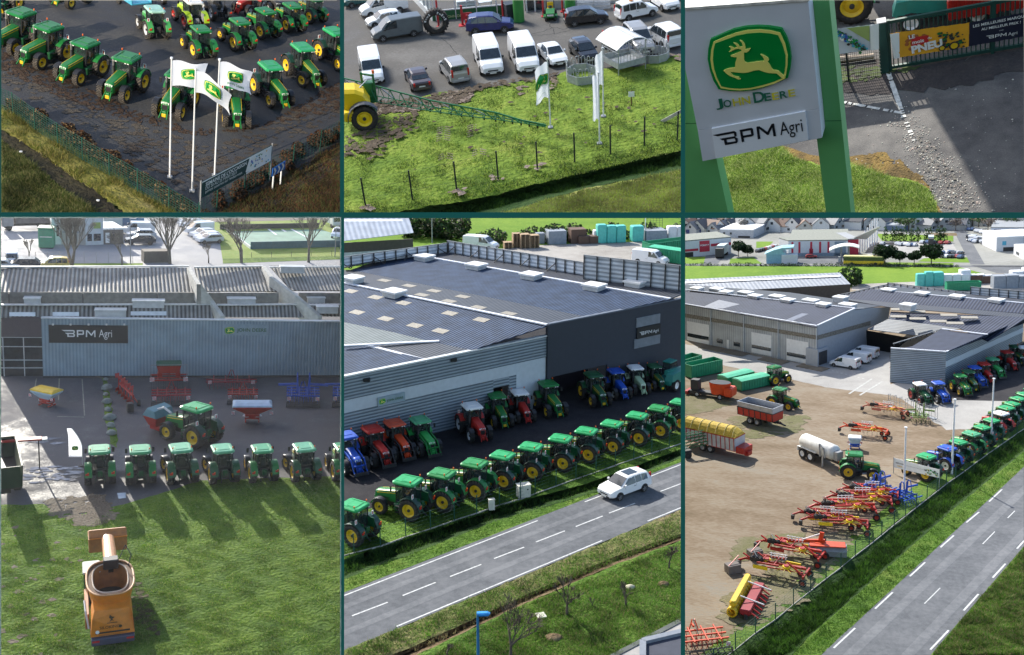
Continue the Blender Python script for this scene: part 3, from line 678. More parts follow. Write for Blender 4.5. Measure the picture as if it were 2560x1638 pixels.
def bpm(mb,o,u,v,w,m,off=.012):
 """wordmark: lettering BPM then Agri, w metres wide overall, o = bottom left"""
 k=w/7.6;o2=o+u*(k*.95)
 draw_on(mb,BPM,o2,u,v,k,m,off);text_on(mb,'Agri',o2+u*(k*4.45),u,v,k*2.2,m,0,off);return mb
def thin_post(P,px,h,r,m):return None
POLE=mat('white_pole',(.75,.76,.78),.4,var=.03);FLAGW=mat('flag_cloth',(.82,.84,.88),.8,var=.03)
def flagpole(P,base,ytop,label,group=None,r=.05,m=None):
 g0=P.g(*base);h=P.hz(base,ytop);e=root('flagpole',P,g0,0,label,'flagpole',group)
 child(e,'pole',MB().cyl((0,0,0),(0,0,h),r,m or POLE,r*.7,n=8),P,local=True);child(e,'foot',MB().box(-.15,.15,-.15,.15,0,.12,GREY,.02),P,local=True)
 child(e,'cap',MB().cyl((0,0,h),(0,0,h+.1),r*1.4,m or POLE,n=8),P,local=True);return g0,h
def flag(P,g0,ztop,w,h,yaw,label,droop=.25,wave=.18,group='white flags flying from the poles',lg=True,twist=0.,word=True,lw=.5,lz=.45):
 """rippled cloth hung from a pole; emblem parts follow the ripple"""
 def sf(a,b,off=0.):      # a along, b down 0..1
  x=a*w*(1-.08*math.sin(b*3));y=wave*a*math.sin(a*7+b*2.2)+off;z=-b*h-droop*a*a*w+.05*math.sin(a*9+b*5)
  x+=twist*b*w
  return (x,y,z)
 n=16;mb=MB();vs=[sf(i/n,j/n) for j in range(n+1) for i in range(n+1)]
 mb.add(vs,[(j*(n+1)+i,j*(n+1)+i+1,(j+1)*(n+1)+i+1,(j+1)*(n+1)+i) for j in range(n) for i in range(n)],FLAGW,True)
 o=solo('flag',mb,P,g0+Vector((0,0,ztop)),yaw,label,'flag',group)
 if lg:
  for sd in (1,-1):
   em=MB()
   def M(pts,m,off):
    # subdivide coarsely: sample through the ripple
    q=[((x*lw*.5/1.0)+.52,-y*lw*.5*w/h+lz) for x,y in ln(pts)]
    em.poly([sf(a,b,off*sd) for a,b in q],m)
   M(LOGO_O,SGREEN,.06);M(LOGO_Y,SYEL,.075);M(LOGO_I,SGREEN,.09)
   for d in DEER:M(d,SYEL,.105)
   e=bpy.data.objects.new('emblem',em.mesh('emblem'));P.col.objects.link(e);e.parent=o
  if word:
   tm=MB();vs,fs=text_polys('JOHN DEERE',1.,.01);x0=min(p.x for p in vs);x1=max(p.x for p in vs)
   for sd in (1,-1):tm.add([sf(.25+.55*(p.x-x0)/(x1-x0),.86-.55*p.y/(x1-x0)*w/h,.07*sd) for p in vs],fs,SGREEN)
   e=bpy.data.objects.new('lettering',tm.mesh('lettering'));P.col.objects.link(e);e.parent=o
 return o
FENCEG=mat('fence_green',(.012,.07,.05),.5);FENCED=mat('fence_dark',(.015,.022,.02),.6)
def fence(P,bases,h,label,m=FENCEG,mesh=True,wires=8,vstep=.3,rp=.035,rw=.006,name='fence',concrete=False):
 gs=[P.g(*b) for b in bases];e=root(name,P,gs[0],0,label,'fence')
 for g0 in gs:
  child(e,'post',MB().cyl(g0,g0+Vector((0,0,h+.05)),rp,m,n=6),P)
 mb=MB()
 for a,b in zip(gs,gs[1:]):
  if mesh:
   for i in range(wires+1):z=.05+(h-.05)*i/wires;mb.beam(a+Vector((0,0,z)),b+Vector((0,0,z)),rw*2,rw*2,m)
   k=max(1,int((b-a).length/vstep))
   for i in range(1,k):p=a.lerp(b,i/k);mb.beam(p+Vector((0,0,.03)),p+Vector((0,0,h)),rw*2,rw*2,m)
 if mesh:child(e,'mesh_panel',mb,P)
 if concrete:
  mb=MB()
  for a,b in zip(gs,gs[1:]):mb.beam(a+Vector((0,0,.05)),b+Vector((0,0,.05)),.06,.11,mat('concrete',(.26,.25,.22),.9,var=.2))
  child(e,'kickboard',mb,P)
 return e
BARK=mat('bark',(.10,.08,.06),.95,var=.3);BARKL=mat('pale_bark',(.22,.19,.16),.95,var=.3)
def bare_tree(name,P,loc,h,label,seed=1,spread=.6,m=BARK,depth=5,group=None,trunks=1,twig=.02,cat='tree',lowest=.25):
 rd=random.Random(seed);e=root(name,P,loc,rd.uniform(0,6),label,cat,group);tk=MB();br=MB()
 def grow(p,d,L,r,k):
  q=p+d*L;n=6 if k==0 else (4 if k<3 else 3)
  (tk if k==0 else br).cyl(p,q,r,m,max(r*.68,twig*.6),n=n,cap=False)
  if k>=depth:return
  for i in range(rd.choice((2,3,3)) if k<depth-1 else 5):
   v=Vector((rd.gauss(0,1),rd.gauss(0,1),rd.gauss(0,.5))).normalized()
   nd=(d+v*spread*(.7 if k else 1)+Vector((0,0,.12))).normalized();grow(q if rd.random()<.6 or k==0 else p.lerp(q,rd.uniform(.5,.9)),nd,L*rd.uniform(.66,.95),max(r*.62,twig*.7),k+1)
 for t in range(trunks):
  d=Vector((rd.uniform(-.3,.3)*(trunks>1),rd.uniform(-.3,.3)*(trunks>1),1)).normalized()
  grow(Vector((0,0,-.05)),d,h*lowest,h*.022+.02,0)
 child(e,'trunk',tk,P,local=True);child(e,'branches',br,P,local=True);return e
LEAFD=mat('dark_leaf',(.018,.045,.012),.7,var=.4,vscale=1);LEAFM=mat('mid_leaf',(.04,.085,.02),.7,var=.4,vscale=1);LEAFB=mat('brown_leaf',(.13,.055,.022),.85,var=.4,vscale=2);LEAFB2=mat('dry_bramble',(.20,.12,.05),.9,var=.4,vscale=2)
def leaf_cloud(mb,blobs,n,size,mats,seed=1):
 rg=random.Random(seed);tot=sum(b[3]**2 for b in blobs)
 for (x,y,z,r,*fl) in blobs:
  fz=fl[0] if fl else .8
  for _ in range(int(n*r*r/tot)):
   v=Vector((rg.gauss(0,1),rg.gauss(0,1),rg.gauss(0,1))).normalized()*(r*(rg.uniform(.35,1.05)**.5))
   c=Vector((x+v.x,y+v.y,z+v.z*fz));a=Vector((rg.gauss(0,1),rg.gauss(0,1),rg.gauss(0,.6))).normalized()*size*rg.uniform(.5,1.3);b=a.cross(Vector((rg.gauss(0,1),rg.gauss(0,1),rg.gauss(0,1)))).normalized()*size*rg.uniform(.4,.9)
   mb.add([c-a,c+b,c+a,c-b],[(0,1,2,3)],rg.choice(mats))
 return mb
def leafy_tree(name,P,loc,h,label,crown,n=1500,size=.3,mats=None,seed=1,group=None,cat='tree',sc=1.):
 """crown: blobs (x,y,z,r,flatness) in metres above loc"""
 e=root(name,P,loc,0,label,cat,group);tk=MB();tk.cyl((0,0,-.05),(0,0,h*.5),h*.035+.03,BARK,h*.02+.02,n=7,cap=False)
 for b in crown[:6]:tk.cyl((0,0,h*.35),(b[0]*.8,b[1]*.8,b[2]),h*.015+.02,BARK,.03,n=5,cap=False)
 child(e,'trunk',tk,P,local=True);child(e,'crown',leaf_cloud(MB(),crown,n,size,mats or [LEAFD,LEAFM],seed),P,local=True);return e
def bush(name,P,pts,r,n,size,mats,label,seed=1,cat='shrub',jit=.3,zf=.8,kind=None,group=None):
 rd=random.Random(seed);bl=[]
 for a,b in zip(pts,pts[1:]):
  A,B=P.g(*a),P.g(*b);k=max(1,int((B-A).length/(r*1.1)))
  for i in range(k):q=A.lerp(B,(i+rd.random()*.5)/k);rr=r*rd.uniform(.6,1.2);bl.append((q.x+rd.uniform(-jit,jit),q.y+rd.uniform(-jit,jit),rr*.6,rr,zf))
 return solo(name,leaf_cloud(MB(),bl,n,size,mats,seed),P,label=label,cat=cat,kind=kind,group=group)
def box_at(P,px,L,Wd,H,m,yaw,c=.03):
 return MB().box(-L/2,L/2,-Wd/2,Wd/2,0,H,m,c)
# ================================================================== implements
IMC={}
WBD=mat('warning_white',(.75,.75,.75),.6,var=.02)
def warn(m,x,y,z,s=.2):
 m.box(x-.015,x+.015,y-s,y+s,z-s,z+s,WBD)
 for k in (-1,0,1):m.beam((x-.02,y-s*.9+k*.0,z+k*s*.6-s*.3),(x-.02,y+s*.9,z+k*s*.6+s*.3),.012,s*.28,REDL,up=(0,0,1))
def cultivator(key,col,w=2.8,rows=3,roll=True,tall=False,tine=None):
 if key in IMC:return IMC[key]
 p=Proto('cultivator');rd=random.Random(hash(key)%99 if False else len(key));m=MB()
 for r in range(rows):x=-1.2+r*.8;m.beam((x,-w/2,.85),(x,w/2,.85),.12,.12,col)
 for y in (-w*.35,-w*.12,w*.12,w*.35):m.beam((-1.4,y,.85),(.9,y,.88),.1,.12,col)
 m.beam((.9,0,.9),(1.5,0,.8),.14,.16,col)
 if tall:
  for y in (-.55,.55):m.beam((-.4,y,.9),(-.3,y,2.4),.16,.2,col);m.path([(-.3,y,2.4),(-.1,y,2.7),(.2,y,2.6),(.3,y,2.2)],.06,col,6);m.beam((.3,y,2.2),(.5,y*.8,.9),.08,.08,col)
  for s in (-1,1):m.beam((-.3,s*.55,1.7),(-.3,s*w*.75,1.6),.14,.2,col)
 p.part('frame',m)
 m=MB()
 for r in range(rows):
  for k in range(int(w/.42)):
   y=-w/2+.2+k*.42+(r%2)*.2;x=-1.2+r*.8;m.path([(x,y,.85),(x-.28,y,.75),(x-.3,y,.4),(x-.02,y,.12),(x+.12,y,.02)],.028,tine or col,5)
 p.part('tines',m)
 if roll:
  m=MB()
  for k in range(10):a=2*math.pi*k/10;m.cyl((-2.0+.24*math.cos(a),-w/2,.26+.24*math.sin(a)),(-2.0+.24*math.cos(a+.5),w/2,.26+.24*math.sin(a+.5)),.02,DARK,n=4)
  for k in range(5):y=-w/2+k*w/4;m.cyl((-2.0,y-.02,.26),(-2.0,y+.02,.26),.26,DARK,n=14)
  p.part('roller',m)
 m=MB();
 for s in (-1,1):m.beam((1.0,s*.4,.5),(1.0,s*.1,1.5),.08,.08,col)
 m.beam((1.0,0,1.5),(-.4,0,.95),.06,.06,DARK);p.part('headstock',m)
 for s in (-1,1):q=MB();warn(q,-2.2 if roll else-1.5,s*w*.42,.9,.17);p.part('warning_board',q)
 IMC[key]=p;return p
def rake(key,col=ORED,ry=YEL,small=False):
 """folded rotary hay rake / tedder: long beam, rotor hubs with tine arms, carried wheels"""
 if key in IMC:return IMC[key]
 p=Proto('hay_rake');m=MB()
 m.beam((-2.6,0,1.15),(2.4,0,1.05),.16,.2,col);m.beam((2.4,0,1.05),(3.1,0,.7),.14,.16,col);m.beam((-2.6,-.9,.8),(-2.6,.9,.8),.14,.14,col);m.beam((-1.0,0,1.2),(-2.4,.7,1.5),.1,.12,col);m.beam((.4,0,1.2),(1.6,-.6,1.45),.09,.1,col);m.beam((-.6,-.7,1.3),(1.2,-.75,1.25),.12,.14,col);m.beam((-.6,.7,1.3),(1.2,.75,1.25),.12,.14,col)
 for x in (-.2,.9):m.beam((x,-.75,1.3),(x,.75,1.3),.08,.1,col)
 p.part('frame',m)
 m=MB()
 for a,b in (((-2.5,.5,1.0),(.8,.75,1.0)),((-2.3,-.5,1.0),(1.6,-.4,.8)),((1.6,.3,1.1),(2.6,.1,1.5)),((-2.6,.9,1.0),(-1.2,.5,1.7))):m.beam(a,b,.1,.1,col)
 m.box(-1.9,-.6,-.95,-.85,.7,1.05,ry);m.box(.3,1.5,.8,.88,.75,1.05,ry if small else col);m.path([(2.4,0,1.1),(1.6,.25,1.5),(.3,.2,1.25),(-1.,-.1,1.5)],.025,BLACK,5);p.part('side_guards',m)
 for (x,y) in ((-1.1,.35),(.7,-.2)):
  m=MB();m.cyl((x,y,.95),(x,y,1.25),.30,ry,n=12);m.cyl((x,y,1.25),(x,y,1.32),.22,col,n=12)
  i=p.part('rotor',m);q=MB()
  for k in range(12):
   a=2*math.pi*k/12;c_,s_=math.cos(a),math.sin(a);q.cyl((x+.3*c_,y+.3*s_,1.1),(x+1.15*c_,y+.75*s_,1.02),.025,mat('pale_yellow_tine',(.65,.52,.12),.5) if k%2 else ry,n=5)
   for d in (-.05,.05):q.cyl((x+1.12*c_+d,y+.75*s_,1.02),(x+1.2*c_+d,y+.8*s_,.5),.010,DARK,n=4)
  p.part('tine_arms',q,i)
 m=MB()
 for z in (1.55,1.75):m.cyl((-.9,-.5,z),(.5,-.35,z),.03,WHITE,n=6)
 for x in (-.8,-.5,-.2,.1,.4):m.beam((x,-.45,1.35),(x,-.4,1.8),.07,.04,WHITE)
 m.path([(1.2,.2,1.2),(1.6,.3,1.9),(1.9,-.1,1.2)],.03,CHROME,6);p.part('tine_rack',m)
 for (x,y,r) in ((-2.6,.95,.33),(-2.6,-.95,.33),(-1.9,-.75,.26)):
  t=MB();t.lathe([(-.1,r*.55),(-.12,r*.9),(0,r),(.12,r*.9),(.1,r*.55)],TYRE,n=16);i=p.part('wheel',t,None,(x,y,r));h=MB();h.lathe([(-.08,r*.56),(-.05,.01)],col,n=12);h.lathe([(.08,r*.56),(.05,.01)],col,n=12);p.part('rim',h,i)
 m=MB()
 for k in range(3):x=1.0+k*.35;m.cyl((x,.35,1.35),(x,.42,1.35),.24,BLACK,n=14);m.cyl((x,.5,1.35),(x,.57,1.35),.2,BLACK,n=14)
 p.part('spare_wheels',m)
 m=MB()
 for s in (-1,1):m.beam((-2.6,s*.9,.8),(-2.75,s*.9,.35),.08,.12,col)
 m.box(2.9,3.2,-.3,.3,.3,.75,DARK);p.part('support',m)
 IMC[key]=p;return p
def hopper(key,col,lid,base,w=1.6,L=1.5,legs=True):
 if key in IMC:return IMC[key]
 p=Proto('spreader');m=MB();m.loft([[(-.35,-.5,.8),(.35,-.5,.8),(.35,.5,.8),(-.35,.5,.8)],[(-L/2,-w/2,1.45),(L/2,-w/2,1.45),(L/2,w/2,1.45),(-L/2,w/2,1.45)],[(-L/2,-w/2,1.62),(L/2,-w/2,1.62),(L/2,w/2,1.62),(-L/2,w/2,1.62)]],col);p.part('hopper',m)
 m=MB();m.loft([[(-L/2-.06,-w/2-.06,1.6),(L/2+.06,-w/2-.06,1.6),(L/2+.06,w/2+.06,1.6),(-L/2-.06,w/2+.06,1.6)],[(-L/2,-w/2,1.72),(L/2,-w/2,1.72),(L/2,w/2,1.72),(-L/2,w/2,1.72)],[(-L*.2,-w*.44,1.85),(L*.2,-w*.44,1.85),(L*.2,w*.44,1.85),(-L*.2,w*.44,1.85)]],lid);p.part('cover',m)
 m=MB()
 for s in (-1,1):
  m.beam((0,s*.55,.1),(0,s*.6,1.3),.1,.1,base);m.beam((-.5,s*.55,.15),(.5,s*.55,.15),.1,.1,base);m.cyl((-.1,s*.45,.55),(-.1,s*.45,.6),.35,CHROME,n=14)
 m.box(-.4,.4,-.6,.6,.35,.8,base,.05);p.part('base',m)
 for s in (-1,1):q=MB();warn(q,-L/2-.05,s*w*.5,1.1,.14);p.part('warning_board',q)
 IMC[key]=p;return p
def plough(key,col,n=5):
 if key in IMC:return IMC[key]
 p=Proto('plough');m=MB();m.beam((-2.4,-.5,1.1),(1.6,.5,1.1),.16,.18,col);m.beam((1.6,.5,1.1),(2.0,0,.9),.14,.3,col);m.beam((1.9,0,.4),(1.9,0,1.6),.1,.5,col);p.part('frame',m);m=MB()
 for k in range(n):
  x=-2.2+k*.85;y=-.45+k*.21
  for z,s in ((1.1,-1),(1.1,1)):m.beam((x,y,z),(x+.2,y,z+s*.75),.09,.14,col);m.loft([[(x+.0,y-.05,z+s*.55),(x+.5,y-.05,z+s*.5),(x+.6,y-.1,z+s*.85),(x+.1,y-.1,z+s*.95)],[(x-.3,y+.3,z+s*.55),(x+.2,y+.02,z+s*.5),(x+.3,y+.02,z+s*.9),(x-.1,y+.35,z+s*.98)]],col if k%2 else RED)
 p.part('bodies',m);t=MB();t.lathe([(-.12,.2),(-.14,.3),(.14,.3),(.12,.2)],TYRE,n=16);p.part('wheel',t,None,(-2.3,-1.,.32));p.part('wheel_arm',MB().beam((-2.3,-.9,.35),(-2.2,-.4,1.1),.1,.1,col))
 IMC[key]=p;return p
def wagon(key,L=5.5,Wd=2.3,z0=1.0,z1=2.5,body=RED,inner=DARK,axles=2,open_=True,ribs=6,top=None):
 if key in IMC:return IMC[key]
 p=Proto('trailer');h=L/2;w=Wd/2;m=MB()
 for s in (-1,1):m.loft([[(-h,s*(w-.06),z0),(h,s*(w-.06),z0),(h,s*w,z0),(-h,s*w,z0)],[(-h,s*(w+.02),z1),(h,s*(w+.02),z1),(h,s*(w+.08),z1),(-h,s*(w+.08),z1)]],body)
 m.box(h-.06,h,-w,w,z0,z1,body);m.box(-h,h,-w,w,z0-.08,z0,inner);p.part('body',m)
 p.part('tailgate',MB().box(-h,-h+.07,-w+.02,w-.02,z0,z1,body))
 m=MB()
 for i in range(ribs+1):
  x=-h+.1+(L-.2)*i/ribs
  for s in (-1,1):m.beam((x,s*(w+.01),z0),(x,s*(w+.1),z1),.09,.09,top or body)
 for s in (-1,1):m.beam((-h,s*(w+.07),z1),(h,s*(w+.07),z1),.10,.10,top or body)
 m.beam((h,-w,z1),(h,w,z1),.1,.1,top or body);p.part('ribs',m)
 m=MB();m.box(-h+.2,h-.1,-.4,.4,.7,z0-.08,inner);m.beam((h-.2,0,.85),(h+1.3,0,.6),.16,.16,inner);m.beam((h,-.4,.85),(h+1.0,0,.65),.1,.1,inner);m.beam((h,.4,.85),(h+1.0,0,.65),.1,.1,inner);p.part('drawbar',m)
 for k in range(axles):
  x=-.9+k*1.25-(0 if axles>1 else-.5)
  for s in (-1,1):
   t=MB();t.lathe([(-.25,.3),(-.26,.52),(-.2,.56),(.2,.56),(.26,.52),(.25,.3)],TYRE,n=18);i=p.part('wheel',t,None,(x,s*(w-.2),.56));q=MB();q.lathe([(-.24,.31),(-.1,.01)],GREY,n=14);q.lathe([(.24,.31),(.1,.01)],GREY,n=14);p.part('rim',q,i)
 IMC[key]=p;return p
def skip(key,col,L=5.5,h=1.6,lid=None):
 if key in IMC:return IMC[key]
 p=Proto('skip');m=MB();a=L/2;w=1.2
 m.box(-a,a,-w,-w+.05,.15,h,col);m.box(-a,a,w-.05,w,.15,h,col);m.box(-a,-a+.05,-w,w,.15,h,col);m.box(a-.05,a,-w,w,.15,h,col);m.box(-a,a,-w,w,.15,.2,col);p.part('walls',m)
 m=MB();k=int(L/.5)
 for i in range(k+1):
  x=-a+.05+(L-.1)*i/k
  for s in (-1,1):m.box(x-.04,x+.04,s*w-.03 if s<0 else s*w-.02,s*w+.02 if s<0 else s*w+.05,.15,h-.02,col) if False else m.beam((x,s*(w+.03),.15),(x,s*(w+.03),h),.09,.06,col)
 for s in (-1,1):m.beam((-a,s*w,h),(a,s*w,h),.12,.1,col)
 for s in (-1,1):m.beam((s*a,-w,h),(s*a,w,h),.1,.1,col)
 p.part('ribs',m)
 if lid:p.part('lid',MB().loft([[(-a,-w,h+.06),(a,-w,h+.06),(a,w,h+.06),(-a,w,h+.06)],[(-a+.05,-w*.3,h+.22),(a-.05,-w*.3,h+.22),(a-.05,w*.3,h+.22),(-a+.05,w*.3,h+.22)]],lid))
 m=MB();m.beam((-a,-.5,.08),(a,-.5,.08),.12,.16,DARK);m.beam((-a,.5,.08),(a,.5,.08),.12,.16,DARK);p.part('runners',m)
 IMC[key]=p;return p
# ================================================================== upper left: the gravel yard with two rows of tractors
G1=ground_mat('yard_gravel',[(.36,(.020,.021,.024)),(.50,(.038,.039,.043)),(.60,(.062,.060,.058)),(.72,(.10,.092,.078))],bump=.5,bscale=9,bdist=.05,wet=(.42,.56,.55),scales=(.12,.7,5.))
G1b=ground_mat('brown_mud',[(.36,(.03,.018,.012)),(.5,(.06,.036,.024)),(.65,(.10,.065,.042))],bump=.9,bscale=6,bdist=.12)
GOLD=ground_mat('golden_grass',[(.34,(.06,.085,.018)),(.48,(.15,.15,.03)),(.6,(.25,.22,.055)),(.72,(.33,.27,.10))],bump=1,bscale=4,bdist=.25,scales=(.3,1.4,6.))
DGR1=ground_mat('dark_grass',[(.35,(.018,.030,.010)),(.5,(.035,.058,.016)),(.62,(.08,.10,.028)),(.75,(.14,.14,.05))],bump=1,bscale=3,bdist=.3,scales=(.3,1.2,5.))
sheet('ground',P1,[c1(-300,-300),c1(2700,-300),c1(2700,1800),c1(-300,1800)],G1)
sheet('verge',P1,[c1(-200,640),c1(150,800),c1(700,1130),c1(1350,1560),c1(1500,1900),c1(-200,1900)],DGR1,1,.25)
strips('verge',P1,[([c1(-100,745),c1(300,935),c1(700,1170),c1(1350,1580)],.02),([c1(-100,770),c1(250,960),c1(650,1210),c1(1230,1600)],.25),([c1(-100,850),c1(250,1060),c1(650,1330),c1(1000,1600)],.1)],GOLD,n=60,jit=.12)
strips('ditch',P1,[([c1(-100,850),c1(250,1060),c1(650,1330),c1(1000,1600)],.1),([c1(-100,900),c1(300,1150),c1(600,1360),c1(850,1600)],-.15+.2),([c1(-100,950),c1(250,1180),c1(500,1370),c1(760,1600)],.04)],ground_mat('ditch_earth',[(.35,(.015,.013,.009)),(.5,(.035,.03,.018)),(.7,(.07,.06,.03))],bump=1,bscale=4,bdist=.2),n=50,jit=.1)
sheet('verge',P1,[c1(1350,1560),c1(1600,1460),c1(2100,1200),c1(2500,960),c1(2700,900),c1(2700,1900),c1(1300,1900)],ground_mat('dry_verge',[(.35,(.03,.018,.012)),(.5,(.07,.04,.025)),(.62,(.12,.09,.04)),(.72,(.11,.12,.04))],bump=1,bscale=4,bdist=.2),1,.2)
sheet('path',P1,[c1(1480,1560),c1(2000,1330),c1(2450,1040),c1(2450,1140),c1(1950,1440),c1(1600,1600)],ground_mat('dark_path',[(.35,(.03,.026,.024)),(.6,(.07,.055,.045))],bump=.7),2,.2)
patchy('mud_patch',P1,[c1(-20,330),c1(250,420),c1(560,600),c1(900,760),c1(1300,900),c1(1700,930),c1(2420,760),c1(2420,560),c1(1900,860),c1(1400,960),c1(900,850),c1(500,720),c1(-20,480)],900,.22,G1b,2,9)
patchy('mud_patch',P1,[c1(-20,560),c1(600,900),c1(1350,1380),c1(1420,1300),c1(2400,800),c1(2400,640),c1(1500,1050),c1(700,780),c1(-20,480)],500,.22,ground_mat('leaf_litter',[(.36,(.04,.028,.022)),(.5,(.075,.058,.044)),(.65,(.12,.10,.075))],bump=.6,bscale=8),3,10,stretch=1.6)
grass('grass',P1,[c1(-20,760),c1(300,930),c1(700,1160),c1(1300,1560),c1(1040,1560),c1(560,1290),c1(250,1070),c1(-20,880)],26000,.28,.022,[GOLD,mat('straw_blade',(.34,.29,.11),.9,var=.3),mat('olive_blade',(.13,.17,.02),.9,var=.4)],label='sunlit golden grass bank beside the ditch')
grass('grass',P1,[c1(-20,960),c1(250,1180),c1(500,1380),c1(760,1560),c1(-20,1560)],30000,.22,.022,[mat('moss_blade',(.05,.085,.015),.9,var=.4),mat('olive_blade2',(.12,.14,.035),.9,var=.4),mat('straw_blade2',(.24,.22,.09),.9,var=.3)],label='mossy grass field in the lower left corner of the yard view')
grass('grass',P1,[c1(1500,1500),c1(2100,1180),c1(2500,930),c1(2500,1560),c1(1450,1560)],14000,.2,.02,[mat('russet_blade',(.13,.06,.03),.9,var=.4),mat('olive_blade3',(.09,.10,.03),.9,var=.4)],label='russet grass behind the roadside banner')
G_A='tractors parked nose out along the front of the gravel yard';G_B='tractors parked tail out in the back rows of the gravel yard'
def T1(key,rear,front,label,sc=1.,group=G_A,P=P1,c=c1):
 a,b=P.g(*c(*rear)),P.g(*c(*front));m_=(a+b)/2;yw=math.atan2(b.y-a.y,b.x-a.x)
 m_=m_-Vector((math.cos(yw),math.sin(yw),0))*.115
 h_=(len(label)*7+int(rear[0]))%5;key={('greenw',1):'greenv',('greenw',3):'greenx',('mint',2):'mintv',('mint',4):'mintv',('dusty',2):'dusty'}.get((key,h_),key)
 if P is P1:sc*=.82
 if P is P4:sc*=.93
 return place(tr(key),P,m_,yw+(h_-2)*.018,sc*(1+(h_-2)*.012),label,'tractor',group)
tag1='green tractor with yellow wheels, '
T1('dusty',(60,60),(-90,130),tag1+'cut off at the far left edge of the yard',1.,G_A)
T1('dusty',(205,310),(35,368),tag1+'leftmost whole one in the front row')
T1('dusty',(395,410),(225,468),tag1+'second of the left front row beside the cut-off pair')
T1('dusty',(655,508),(480,590),tag1+'third of the left front row, muddy front tyres')
T1('dusty',(940,615),(785,714),tag1+'just left of the three flagpoles, amber plate under its nose')
T1('dusty',(1290,730),(1172,838),tag1+'half hidden behind the tallest flag and its pole')
T1('dusty',(1640,785),(1668,900),tag1+'facing straight out behind the two lower flags')
T1('greenw',(1850,648),(1985,762),tag1+'right of the flags, nose pointing down to the right')
T1('greenw',(2070,508),(2210,622),tag1+'second to the right of the flags in the front row')
T1('greenw',(2300,405),(2440,500),tag1+'cut by the right edge of the yard view')
T1('palegreen',(1108,275),(1035,190),'small fresh green tractor with pale mint roof and grey wheels, alone between the rows',.86,G_B)
T1('lime',(1365,205),(1290,140),'lime green tractor with white roof and red wheels seen from behind',.9,G_B)
T1('green',(1432,410),(1345,332),'green tractor seen from behind, directly above the left flag',.86,G_B)
T1('green',(1712,355),(1597,277),'green tractor seen from behind, second from the left in the back row above the flags',.9,G_B)
T1('green',(1885,272),(1775,202),'green tractor seen from behind, third from the left in the back row',.85,G_B)
T1('green',(2075,228),(1965,158),'green tractor seen from behind, fourth in the back row with a bright right wheel',.88,G_B)
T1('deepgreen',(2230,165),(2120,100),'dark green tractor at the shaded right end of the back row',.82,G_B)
T1('open',(1545,140),(1490,88),'small open tractor with a roll bar beside the lime green one',.8,G_B)
T1('red',(1800,70),(1700,105),'red tractor with grey wheels at the top of the yard',.85,G_B)
T1('green',(540,10),(455,40),'green tractor cut off by the top edge of the yard',.9,G_B)
T1('open',(1860,40),(1930,90),'dark tractor in the shade behind the red one',.75,G_B)
# low blue trailer deck cut by the top edge
pr=Proto('trailer');pr.part('deck',MB().box(-2.2,2.2,-1.1,1.1,.75,.9,mat('turquoise_paint',(.06,.35,.50),.5),.03));m=MB()
for y in (-1.05,1.05):m.box(-2.2,2.2,y-.04,y+.04,.9,1.3,mat('turquoise_paint',None))
pr.part('side_rail',m);i=pr.part('wheel',MB().cyl((-.4,1.1,.4),(-.4,.85,.4),.4,TYRE,n=14));pr.part('wheel',MB().cyl((-.4,-1.1,.4),(-.4,-.85,.4),.4,TYRE,n=14));pr.part('drawbar',MB().beam((2.2,.5,.7),(3.3,0,.6),.08,.08,DARK).beam((2.2,-.5,.7),(3.3,0,.6),.08,.08,DARK))
place(pr,P1,P1.g(*c1(915,30)),P1.yaw(c1(900,0),c1(990,60)),.8,'low turquoise trailer cut off by the top edge of the yard','trailer')
T1('open',(1100,30),(1060,-30),'dark blue-grey machine at the top edge beside the turquoise trailer',.7,G_B)
# fences
F1=[c1(-90,740),c1(95,820),c1(247,930),c1(408,1035),c1(582,1140),c1(770,1252),c1(968,1360),c1(1188,1492),c1(1400,1620)]
fence(P1,F1,1.55,'green wire fence running down along the golden grass bank',wires=10,vstep=.25,rw=.010)
fence(P1,[c1(1395,1600),c1(1525,1480),c1(1718,1380),c1(1890,1275),c1(2060,1175),c1(2250,1070),c1(2460,940)],1.55,'green wire fence running behind the roadside banner to the right',wires=8,vstep=.35,rw=.006)
bush('bramble_hedge',P1,[c1(-60,690),c1(240,850),c1(560,1020),c1(900,1230),c1(1250,1430),c1(1400,1520)],.45,9000,.10,[LEAFB,LEAFB2,mat('bramble_dark',(.03,.02,.012),.9)],'russet bramble hedge inside the left wire fence',3,'hedge',.4,.8)
bush('bramble_hedge',P1,[c1(1440,1500),c1(1700,1330),c1(2000,1160),c1(2250,1010),c1(2480,890)],.5,7000,.10,[LEAFB,mat('bramble_dark',None)],'russet bramble hedge behind the roadside banner',4,'hedge',.5,.7)
# flags
g0,h0=flagpole(P1,c1(1195,1252),c1(0,415)[1],'left one of the three white flagpoles at the yard corner','white flagpoles at the yard corner',.055)
g1_,h1=flagpole(P1,c1(1352,1350),c1(0,490)[1],'middle and lowest white flagpole at the yard corner','white flagpoles at the yard corner',.055)
g2_,h2=flagpole(P1,c1(1510,1240),c1(0,425)[1],'right one of the three white flagpoles at the yard corner','white flagpoles at the yard corner',.055)
ya=P1.yaw(c1(1200,1252),c1(1400,1262))
flag(P1,g0,h0-.1,1.95,1.45,ya,'white flag with green deer shield on the left pole, spread flat',.03,.2,lw=.48,word=False)
flag(P1,g1_,h1-.1,1.95,1.2,ya-.15,'white flag with green deer shield sagging from the middle pole',.62,.3,lw=.52,word=False)
flag(P1,g2_,h2-.1,1.9,1.4,ya,'white flag with green deer shield on the right pole, drooping at its free end',.28,.25,lw=.5)
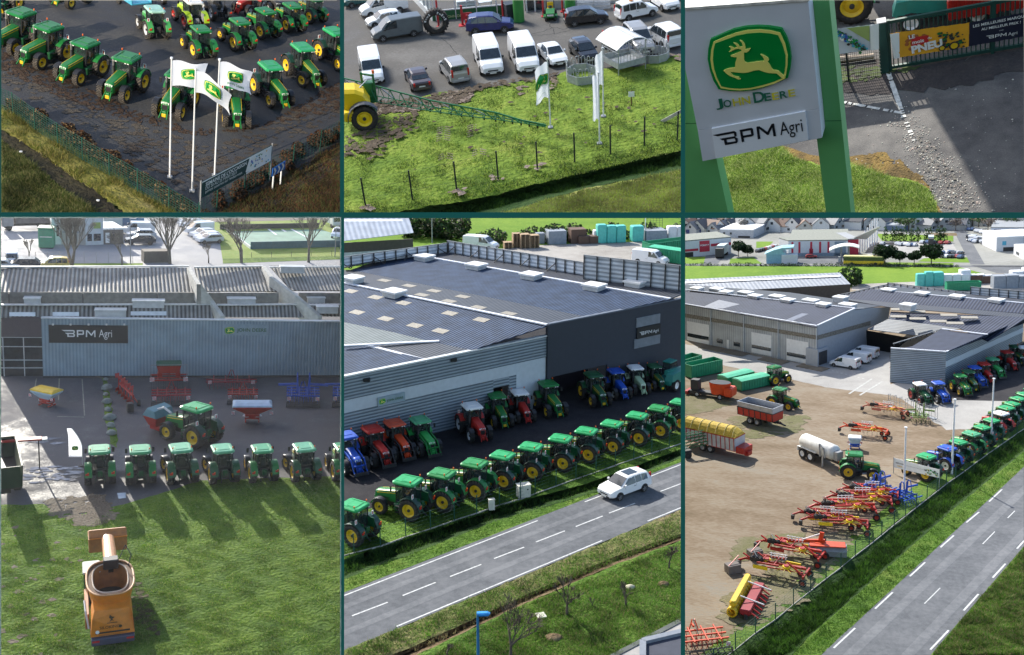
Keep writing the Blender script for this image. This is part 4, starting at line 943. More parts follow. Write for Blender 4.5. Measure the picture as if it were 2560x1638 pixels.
# roadside banner
def banner(P,a,b,ya_,yb_,bot_a,bot_b,name,label,m,draw,th=.03):
 """a,b ground pixels of its two posts; pixel rows of the top and bottom edge over each"""
 A,B=P.g(*a),P.g(*b);u,v,n=wall_frame(A,B)
 za,zb,wa,wb=P.hz(a,ya_),P.hz(b,yb_),P.hz(a,bot_a),P.hz(b,bot_b)
 e=root(name,P,A,0,label,'banner')
 for q,z in ((A,za),(B,zb)):child(e,'post',MB().cyl(q,q+Vector((0,0,z+.1)),.045,GREY,n=8),P)
 face_obj(P,e,'panel',[A+v*wa-n*.0,B+v*wb,B+v*zb,A+v*za],m,th)
 mb=MB();draw(mb,A+v*wa+n*.004,u,(B+v*wb-A-v*wa),(A+v*za-A-v*wa));child(e,'print',mb,P);return e
BNV=mat('banner_navy_green',(.012,.05,.055),.6,var=.05);BNW=mat('banner_white',(.78,.80,.80),.6,var=.05)
def dr1(mb,o,u,eu,ev):
 n=u.cross(Vector((0,0,1)));uu=eu.normalized();vv=ev.normalized();L=eu.length;H=ev.length
 mb.poly([o+eu*.60+n*.008,o+eu*.99+n*.008,o+eu*.99+ev*.93+n*.008,o+eu*.66+ev*.93+n*.008],BNW)
 mb.poly([o+ev*.93+n*.008,o+eu+ev*.93+n*.008,o+eu+ev+n*.008,o+ev+n*.008],BNW)
 rd=random.Random(3)
 for i in range(40):
  c=o+eu*rd.uniform(.68,.95)+ev*rd.uniform(.1,.85)+n*(.012+.0005*i);s=rd.uniform(.04,.1)
  mb.poly([c-uu*s,c-vv*s*.7,c+uu*s,c+vv*s*.7],rd.choice([GREEN,YEL,BLUE,mat('turquoise_paint',None),WHITE,DARK]))
 wt=BNW
 text_on(mb,"SEMAINE DE L'OCCASION",o+eu*.06+ev*.62,uu,vv,L*.56,wt,.02,.015)
 text_on(mb,"DU 20 AU 25 MARS 2023",o+eu*.06+ev*.40,uu,vv,L*.42,wt,.0,.015)
 text_on(mb,"portes ouvertes sur rendez-vous",o+eu*.06+ev*.20,uu,vv,L*.50,wt,.0,.015)
banner(P1,c1(1405,1560),c1(1897,1275),c1(0,1285)[1],c1(0,1020)[1],c1(0,1400)[1],c1(0,1130)[1],'roadside_banner','long dark green and white banner with small lettering on posts at the yard corner',BNV,dr1)
# chevron road sign
A_,B_=P1.g(*c1(1917,1335)),P1.g(*c1(1972,1300));u_,v_,n_=wall_frame(A_,B_);e=root('chevron_sign',P1,A_,0,'blue and white chevron road sign on two short white posts','road sign')
for q in (A_,B_):child(e,'post',MB().cyl(q,q+v_*1.25,.05,POLE,n=8),P1)
A2=A_-u_*.25+v_*1.0+n_*.06;w_=(B_-A_).length+.55;child(e,'panel',MB().add([A2,A2+u_*w_,A2+u_*w_+v_*.55,A2+v_*.55,A2-n_*.03,A2+u_*w_-n_*.03,A2+u_*w_+v_*.55-n_*.03,A2+v_*.55-n_*.03],[(0,1,2,3),(7,6,5,4),(3,2,6,7),(4,5,1,0),(1,5,6,2),(4,0,3,7)],mat('road_sign_blue',(.02,.14,.50),.5)),P1)
mb=MB()
for i in range(3):
 x=w_*(.06+.31*i);k=w_*.12
 mb.poly([A2+n_*.01+u_*(x+a)+v_*b for a,b in ((0,.03),(k,.03),(k*2,.27),(k,.52),(0,.52),(k,.27))],WHITE)
child(e,'chevrons',mb,P1)
# two boulders' worth of litter in the ditch
for i,(x,y,l) in enumerate(((148,1082,'white scrap of litter near the upper end of the ditch'),(690,1425,'white scrap of litter near the lower end of the ditch'))):
 solo('litter',MB().loft([[(.09*math.cos(t)*(1+.2*math.sin(3*t)),.07*math.sin(t),z*.06) for t in [k*math.pi/4 for k in range(8)]] for z in (0,1)],WHITE),P1,P1.g(*c1(x,y))+Vector((0,0,.1)),0,l,'litter')
# no sheds are built outside this view; only its own objects shade the yard
# ================================================================== upper middle: cars parked behind a grass bank
def carp(P,c,kind,col,key,mid,a,b,label,sc=1.,group=None,cat=None,**kw):
 yw=P.yaw(c(*a),c(*b));pr=car(kind,col,key,**kw);sc*=.79 if P is P2 else 1
 return place(pr,P,P.g(*c(*mid)),yw,sc,label,cat or ('van' if kind=='van' else 'car'),group)
def carf(P,c,kind,col,key,end,other,label,sc=1.,rear=False,**kw):
 """end = ground pixel under the bumper nearest the viewer; other = a ground pixel further along the car"""
 sc*=.83 if P is P2 else 1
 e,o=P.g(*c(*end)),P.g(*c(*other));d=(o-e).normalized();L=ST[kind][0]*sc
 h=d if rear else-d;ctr=e+d*(L/2);pr=car(kind,col,key,**kw)
 return place(pr,P,ctr,math.atan2(h.y,h.x),sc,label,'van' if kind=='van' else 'car',kw.get('group'))
ASPH2=ground_mat('wet_asphalt',[(.36,(.045,.041,.036)),(.48,(.085,.078,.069)),(.58,(.125,.115,.102)),(.70,(.18,.168,.15))],bump=.5,bscale=14,bdist=.04,scales=(.10,.5,6.),wet=(.40,.55,.35))
GR2=ground_mat('lush_grass',[(.34,(.05,.10,.015)),(.46,(.11,.18,.025)),(.56,(.18,.26,.035)),(.66,(.26,.31,.055)),(.76,(.28,.23,.10))],bump=1,bscale=3.5,bdist=.3,scales=(.18,.8,4.))
GR2b=ground_mat('ditch_grass',[(.34,(.012,.030,.008)),(.5,(.025,.058,.014)),(.65,(.05,.09,.025))],bump=1,bscale=3.5,bdist=.3,scales=(.3,1.2,5.))  # shade of the ditch is put into this dark grass colour
MUD2=ground_mat('churned_mud',[(.36,(.07,.05,.035)),(.48,(.16,.115,.085)),(.58,(.27,.21,.17)),(.68,(.10,.11,.03))],bump=1,bscale=5,bdist=.2,scales=(.5,1.6,7.),rough=.7)
sheet('asphalt',P2,[c2(-300,-900),c2(2800,-900),c2(2800,700),c2(-300,800)],ASPH2)
strips('grass_bank',P2,[([c2(-100,735),c2(250,720),c2(500,705),c2(680,650),c2(950,628),c2(1250,575),c2(1480,545),c2(1600,490),c2(2100,470),c2(2290,405),c2(2600,330)],.03),
  ([c2(-100,1100),c2(700,1010),c2(1500,860),c2(2600,690)],.06),([c2(-100,1480),c2(168,1470),c2(808,1365),c2(1376,1222),c2(1889,1105),c2(2600,950)],.05),([c2(-100,1600),c2(330,1500),c2(1000,1390),c2(1500,1260),c2(2385,1055),c2(2600,1000)],-.15)],GR2,n=70,jit=.07)
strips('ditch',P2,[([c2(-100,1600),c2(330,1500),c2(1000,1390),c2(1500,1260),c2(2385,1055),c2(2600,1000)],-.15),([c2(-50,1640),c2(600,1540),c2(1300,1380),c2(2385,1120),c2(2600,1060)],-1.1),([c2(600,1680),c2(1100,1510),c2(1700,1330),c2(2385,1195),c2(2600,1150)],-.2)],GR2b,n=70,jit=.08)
strips('verge',P2,[([c2(600,1680),c2(1100,1510),c2(1700,1330),c2(2385,1195),c2(2600,1150)],-.2),([c2(700,1900),c2(1300,1650),c2(2600,1400)],-.1),([c2(700,2100),c2(2600,1800)],-.1)],
  ground_mat('mown_verge',[(.34,(.10,.14,.03)),(.46,(.19,.24,.045)),(.56,(.28,.31,.07)),(.68,(.33,.28,.13))],bump=1,bscale=4,bdist=.25,scales=(.25,1.,5.)),n=60,jit=.06)
MUDD=ground_mat('dark_mud',[(.36,(.035,.025,.017)),(.5,(.08,.058,.04)),(.64,(.13,.10,.07))],bump=1,bscale=5,bdist=.2)
for i,(poly,n_,sz,mm_) in enumerate((([(230,740),(420,710),(620,690),(760,655),(930,640),(900,720),(700,760),(560,790),(350,800),(240,830)],520,.22,MUD2),([(230,740),(420,710),(620,690),(760,655),(930,640),(900,720),(700,760),(560,790),(350,800),(240,830)],420,.2,MUDD),([(1200,640),(1300,600),(1320,650),(1270,680)],14,.22,MUD2),([(1470,560),(1530,550),(1530,600),(1470,640)],16,.2,MUD2),([(250,840),(560,800),(420,960),(200,1060),(20,1120),(20,980)],260,.2,MUDD),([(20,760),(500,700),(1000,600),(1500,530),(1500,560),(1000,640),(520,740),(20,790)],200,.25,MUDD),([(2290,400),(2400,395),(2400,440),(2320,430)],10,.4,MUD2),([(1040,1250),(1150,1265),(1090,1310)],10,.2,MUD2),([(740,1370),(880,1340),(840,1400)],14,.2,MUD2),([(120,1470),(240,1460),(200,1520)],10,.25,MUD2),([(1280,1190),(1450,1170),(1420,1230)],8,.2,MUD2),([(20,1100),(200,1030),(500,880),(480,960),(200,1180)],40,.3,MUDD),([(560,820),(1400,700),(2300,600),(2300,1000),(400,1300)],40,.18,MUDD))):
 patchy('mud_patch',P2,[c2(*q) for q in poly],n_,sz,mm_,13+i*2,i)
BL2=[mat('blade_green',(.075,.16,.018),.8,var=.35),mat('blade_lime',(.30,.38,.05),.8,var=.3),mat('blade_pale',(.28,.34,.10),.8,var=.3),mat('blade_dark',(.03,.07,.012),.8,var=.3)]
grass('grass',P2,[c2(0,1040),c2(500,800),c2(1000,650),c2(1500,560),c2(1600,640),c2(1850,560),c2(2400,440),c2(2400,1060),c2(1500,1270),c2(330,1500),c2(0,1506)],60000,.13,.02,BL2,seed=3,label='lush bright grass bank below the parked cars')
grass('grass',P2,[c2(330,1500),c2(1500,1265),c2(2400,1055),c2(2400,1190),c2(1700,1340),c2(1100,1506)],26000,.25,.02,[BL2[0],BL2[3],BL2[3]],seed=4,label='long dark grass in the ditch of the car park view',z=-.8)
grass('grass',P2,[c2(1100,1506),c2(1700,1340),c2(2400,1195),c2(2400,1506)],22000,.14,.02,[BL2[1],BL2[2],mat('straw_blade2',None)],seed=5,label='mown verge at the lower edge of the car park view',z=-.1)
W_=mat('car_white',(.80,.80,.80),.3,var=.03,coat=.6);SIL=mat('car_silver',(.42,.42,.42),.3,metal=.4,var=.03);BLK=mat('car_black',(.012,.013,.016),.2,coat=.8);GRV=mat('car_grey',(.10,.12,.13),.35,var=.08,coat=.4);NVY=mat('car_navy',(.012,.02,.12),.25,coat=.8);TEAL=mat('car_teal',(.015,.09,.09),.3,coat=.5);BRN=mat('car_dark_plum',(.06,.045,.05),.3,coat=.6)
carf(P2,c2,'van',W_,'white',(232,612),(190,440),'white van at the left with its bonnet behind the green sprayer boom',.93)
carf(P2,c2,'sedan',BRN,'plum',(572,660),(500,520),'dark plum saloon seen from behind, left of the silver people carrier',.93,rear=True)
carf(P2,c2,'mpv',SIL,'silver',(842,600),(738,470),'silver people carrier with black roof rails seen from behind',.93,rear=True,rails=True)
carf(P2,c2,'van',W_,'white',(1068,548),(1000,390),'white van facing the grass, left one of the two side by side',1.0)
carf(P2,c2,'van',W_,'white',(1322,532),(1250,385),'white van facing the grass, right one of the two side by side',1.0)
carf(P2,c2,'sedan',W_,'whites',(1540,482),(1435,370),'white saloon parked right of the two white vans',.90)
carf(P2,c2,'hatch',BLK,'black',(1750,455),(1645,340),'black hatchback behind the oval hay feeder',.92)
carf(P2,c2,'suv',BLK,'black',(2000,425),(1885,310),'black car mostly hidden behind the roofed square feeder',.9)
carf(P2,c2,'mpv',SIL,'beige',(2140,398),(2015,260),'silver people carrier with brown sides behind the round hay feeder',.98,rails=True)
carf(P2,c2,'mpv',W_,'whitem',(2345,352),(2180,250),'small white van at the right edge seen from behind',.95,rear=True)
carp(P2,c2,'van',GRV,'grey',(388,258),(555,262),(290,308),'grey crew van parked beside the showroom corner',.93)
carp(P2,c2,'hatch',W_,'whiteh',(300,172),(400,150),(190,190),'small white hatchback between the grey van and the long white van',.88)
carp(P2,c2,'van',W_,'white',(295,95),(470,70),(165,125),'long white van at the upper left behind the hatchback',.93)
carp(P2,c2,'suv',TEAL,'teal',(130,30),(250,5),(60,45),'dark teal car cut off in the upper left corner',.85)
carp(P2,c2,'suv',NVY,'navy',(1045,218),(962,250),(1165,238),'navy blue car parked side-on in front of the showroom',.98)
carp(P2,c2,'suv',BLK,'black',(1718,162),(1638,198),(1815,180),'black car with silver window trim below the second green column',.9)
carp(P2,c2,'mpv',W_,'whitem',(2070,118),(2025,165),(2178,133),'white high-roofed van with an orange beacon bar on its roof',.92)
carf(P2,c2,'mpv',W_,'whitem',(2330,88),(2170,-10),'white van nosing in at the upper right corner',.9)
carp(P2,c2,'sedan',BRN,'plum',(2450,20),(2350,-40),(2460,30),'brown car cut off by the upper right corner',.8)
bb=P2.g(*c2(2070,118));solo('beacon_bar',MB().box(-.55,.55,-.14,.14,0,.10,mat('amber_bar',(.75,.25,.02),.4),.02),P2,bb+Vector((-.2,0,1.34)),P2.yaw(c2(2025,60),c2(2080,20)),'orange beacon bar lying on the roof of the high white van','beacon bar')
# showroom -------------------------------------------------------------
A=P2.g(*c2(640,148));B=P2.g(*c2(2520,-25));u,v,n=wall_frame(A,B);D=-n
if D.y<0:D=n
e=root('showroom',P2,A,0,'glazed showroom with white frames and a green band at its foot','showroom')
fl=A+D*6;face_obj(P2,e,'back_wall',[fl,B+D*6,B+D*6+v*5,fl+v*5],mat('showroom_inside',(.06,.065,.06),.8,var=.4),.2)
WHF=mat('white_frame',(.62,.64,.64),.5,var=.05);L_=(B-A).length
def along(px): # position on the facade line under crop column px
 q=P2.on(*c2(px,80),A,n);return (q-A).dot(u)
mb=MB()
for x in (655,797,945,1090,1300,1360):
 t=along(x);p=A+u*t;mb.beam(p+v*.0,p+v*4.5,.10,.12,WHF)
for z in (.75,):mb.beam(A+v*z,A+u*along(1210)+v*z,.08,.08,WHF)
child(e,'window_frame',mb,P2)
mb=MB();t1=along(1210);mb.add([A-D*.05,A+u*t1-D*.05,A+u*t1-D*.05+v*.7,A-D*.05+v*.7,A+D*.1,A+u*t1+D*.1,A+u*t1+D*.1+v*.7,A+D*.1+v*.7],[(0,1,2,3),(3,2,6,7),(1,5,6,2)],mat('dark_green_band',(.01,.10,.035),.5));child(e,'foot_band',mb,P2)
mb=MB();text_on(mb,'JOHN DEERE',A+u*along(730)+v*.15-D*.07,u,v,1.6,mat('band_lettering',(.5,.6,.3),.5));child(e,'lettering',mb,P2)
t2,t3=along(1290),along(1420);mb=MB();mb.quad(A+D*.3+u*t2,A+D*.3+u*t3,A+D*.3+u*t3+v*2.5,A+D*.3+u*t2+v*2.5,CGLASS);child(e,'door',mb,P2)
mb=MB();t2,t4=along(1420),L_;mb.quad(A+D*.25+u*t2,A+D*.25+u*t4,A+D*.25+u*t4+v*4.5,A+D*.25+u*t2+v*4.5,mat('showroom_wall',(.30,.31,.31),.7,var=.2));child(e,'wall',mb,P2)
# left wing glazing
C_=P2.g(*c2(450,-60));mb=MB();uu=(C_-A).normalized()
for i in range(9):p=A+uu*(i*1.25);mb.beam(p,p+v*4.5,.09,.09,WHF)
mb.beam(A+v*.25,C_+v*.25,.12,.5,WHF);mb.beam(A+v*2.2,C_+v*2.2,.07,.07,WHF);child(e,'window_frame',mb,P2)
mb=MB();mb.quad(A+D*.15+v*.0,C_+D*.15,C_+D*.15+v*4.5,A+D*.15+v*4.5,mat('pale_glass',(.30,.34,.36),.1,var=.15));child(e,'window',mb,P2)
REDP=mat('red_post',(.50,.03,.035),.5)
for i,(x,yb,l) in enumerate(((682,190,'leftmost, behind the standing tyre'),(1135,130,'by the dark bins'),(1418,118,'left of the ride-on mower'),(1552,85,'by the second green column'))):
 g0=P2.g(*c2(x,yb));e2=root('red_post',P2,g0,0,'slim red post in front of the showroom, '+l,'post','red posts in front of the showroom');hh=4.5 if i<2 else 1.5
 child(e2,'post',MB().cyl((0,0,0),(0,0,hh),.075,REDP,n=10),P2,local=True);child(e2,'foot',MB().box(-.16,.16,-.16,.16,0,.06,REDP,.01),P2,local=True)
COLG=mat('column_green',(.035,.22,.04),.5,var=.1)
for (x,yb,l) in ((1247,152,'thick round green column at the middle of the showroom front'),(1607,95,'thick round green column behind the black car')):
 g0=P2.g(*c2(x,yb));e2=root('green_column',P2,g0,0,l,'column','green showroom columns');child(e2,'shaft',MB().cyl((0,0,.05),(0,0,6),.40,COLG,n=24),P2,local=True);child(e2,'foot',MB().cyl((0,0,0),(0,0,.08),.43,mat('dark_green_band',None),n=24),P2,local=True)
# goods behind the glass
CR=mat('crate_white',(.55,.57,.58),.6)
for i,(x,yb,k,l) in enumerate(((850,120,4,'shorter stack of pale crates in the showroom window'),(915,112,8,'taller stack of pale crates in the showroom window'))):
 g0=P2.g(*c2(x,yb))+D*.8;pr=Proto('crate_stack')
 for j in range(k):pr.part('crate',MB().box(-.38,.38,-.28,.28,j*.26,j*.26+.235,CR,.02).box(-.3,.3,-.29,.29,j*.26+.08,j*.26+.15,GREY))
 place(pr,P2,g0,.1,1,l,'crates')
pr=Proto('table');m=MB().box(-.5,.5,-.3,.3,.72,.76,CR);pr.part('table_top',m)
for sx in (-.45,.45):
 for sy in (-.25,.25):pr.part('leg',MB().box(sx-.02,sx+.02,sy-.02,sy+.02,0,.72,CR))
place(pr,P2,P2.g(*c2(1015,100))+D*.8,.2,1,'small pale table standing in the showroom window','table')
# standing tyre with white letters
g0=P2.g(*c2(668,238));yw=P2.yaw(c2(640,240),c2(700,232));pr=Proto('tyre_sculpture');m=MB()
m.lathe([(-.26,.52),(-.30,.70),(-.28,.86),(-.1,.90),(.1,.90),(.28,.86),(.30,.70),(.26,.52),(.0,.48),(-.26,.52)],TYRE,(0,0,.92),n=30);pr.part('tyre',m)
m=MB()
for k in range(26):
 a=2*math.pi*k/26;m.box(0,0,0,0,0,0,TYRE);c_,s_=math.cos(a),math.sin(a)
 m.add([(.88*math.cos(a+q)*1,y,.92+.88*math.sin(a+q)) if r==0 else (.955*math.cos(a+q),y,.92+.955*math.sin(a+q)) for r in (0,1) for (q,y) in ((-.05,-.29),(.05,-.29),(.12,.29),(.02,.29))],[(4,5,6,7),(0,1,5,4),(1,2,6,5),(2,3,7,6),(3,0,4,7)],TYRE)
pr.part('tread',m);m=MB()
for a0,word in ((math.pi*.92,'BONS'),(math.pi*.42,'PNEUS')):
 for i,ch in enumerate(word):
  a=a0-i*.24;o_=Vector((.70*math.cos(a)-.06,-.315,.92+.70*math.sin(a)-.06));text_on(m,ch,o_,Vector((math.sin(a),0,-math.cos(a))),Vector((math.cos(a),0,math.sin(a))),.11,WHITE,.03,.0)
pr.part('lettering',m);pr.part('stand',MB().box(-.5,.5,-.35,.35,0,.1,DARK,.02))
place(pr,P2,g0,yw,1,'big black tyre standing upright with white letters round its sidewall','tyre')
# red display stand and bins
pr=Proto('display_stand');pr.part('column',MB().box(-.08,.08,-.08,.08,0,1.5,REDP));pr.part('panel',MB().box(-.05,.75,-.06,.0,.45,.95,REDP,.02));pr.part('foot',MB().box(-.3,.7,-.3,.3,0,.05,REDP))
place(pr,P2,P2.g(*c2(850,180)),P2.yaw(c2(850,180),c2(950,172)),1,'red display stand between the tyre and the navy car','stand')
pr=Proto('waste_bin');pr.part('bin',MB().loft([[(-.28,-.3,0),(.28,-.3,0),(.28,.3,0),(-.28,.3,0)],[(-.34,-.38,1.0),(.34,-.38,1.0),(.34,.38,1.0),(-.34,.38,1.0)]],mat('bin_dark',(.03,.04,.05),.5)));pr.part('lid',MB().box(-.36,.36,-.40,.40,1.0,1.08,mat('bin_dark',None),.03));pr.part('wheel',MB().cyl((-.25,.34,.1),(-.25,.40,.1),.1,TYRE))
place(pr,P2,P2.g(*c2(1185,135)),.3,1.15,'dark wheeled bin beside the first green column','bin')
# ride-on mower seen head-on
pr=Proto('ride_on_mower');m=MB();m.loft([[(-.32,.9,.35),(.32,.9,.35),(.32,.9,.65),(-.32,.9,.65)],[(-.36,.2,.35),(.36,.2,.35),(.34,.2,.85),(-.34,.2,.85)]],GREEN);pr.part('hood',m)
pr.part('deck',MB().box(-.55,.55,-.3,.5,.14,.3,GREEN,.04));pr.part('seat',MB().box(-.24,.24,-.55,-.1,.55,.68,YEL,.05).box(-.24,.24,-.62,-.5,.6,1.1,YEL,.05));pr.part('steering_wheel',MB().cyl((0,.05,.85),(0,-.02,.95),.16,BLACK));
for sx in (-.4,.4):pr.part('rear_wheel',MB().cyl((sx-.11,-.4,.26),(sx+.11,-.4,.26),.26,TYRE,n=14));pr.part('front_wheel',MB().cyl((sx*.9-.06,.65,.19),(sx*.9+.06,.65,.19),.19,TYRE,n=12))
pr.part('headlight',MB().box(-.25,.25,.895,.91,.45,.58,LAMP));pr.part('roll_bar',MB().path([(-.3,-.6,.5),(-.3,-.65,1.5),(.3,-.65,1.5),(.3,-.6,.5)],.03,BLACK))
place(pr,P2,P2.g(*c2(1468,128)),P2.yaw(c2(1468,60),c2(1468,128))-math.pi/2,.95,'green ride-on mower with yellow seat facing out between red posts','mower')
pr=Proto('gate_stack');
for k in range(5):
 m=MB();y=k*.12
 for z in (.1,.32,.54,.76,.98,1.2):m.cyl((-1.1,y,z),(1.1,y,z),.022,GALV,n=6)
 for x in (-1.1,0,1.1):m.cyl((x,y,.05),(x,y,1.25),.025,GALV,n=6)
 pr.part('gate',m)
place(pr,P2,P2.g(*c2(1770,75)),P2.yaw(c2(1700,75),c2(1850,68)),1.15,'stack of galvanised field gates leaning behind the black car','gates')
# sprayer --------------------------------------------------------------
gw=P2.g(*c2(172,922));yw=P2.yaw(c2(172,922),c2(-120,960));R3=lambda x,y,z:gw+Matrix.Rotation(yw,3,'Z')@ Vector((x,y,z))
fr=Matrix.Translation(gw)@ Matrix.Rotation(yw,4,'Z');e=root('field_sprayer',P2,gw,yw,'yellow tank sprayer with a long green folding boom stretched over the grass','sprayer')
t,r,hb=wheel_mb(.82,.42,mat('bright_yellow',(.82,.58,.01),.45),TYRE,26)
wq=child(e,'wheel',t,P2,local=True);wq.location=(0,.0,.82);a_=child(wq,'rim',r,P2,local=True);child(a_,'hub',hb,P2,local=True)
# which side faces the viewer
child(e,'mudguard',arc_fender(1.0,R(-5),R(150),.52,0,mat('mudguard_grey',(.05,.055,.07),.5),.05,c=(0,.82)),P2,local=True)
YT=mat('tank_yellow',(.80,.55,.01),.4,var=.06)
tk=MB();prof=[(-.5,1.5),(-.2,2.15),(.3,2.45),(1.2,2.55),(3.0,2.5),(3.2,1.2),(.6,.95),(-.1,1.1)];sgn=-1 if (Matrix.Rotation(yw,3,'Z')@ Vector((0,1,0))).dot(P2.C-gw)>0 else 1
tk.prism(prof,sgn*.35,sgn*1.9,YT,.22,smooth=False);child(e,'tank',tk,P2,local=True)
child(e,'chemical_box',MB().box(.35,1.2,sgn*-.15,sgn*.35,.75,1.35,YT,.08) if sgn>0 else MB().box(.35,1.2,-.35,.15,.75,1.35,YT,.08),P2,local=True)
child(e,'chassis',MB().box(-.8,3.5,min(sgn*.4,sgn*1.6),max(sgn*.4,sgn*1.6),.6,.9,DGREEN,.05),P2,local=True)
bmN=MB();GB2=mat('boom_green',(.015,.14,.05),.45,var=.15)
lowp=[(-60,640),(200,690),(420,728),(620,765),(840,800),(1080,832),(1260,858),(1435,890)];topp=[(-60,530),(200,590),(420,652),(620,705),(840,748),(1080,792),(1260,845),(1435,880)]
lo_,hi_=[],[]
for a,b in zip(lowp,topp):
 q=P2.g(*c2(*a),1.15);z=P2.zat(q,c2(*b)[1]);lo_.append(q);hi_.append(Vector((q.x,q.y,max(z,1.22))))
dd=(lo_[4]-lo_[1]).normalized();sd=Vector((-dd.y,dd.x,0))*.45
for k in range(len(lo_)-1):
 w1,w2=1-k/8,1-(k+1)/8
 for s in (-1,1):bmN.beam(lo_[k]+sd*s*w1,lo_[k+1]+sd*s*w2,.045,.045,GB2)
 bmN.beam(hi_[k],hi_[k+1],.07,.07,GB2)
 nseg=3
 for j in range(nseg):
  f0,f1=j/nseg,(j+1)/nseg;l0,h0,l1,h1_=lo_[k].lerp(lo_[k+1],f0),hi_[k].lerp(hi_[k+1],f0),lo_[k].lerp(lo_[k+1],f1),hi_[k].lerp(hi_[k+1],f1);ww=w1+(w2-w1)*f0
  bmN.beam(l0+sd*ww,h0,.03,.03,GB2);bmN.beam(l0-sd*ww,h0,.03,.03,GB2);bmN.beam(h0,l1+sd*ww*(1 if j%2 else-1),.05,.05,CHROME if j%3==1 else GB2);bmN.beam(l0+sd*ww,l0-sd*ww,.04,.04,GB2)
  bmN.box(l0.x-.05,l0.x+.05,l0.y-.05,l0.y+.05,l0.z-.2,l0.z,BLACK)
child(e,'boom',bmN,P2)
mb=MB();q=lo_[1]
for s in (-.45,.45):
 mb.beam(q+dd*s+Vector((0,0,-.2)),q+dd*s+Vector((0,0,1.6)),.12,.12,GB2)
for z in (0,.5,1.0,1.5):mb.beam(q-dd*.5+Vector((0,0,z)),q+dd*.5+Vector((0,0,z)),.1,.1,GB2)
mb.beam(q+dd*.3+Vector((0,0,.2)),R3(1.0,sgn*.5,1.6),.07,.07,GB2);mb.beam(q-dd*.3+Vector((0,0,.2)),R3(1.2,sgn*1.4,1.7),.07,.07,GB2);mb.beam(q+Vector((0,0,1.2)),R3(.4,sgn*.6,2.2),.06,.06,CHROME)
mb.box(q.x-.3,q.x+.3,q.y-.25,q.y+.25,.9,2.2,GB2,.05);child(e,'mast',mb,P2)
child(e,'beacon',MB().cyl(q+dd*.5+Vector((0,0,1.65)),q+dd*.5+Vector((0,0,1.85)),.08,ORNG),P2)
# feeders ---------------------------------------------------------------
def feeder(P,px,rx,ry,yaw,label,n=8,hgt=.55,loops=2):
 pr=Proto('hay_feeder');pts=[(rx*math.cos(2*math.pi*(i+.5)/n),ry*math.sin(2*math.pi*(i+.5)/n)) for i in range(n)]
 for (a,b) in zip(pts,pts[1:]+pts[:1]):
  a=Vector((*a,0));b=Vector((*b,0));m=MB();m.beam(a+Vector((0,0,hgt/2+.03)),b+Vector((0,0,hgt/2+.03)),.035,hgt,GALV);i=pr.part('panel',m)
  m=MB();m.cyl(a+Vector((0,0,hgt)),b+Vector((0,0,hgt)),.03,GALV,n=6);m.cyl(a,a+Vector((0,0,hgt+.3)),.03,GALV,n=6)
  L=(b-a).length;d=(b-a)/L
  for k in range(loops):
   c=a+d*(L*(k+.5)/loops);w=.11;z0=hgt
   arc=[c-d*w+Vector((0,0,z0)),c-d*w+Vector((0,0,z0+.42)),c-d*w*.7+Vector((0,0,z0+.52)),c+Vector((0,0,z0+.56)),c+d*w*.7+Vector((0,0,z0+.52)),c+d*w+Vector((0,0,z0+.42)),c+d*w+Vector((0,0,z0))]
   m.path(arc,.022,GALV,6)
  pr.part('hoops',m,i)
 place(pr,P,P.g(*px),yaw,1,label,'hay feeder')
feeder(P2,c2(1690,555),1.05,1.25,P2.yaw(c2(1600,560),c2(1790,545)),'galvanised oval hay feeder standing below the black hatchback')
feeder(P2,c2(2195,415),1.0,.95,.2,'galvanised round hay feeder standing at the right of the grass',n=10,loops=1)
pr=Proto('roofed_feeder');m=MB();W2=1.05
m.box(-W2,W2,-W2,W2,.45,.5,GALV);m.box(-W2,W2,-W2-.02,-W2+.02,.45,.85,GALV);m.box(-W2,W2,W2-.02,W2+.02,.45,.85,GALV);m.box(-W2-.02,-W2+.02,-W2,W2,.45,.85,GALV);m.box(W2-.02,W2+.02,-W2,W2,.45,.85,GALV);pr.part('tray',m)
for sx in (-1,1):
 for sy in (-1,1):pr.part('leg',MB().cyl((sx*W2,sy*W2,0),(sx*W2,sy*W2,2.1),.035,GALV,n=8))
m=MB()
for s in range(4):
 for k in range(4):
  c=-W2+.3+k*.5;f=(lambda t,z:{0:(t,-W2,z),1:(t,W2,z),2:(-W2,t,z),3:(W2,t,z)}[s]);w=.12
  m.path([f(c-w,.85),f(c-w,1.3),f(c,1.42),f(c+w,1.3),f(c+w,.85)],.02,GALV,5)
 m.cyl({0:(-W2,-W2,1.5),1:(-W2,W2,1.5),2:(-W2,-W2,1.5),3:(W2,-W2,1.5)}[s],{0:(W2,-W2,1.5),1:(W2,W2,1.5),2:(-W2,W2,1.5),3:(W2,W2,1.5)}[s],.025,GALV,n=6)
pr.part('hoops',m);m=MB();rings=[]
for i in range(13):
 a=-1.0+2.0*i/12;rings.append([(a*1.35,y,2.45-.55*a*a-(.0 if k else .04)) for k in (0,1) for y in ((-1.35,1.35) if k else (1.35,-1.35))])
m.loft(rings,WHITE);pr.part('roof',m)
m=MB()
for i in range(14):y=-1.3+.2*i;m.path([(a*1.35,y,2.46-.55*a*a) for a in (-1,-.5,0,.5,1)],.015,LGREY,4)
pr.part('corrugation',m)
place(pr,P2,P2.g(*c2(1982,478)),P2.yaw(c2(1940,540),c2(2090,500)),.98,'square galvanised feeder with a curved white tin roof','hay feeder')
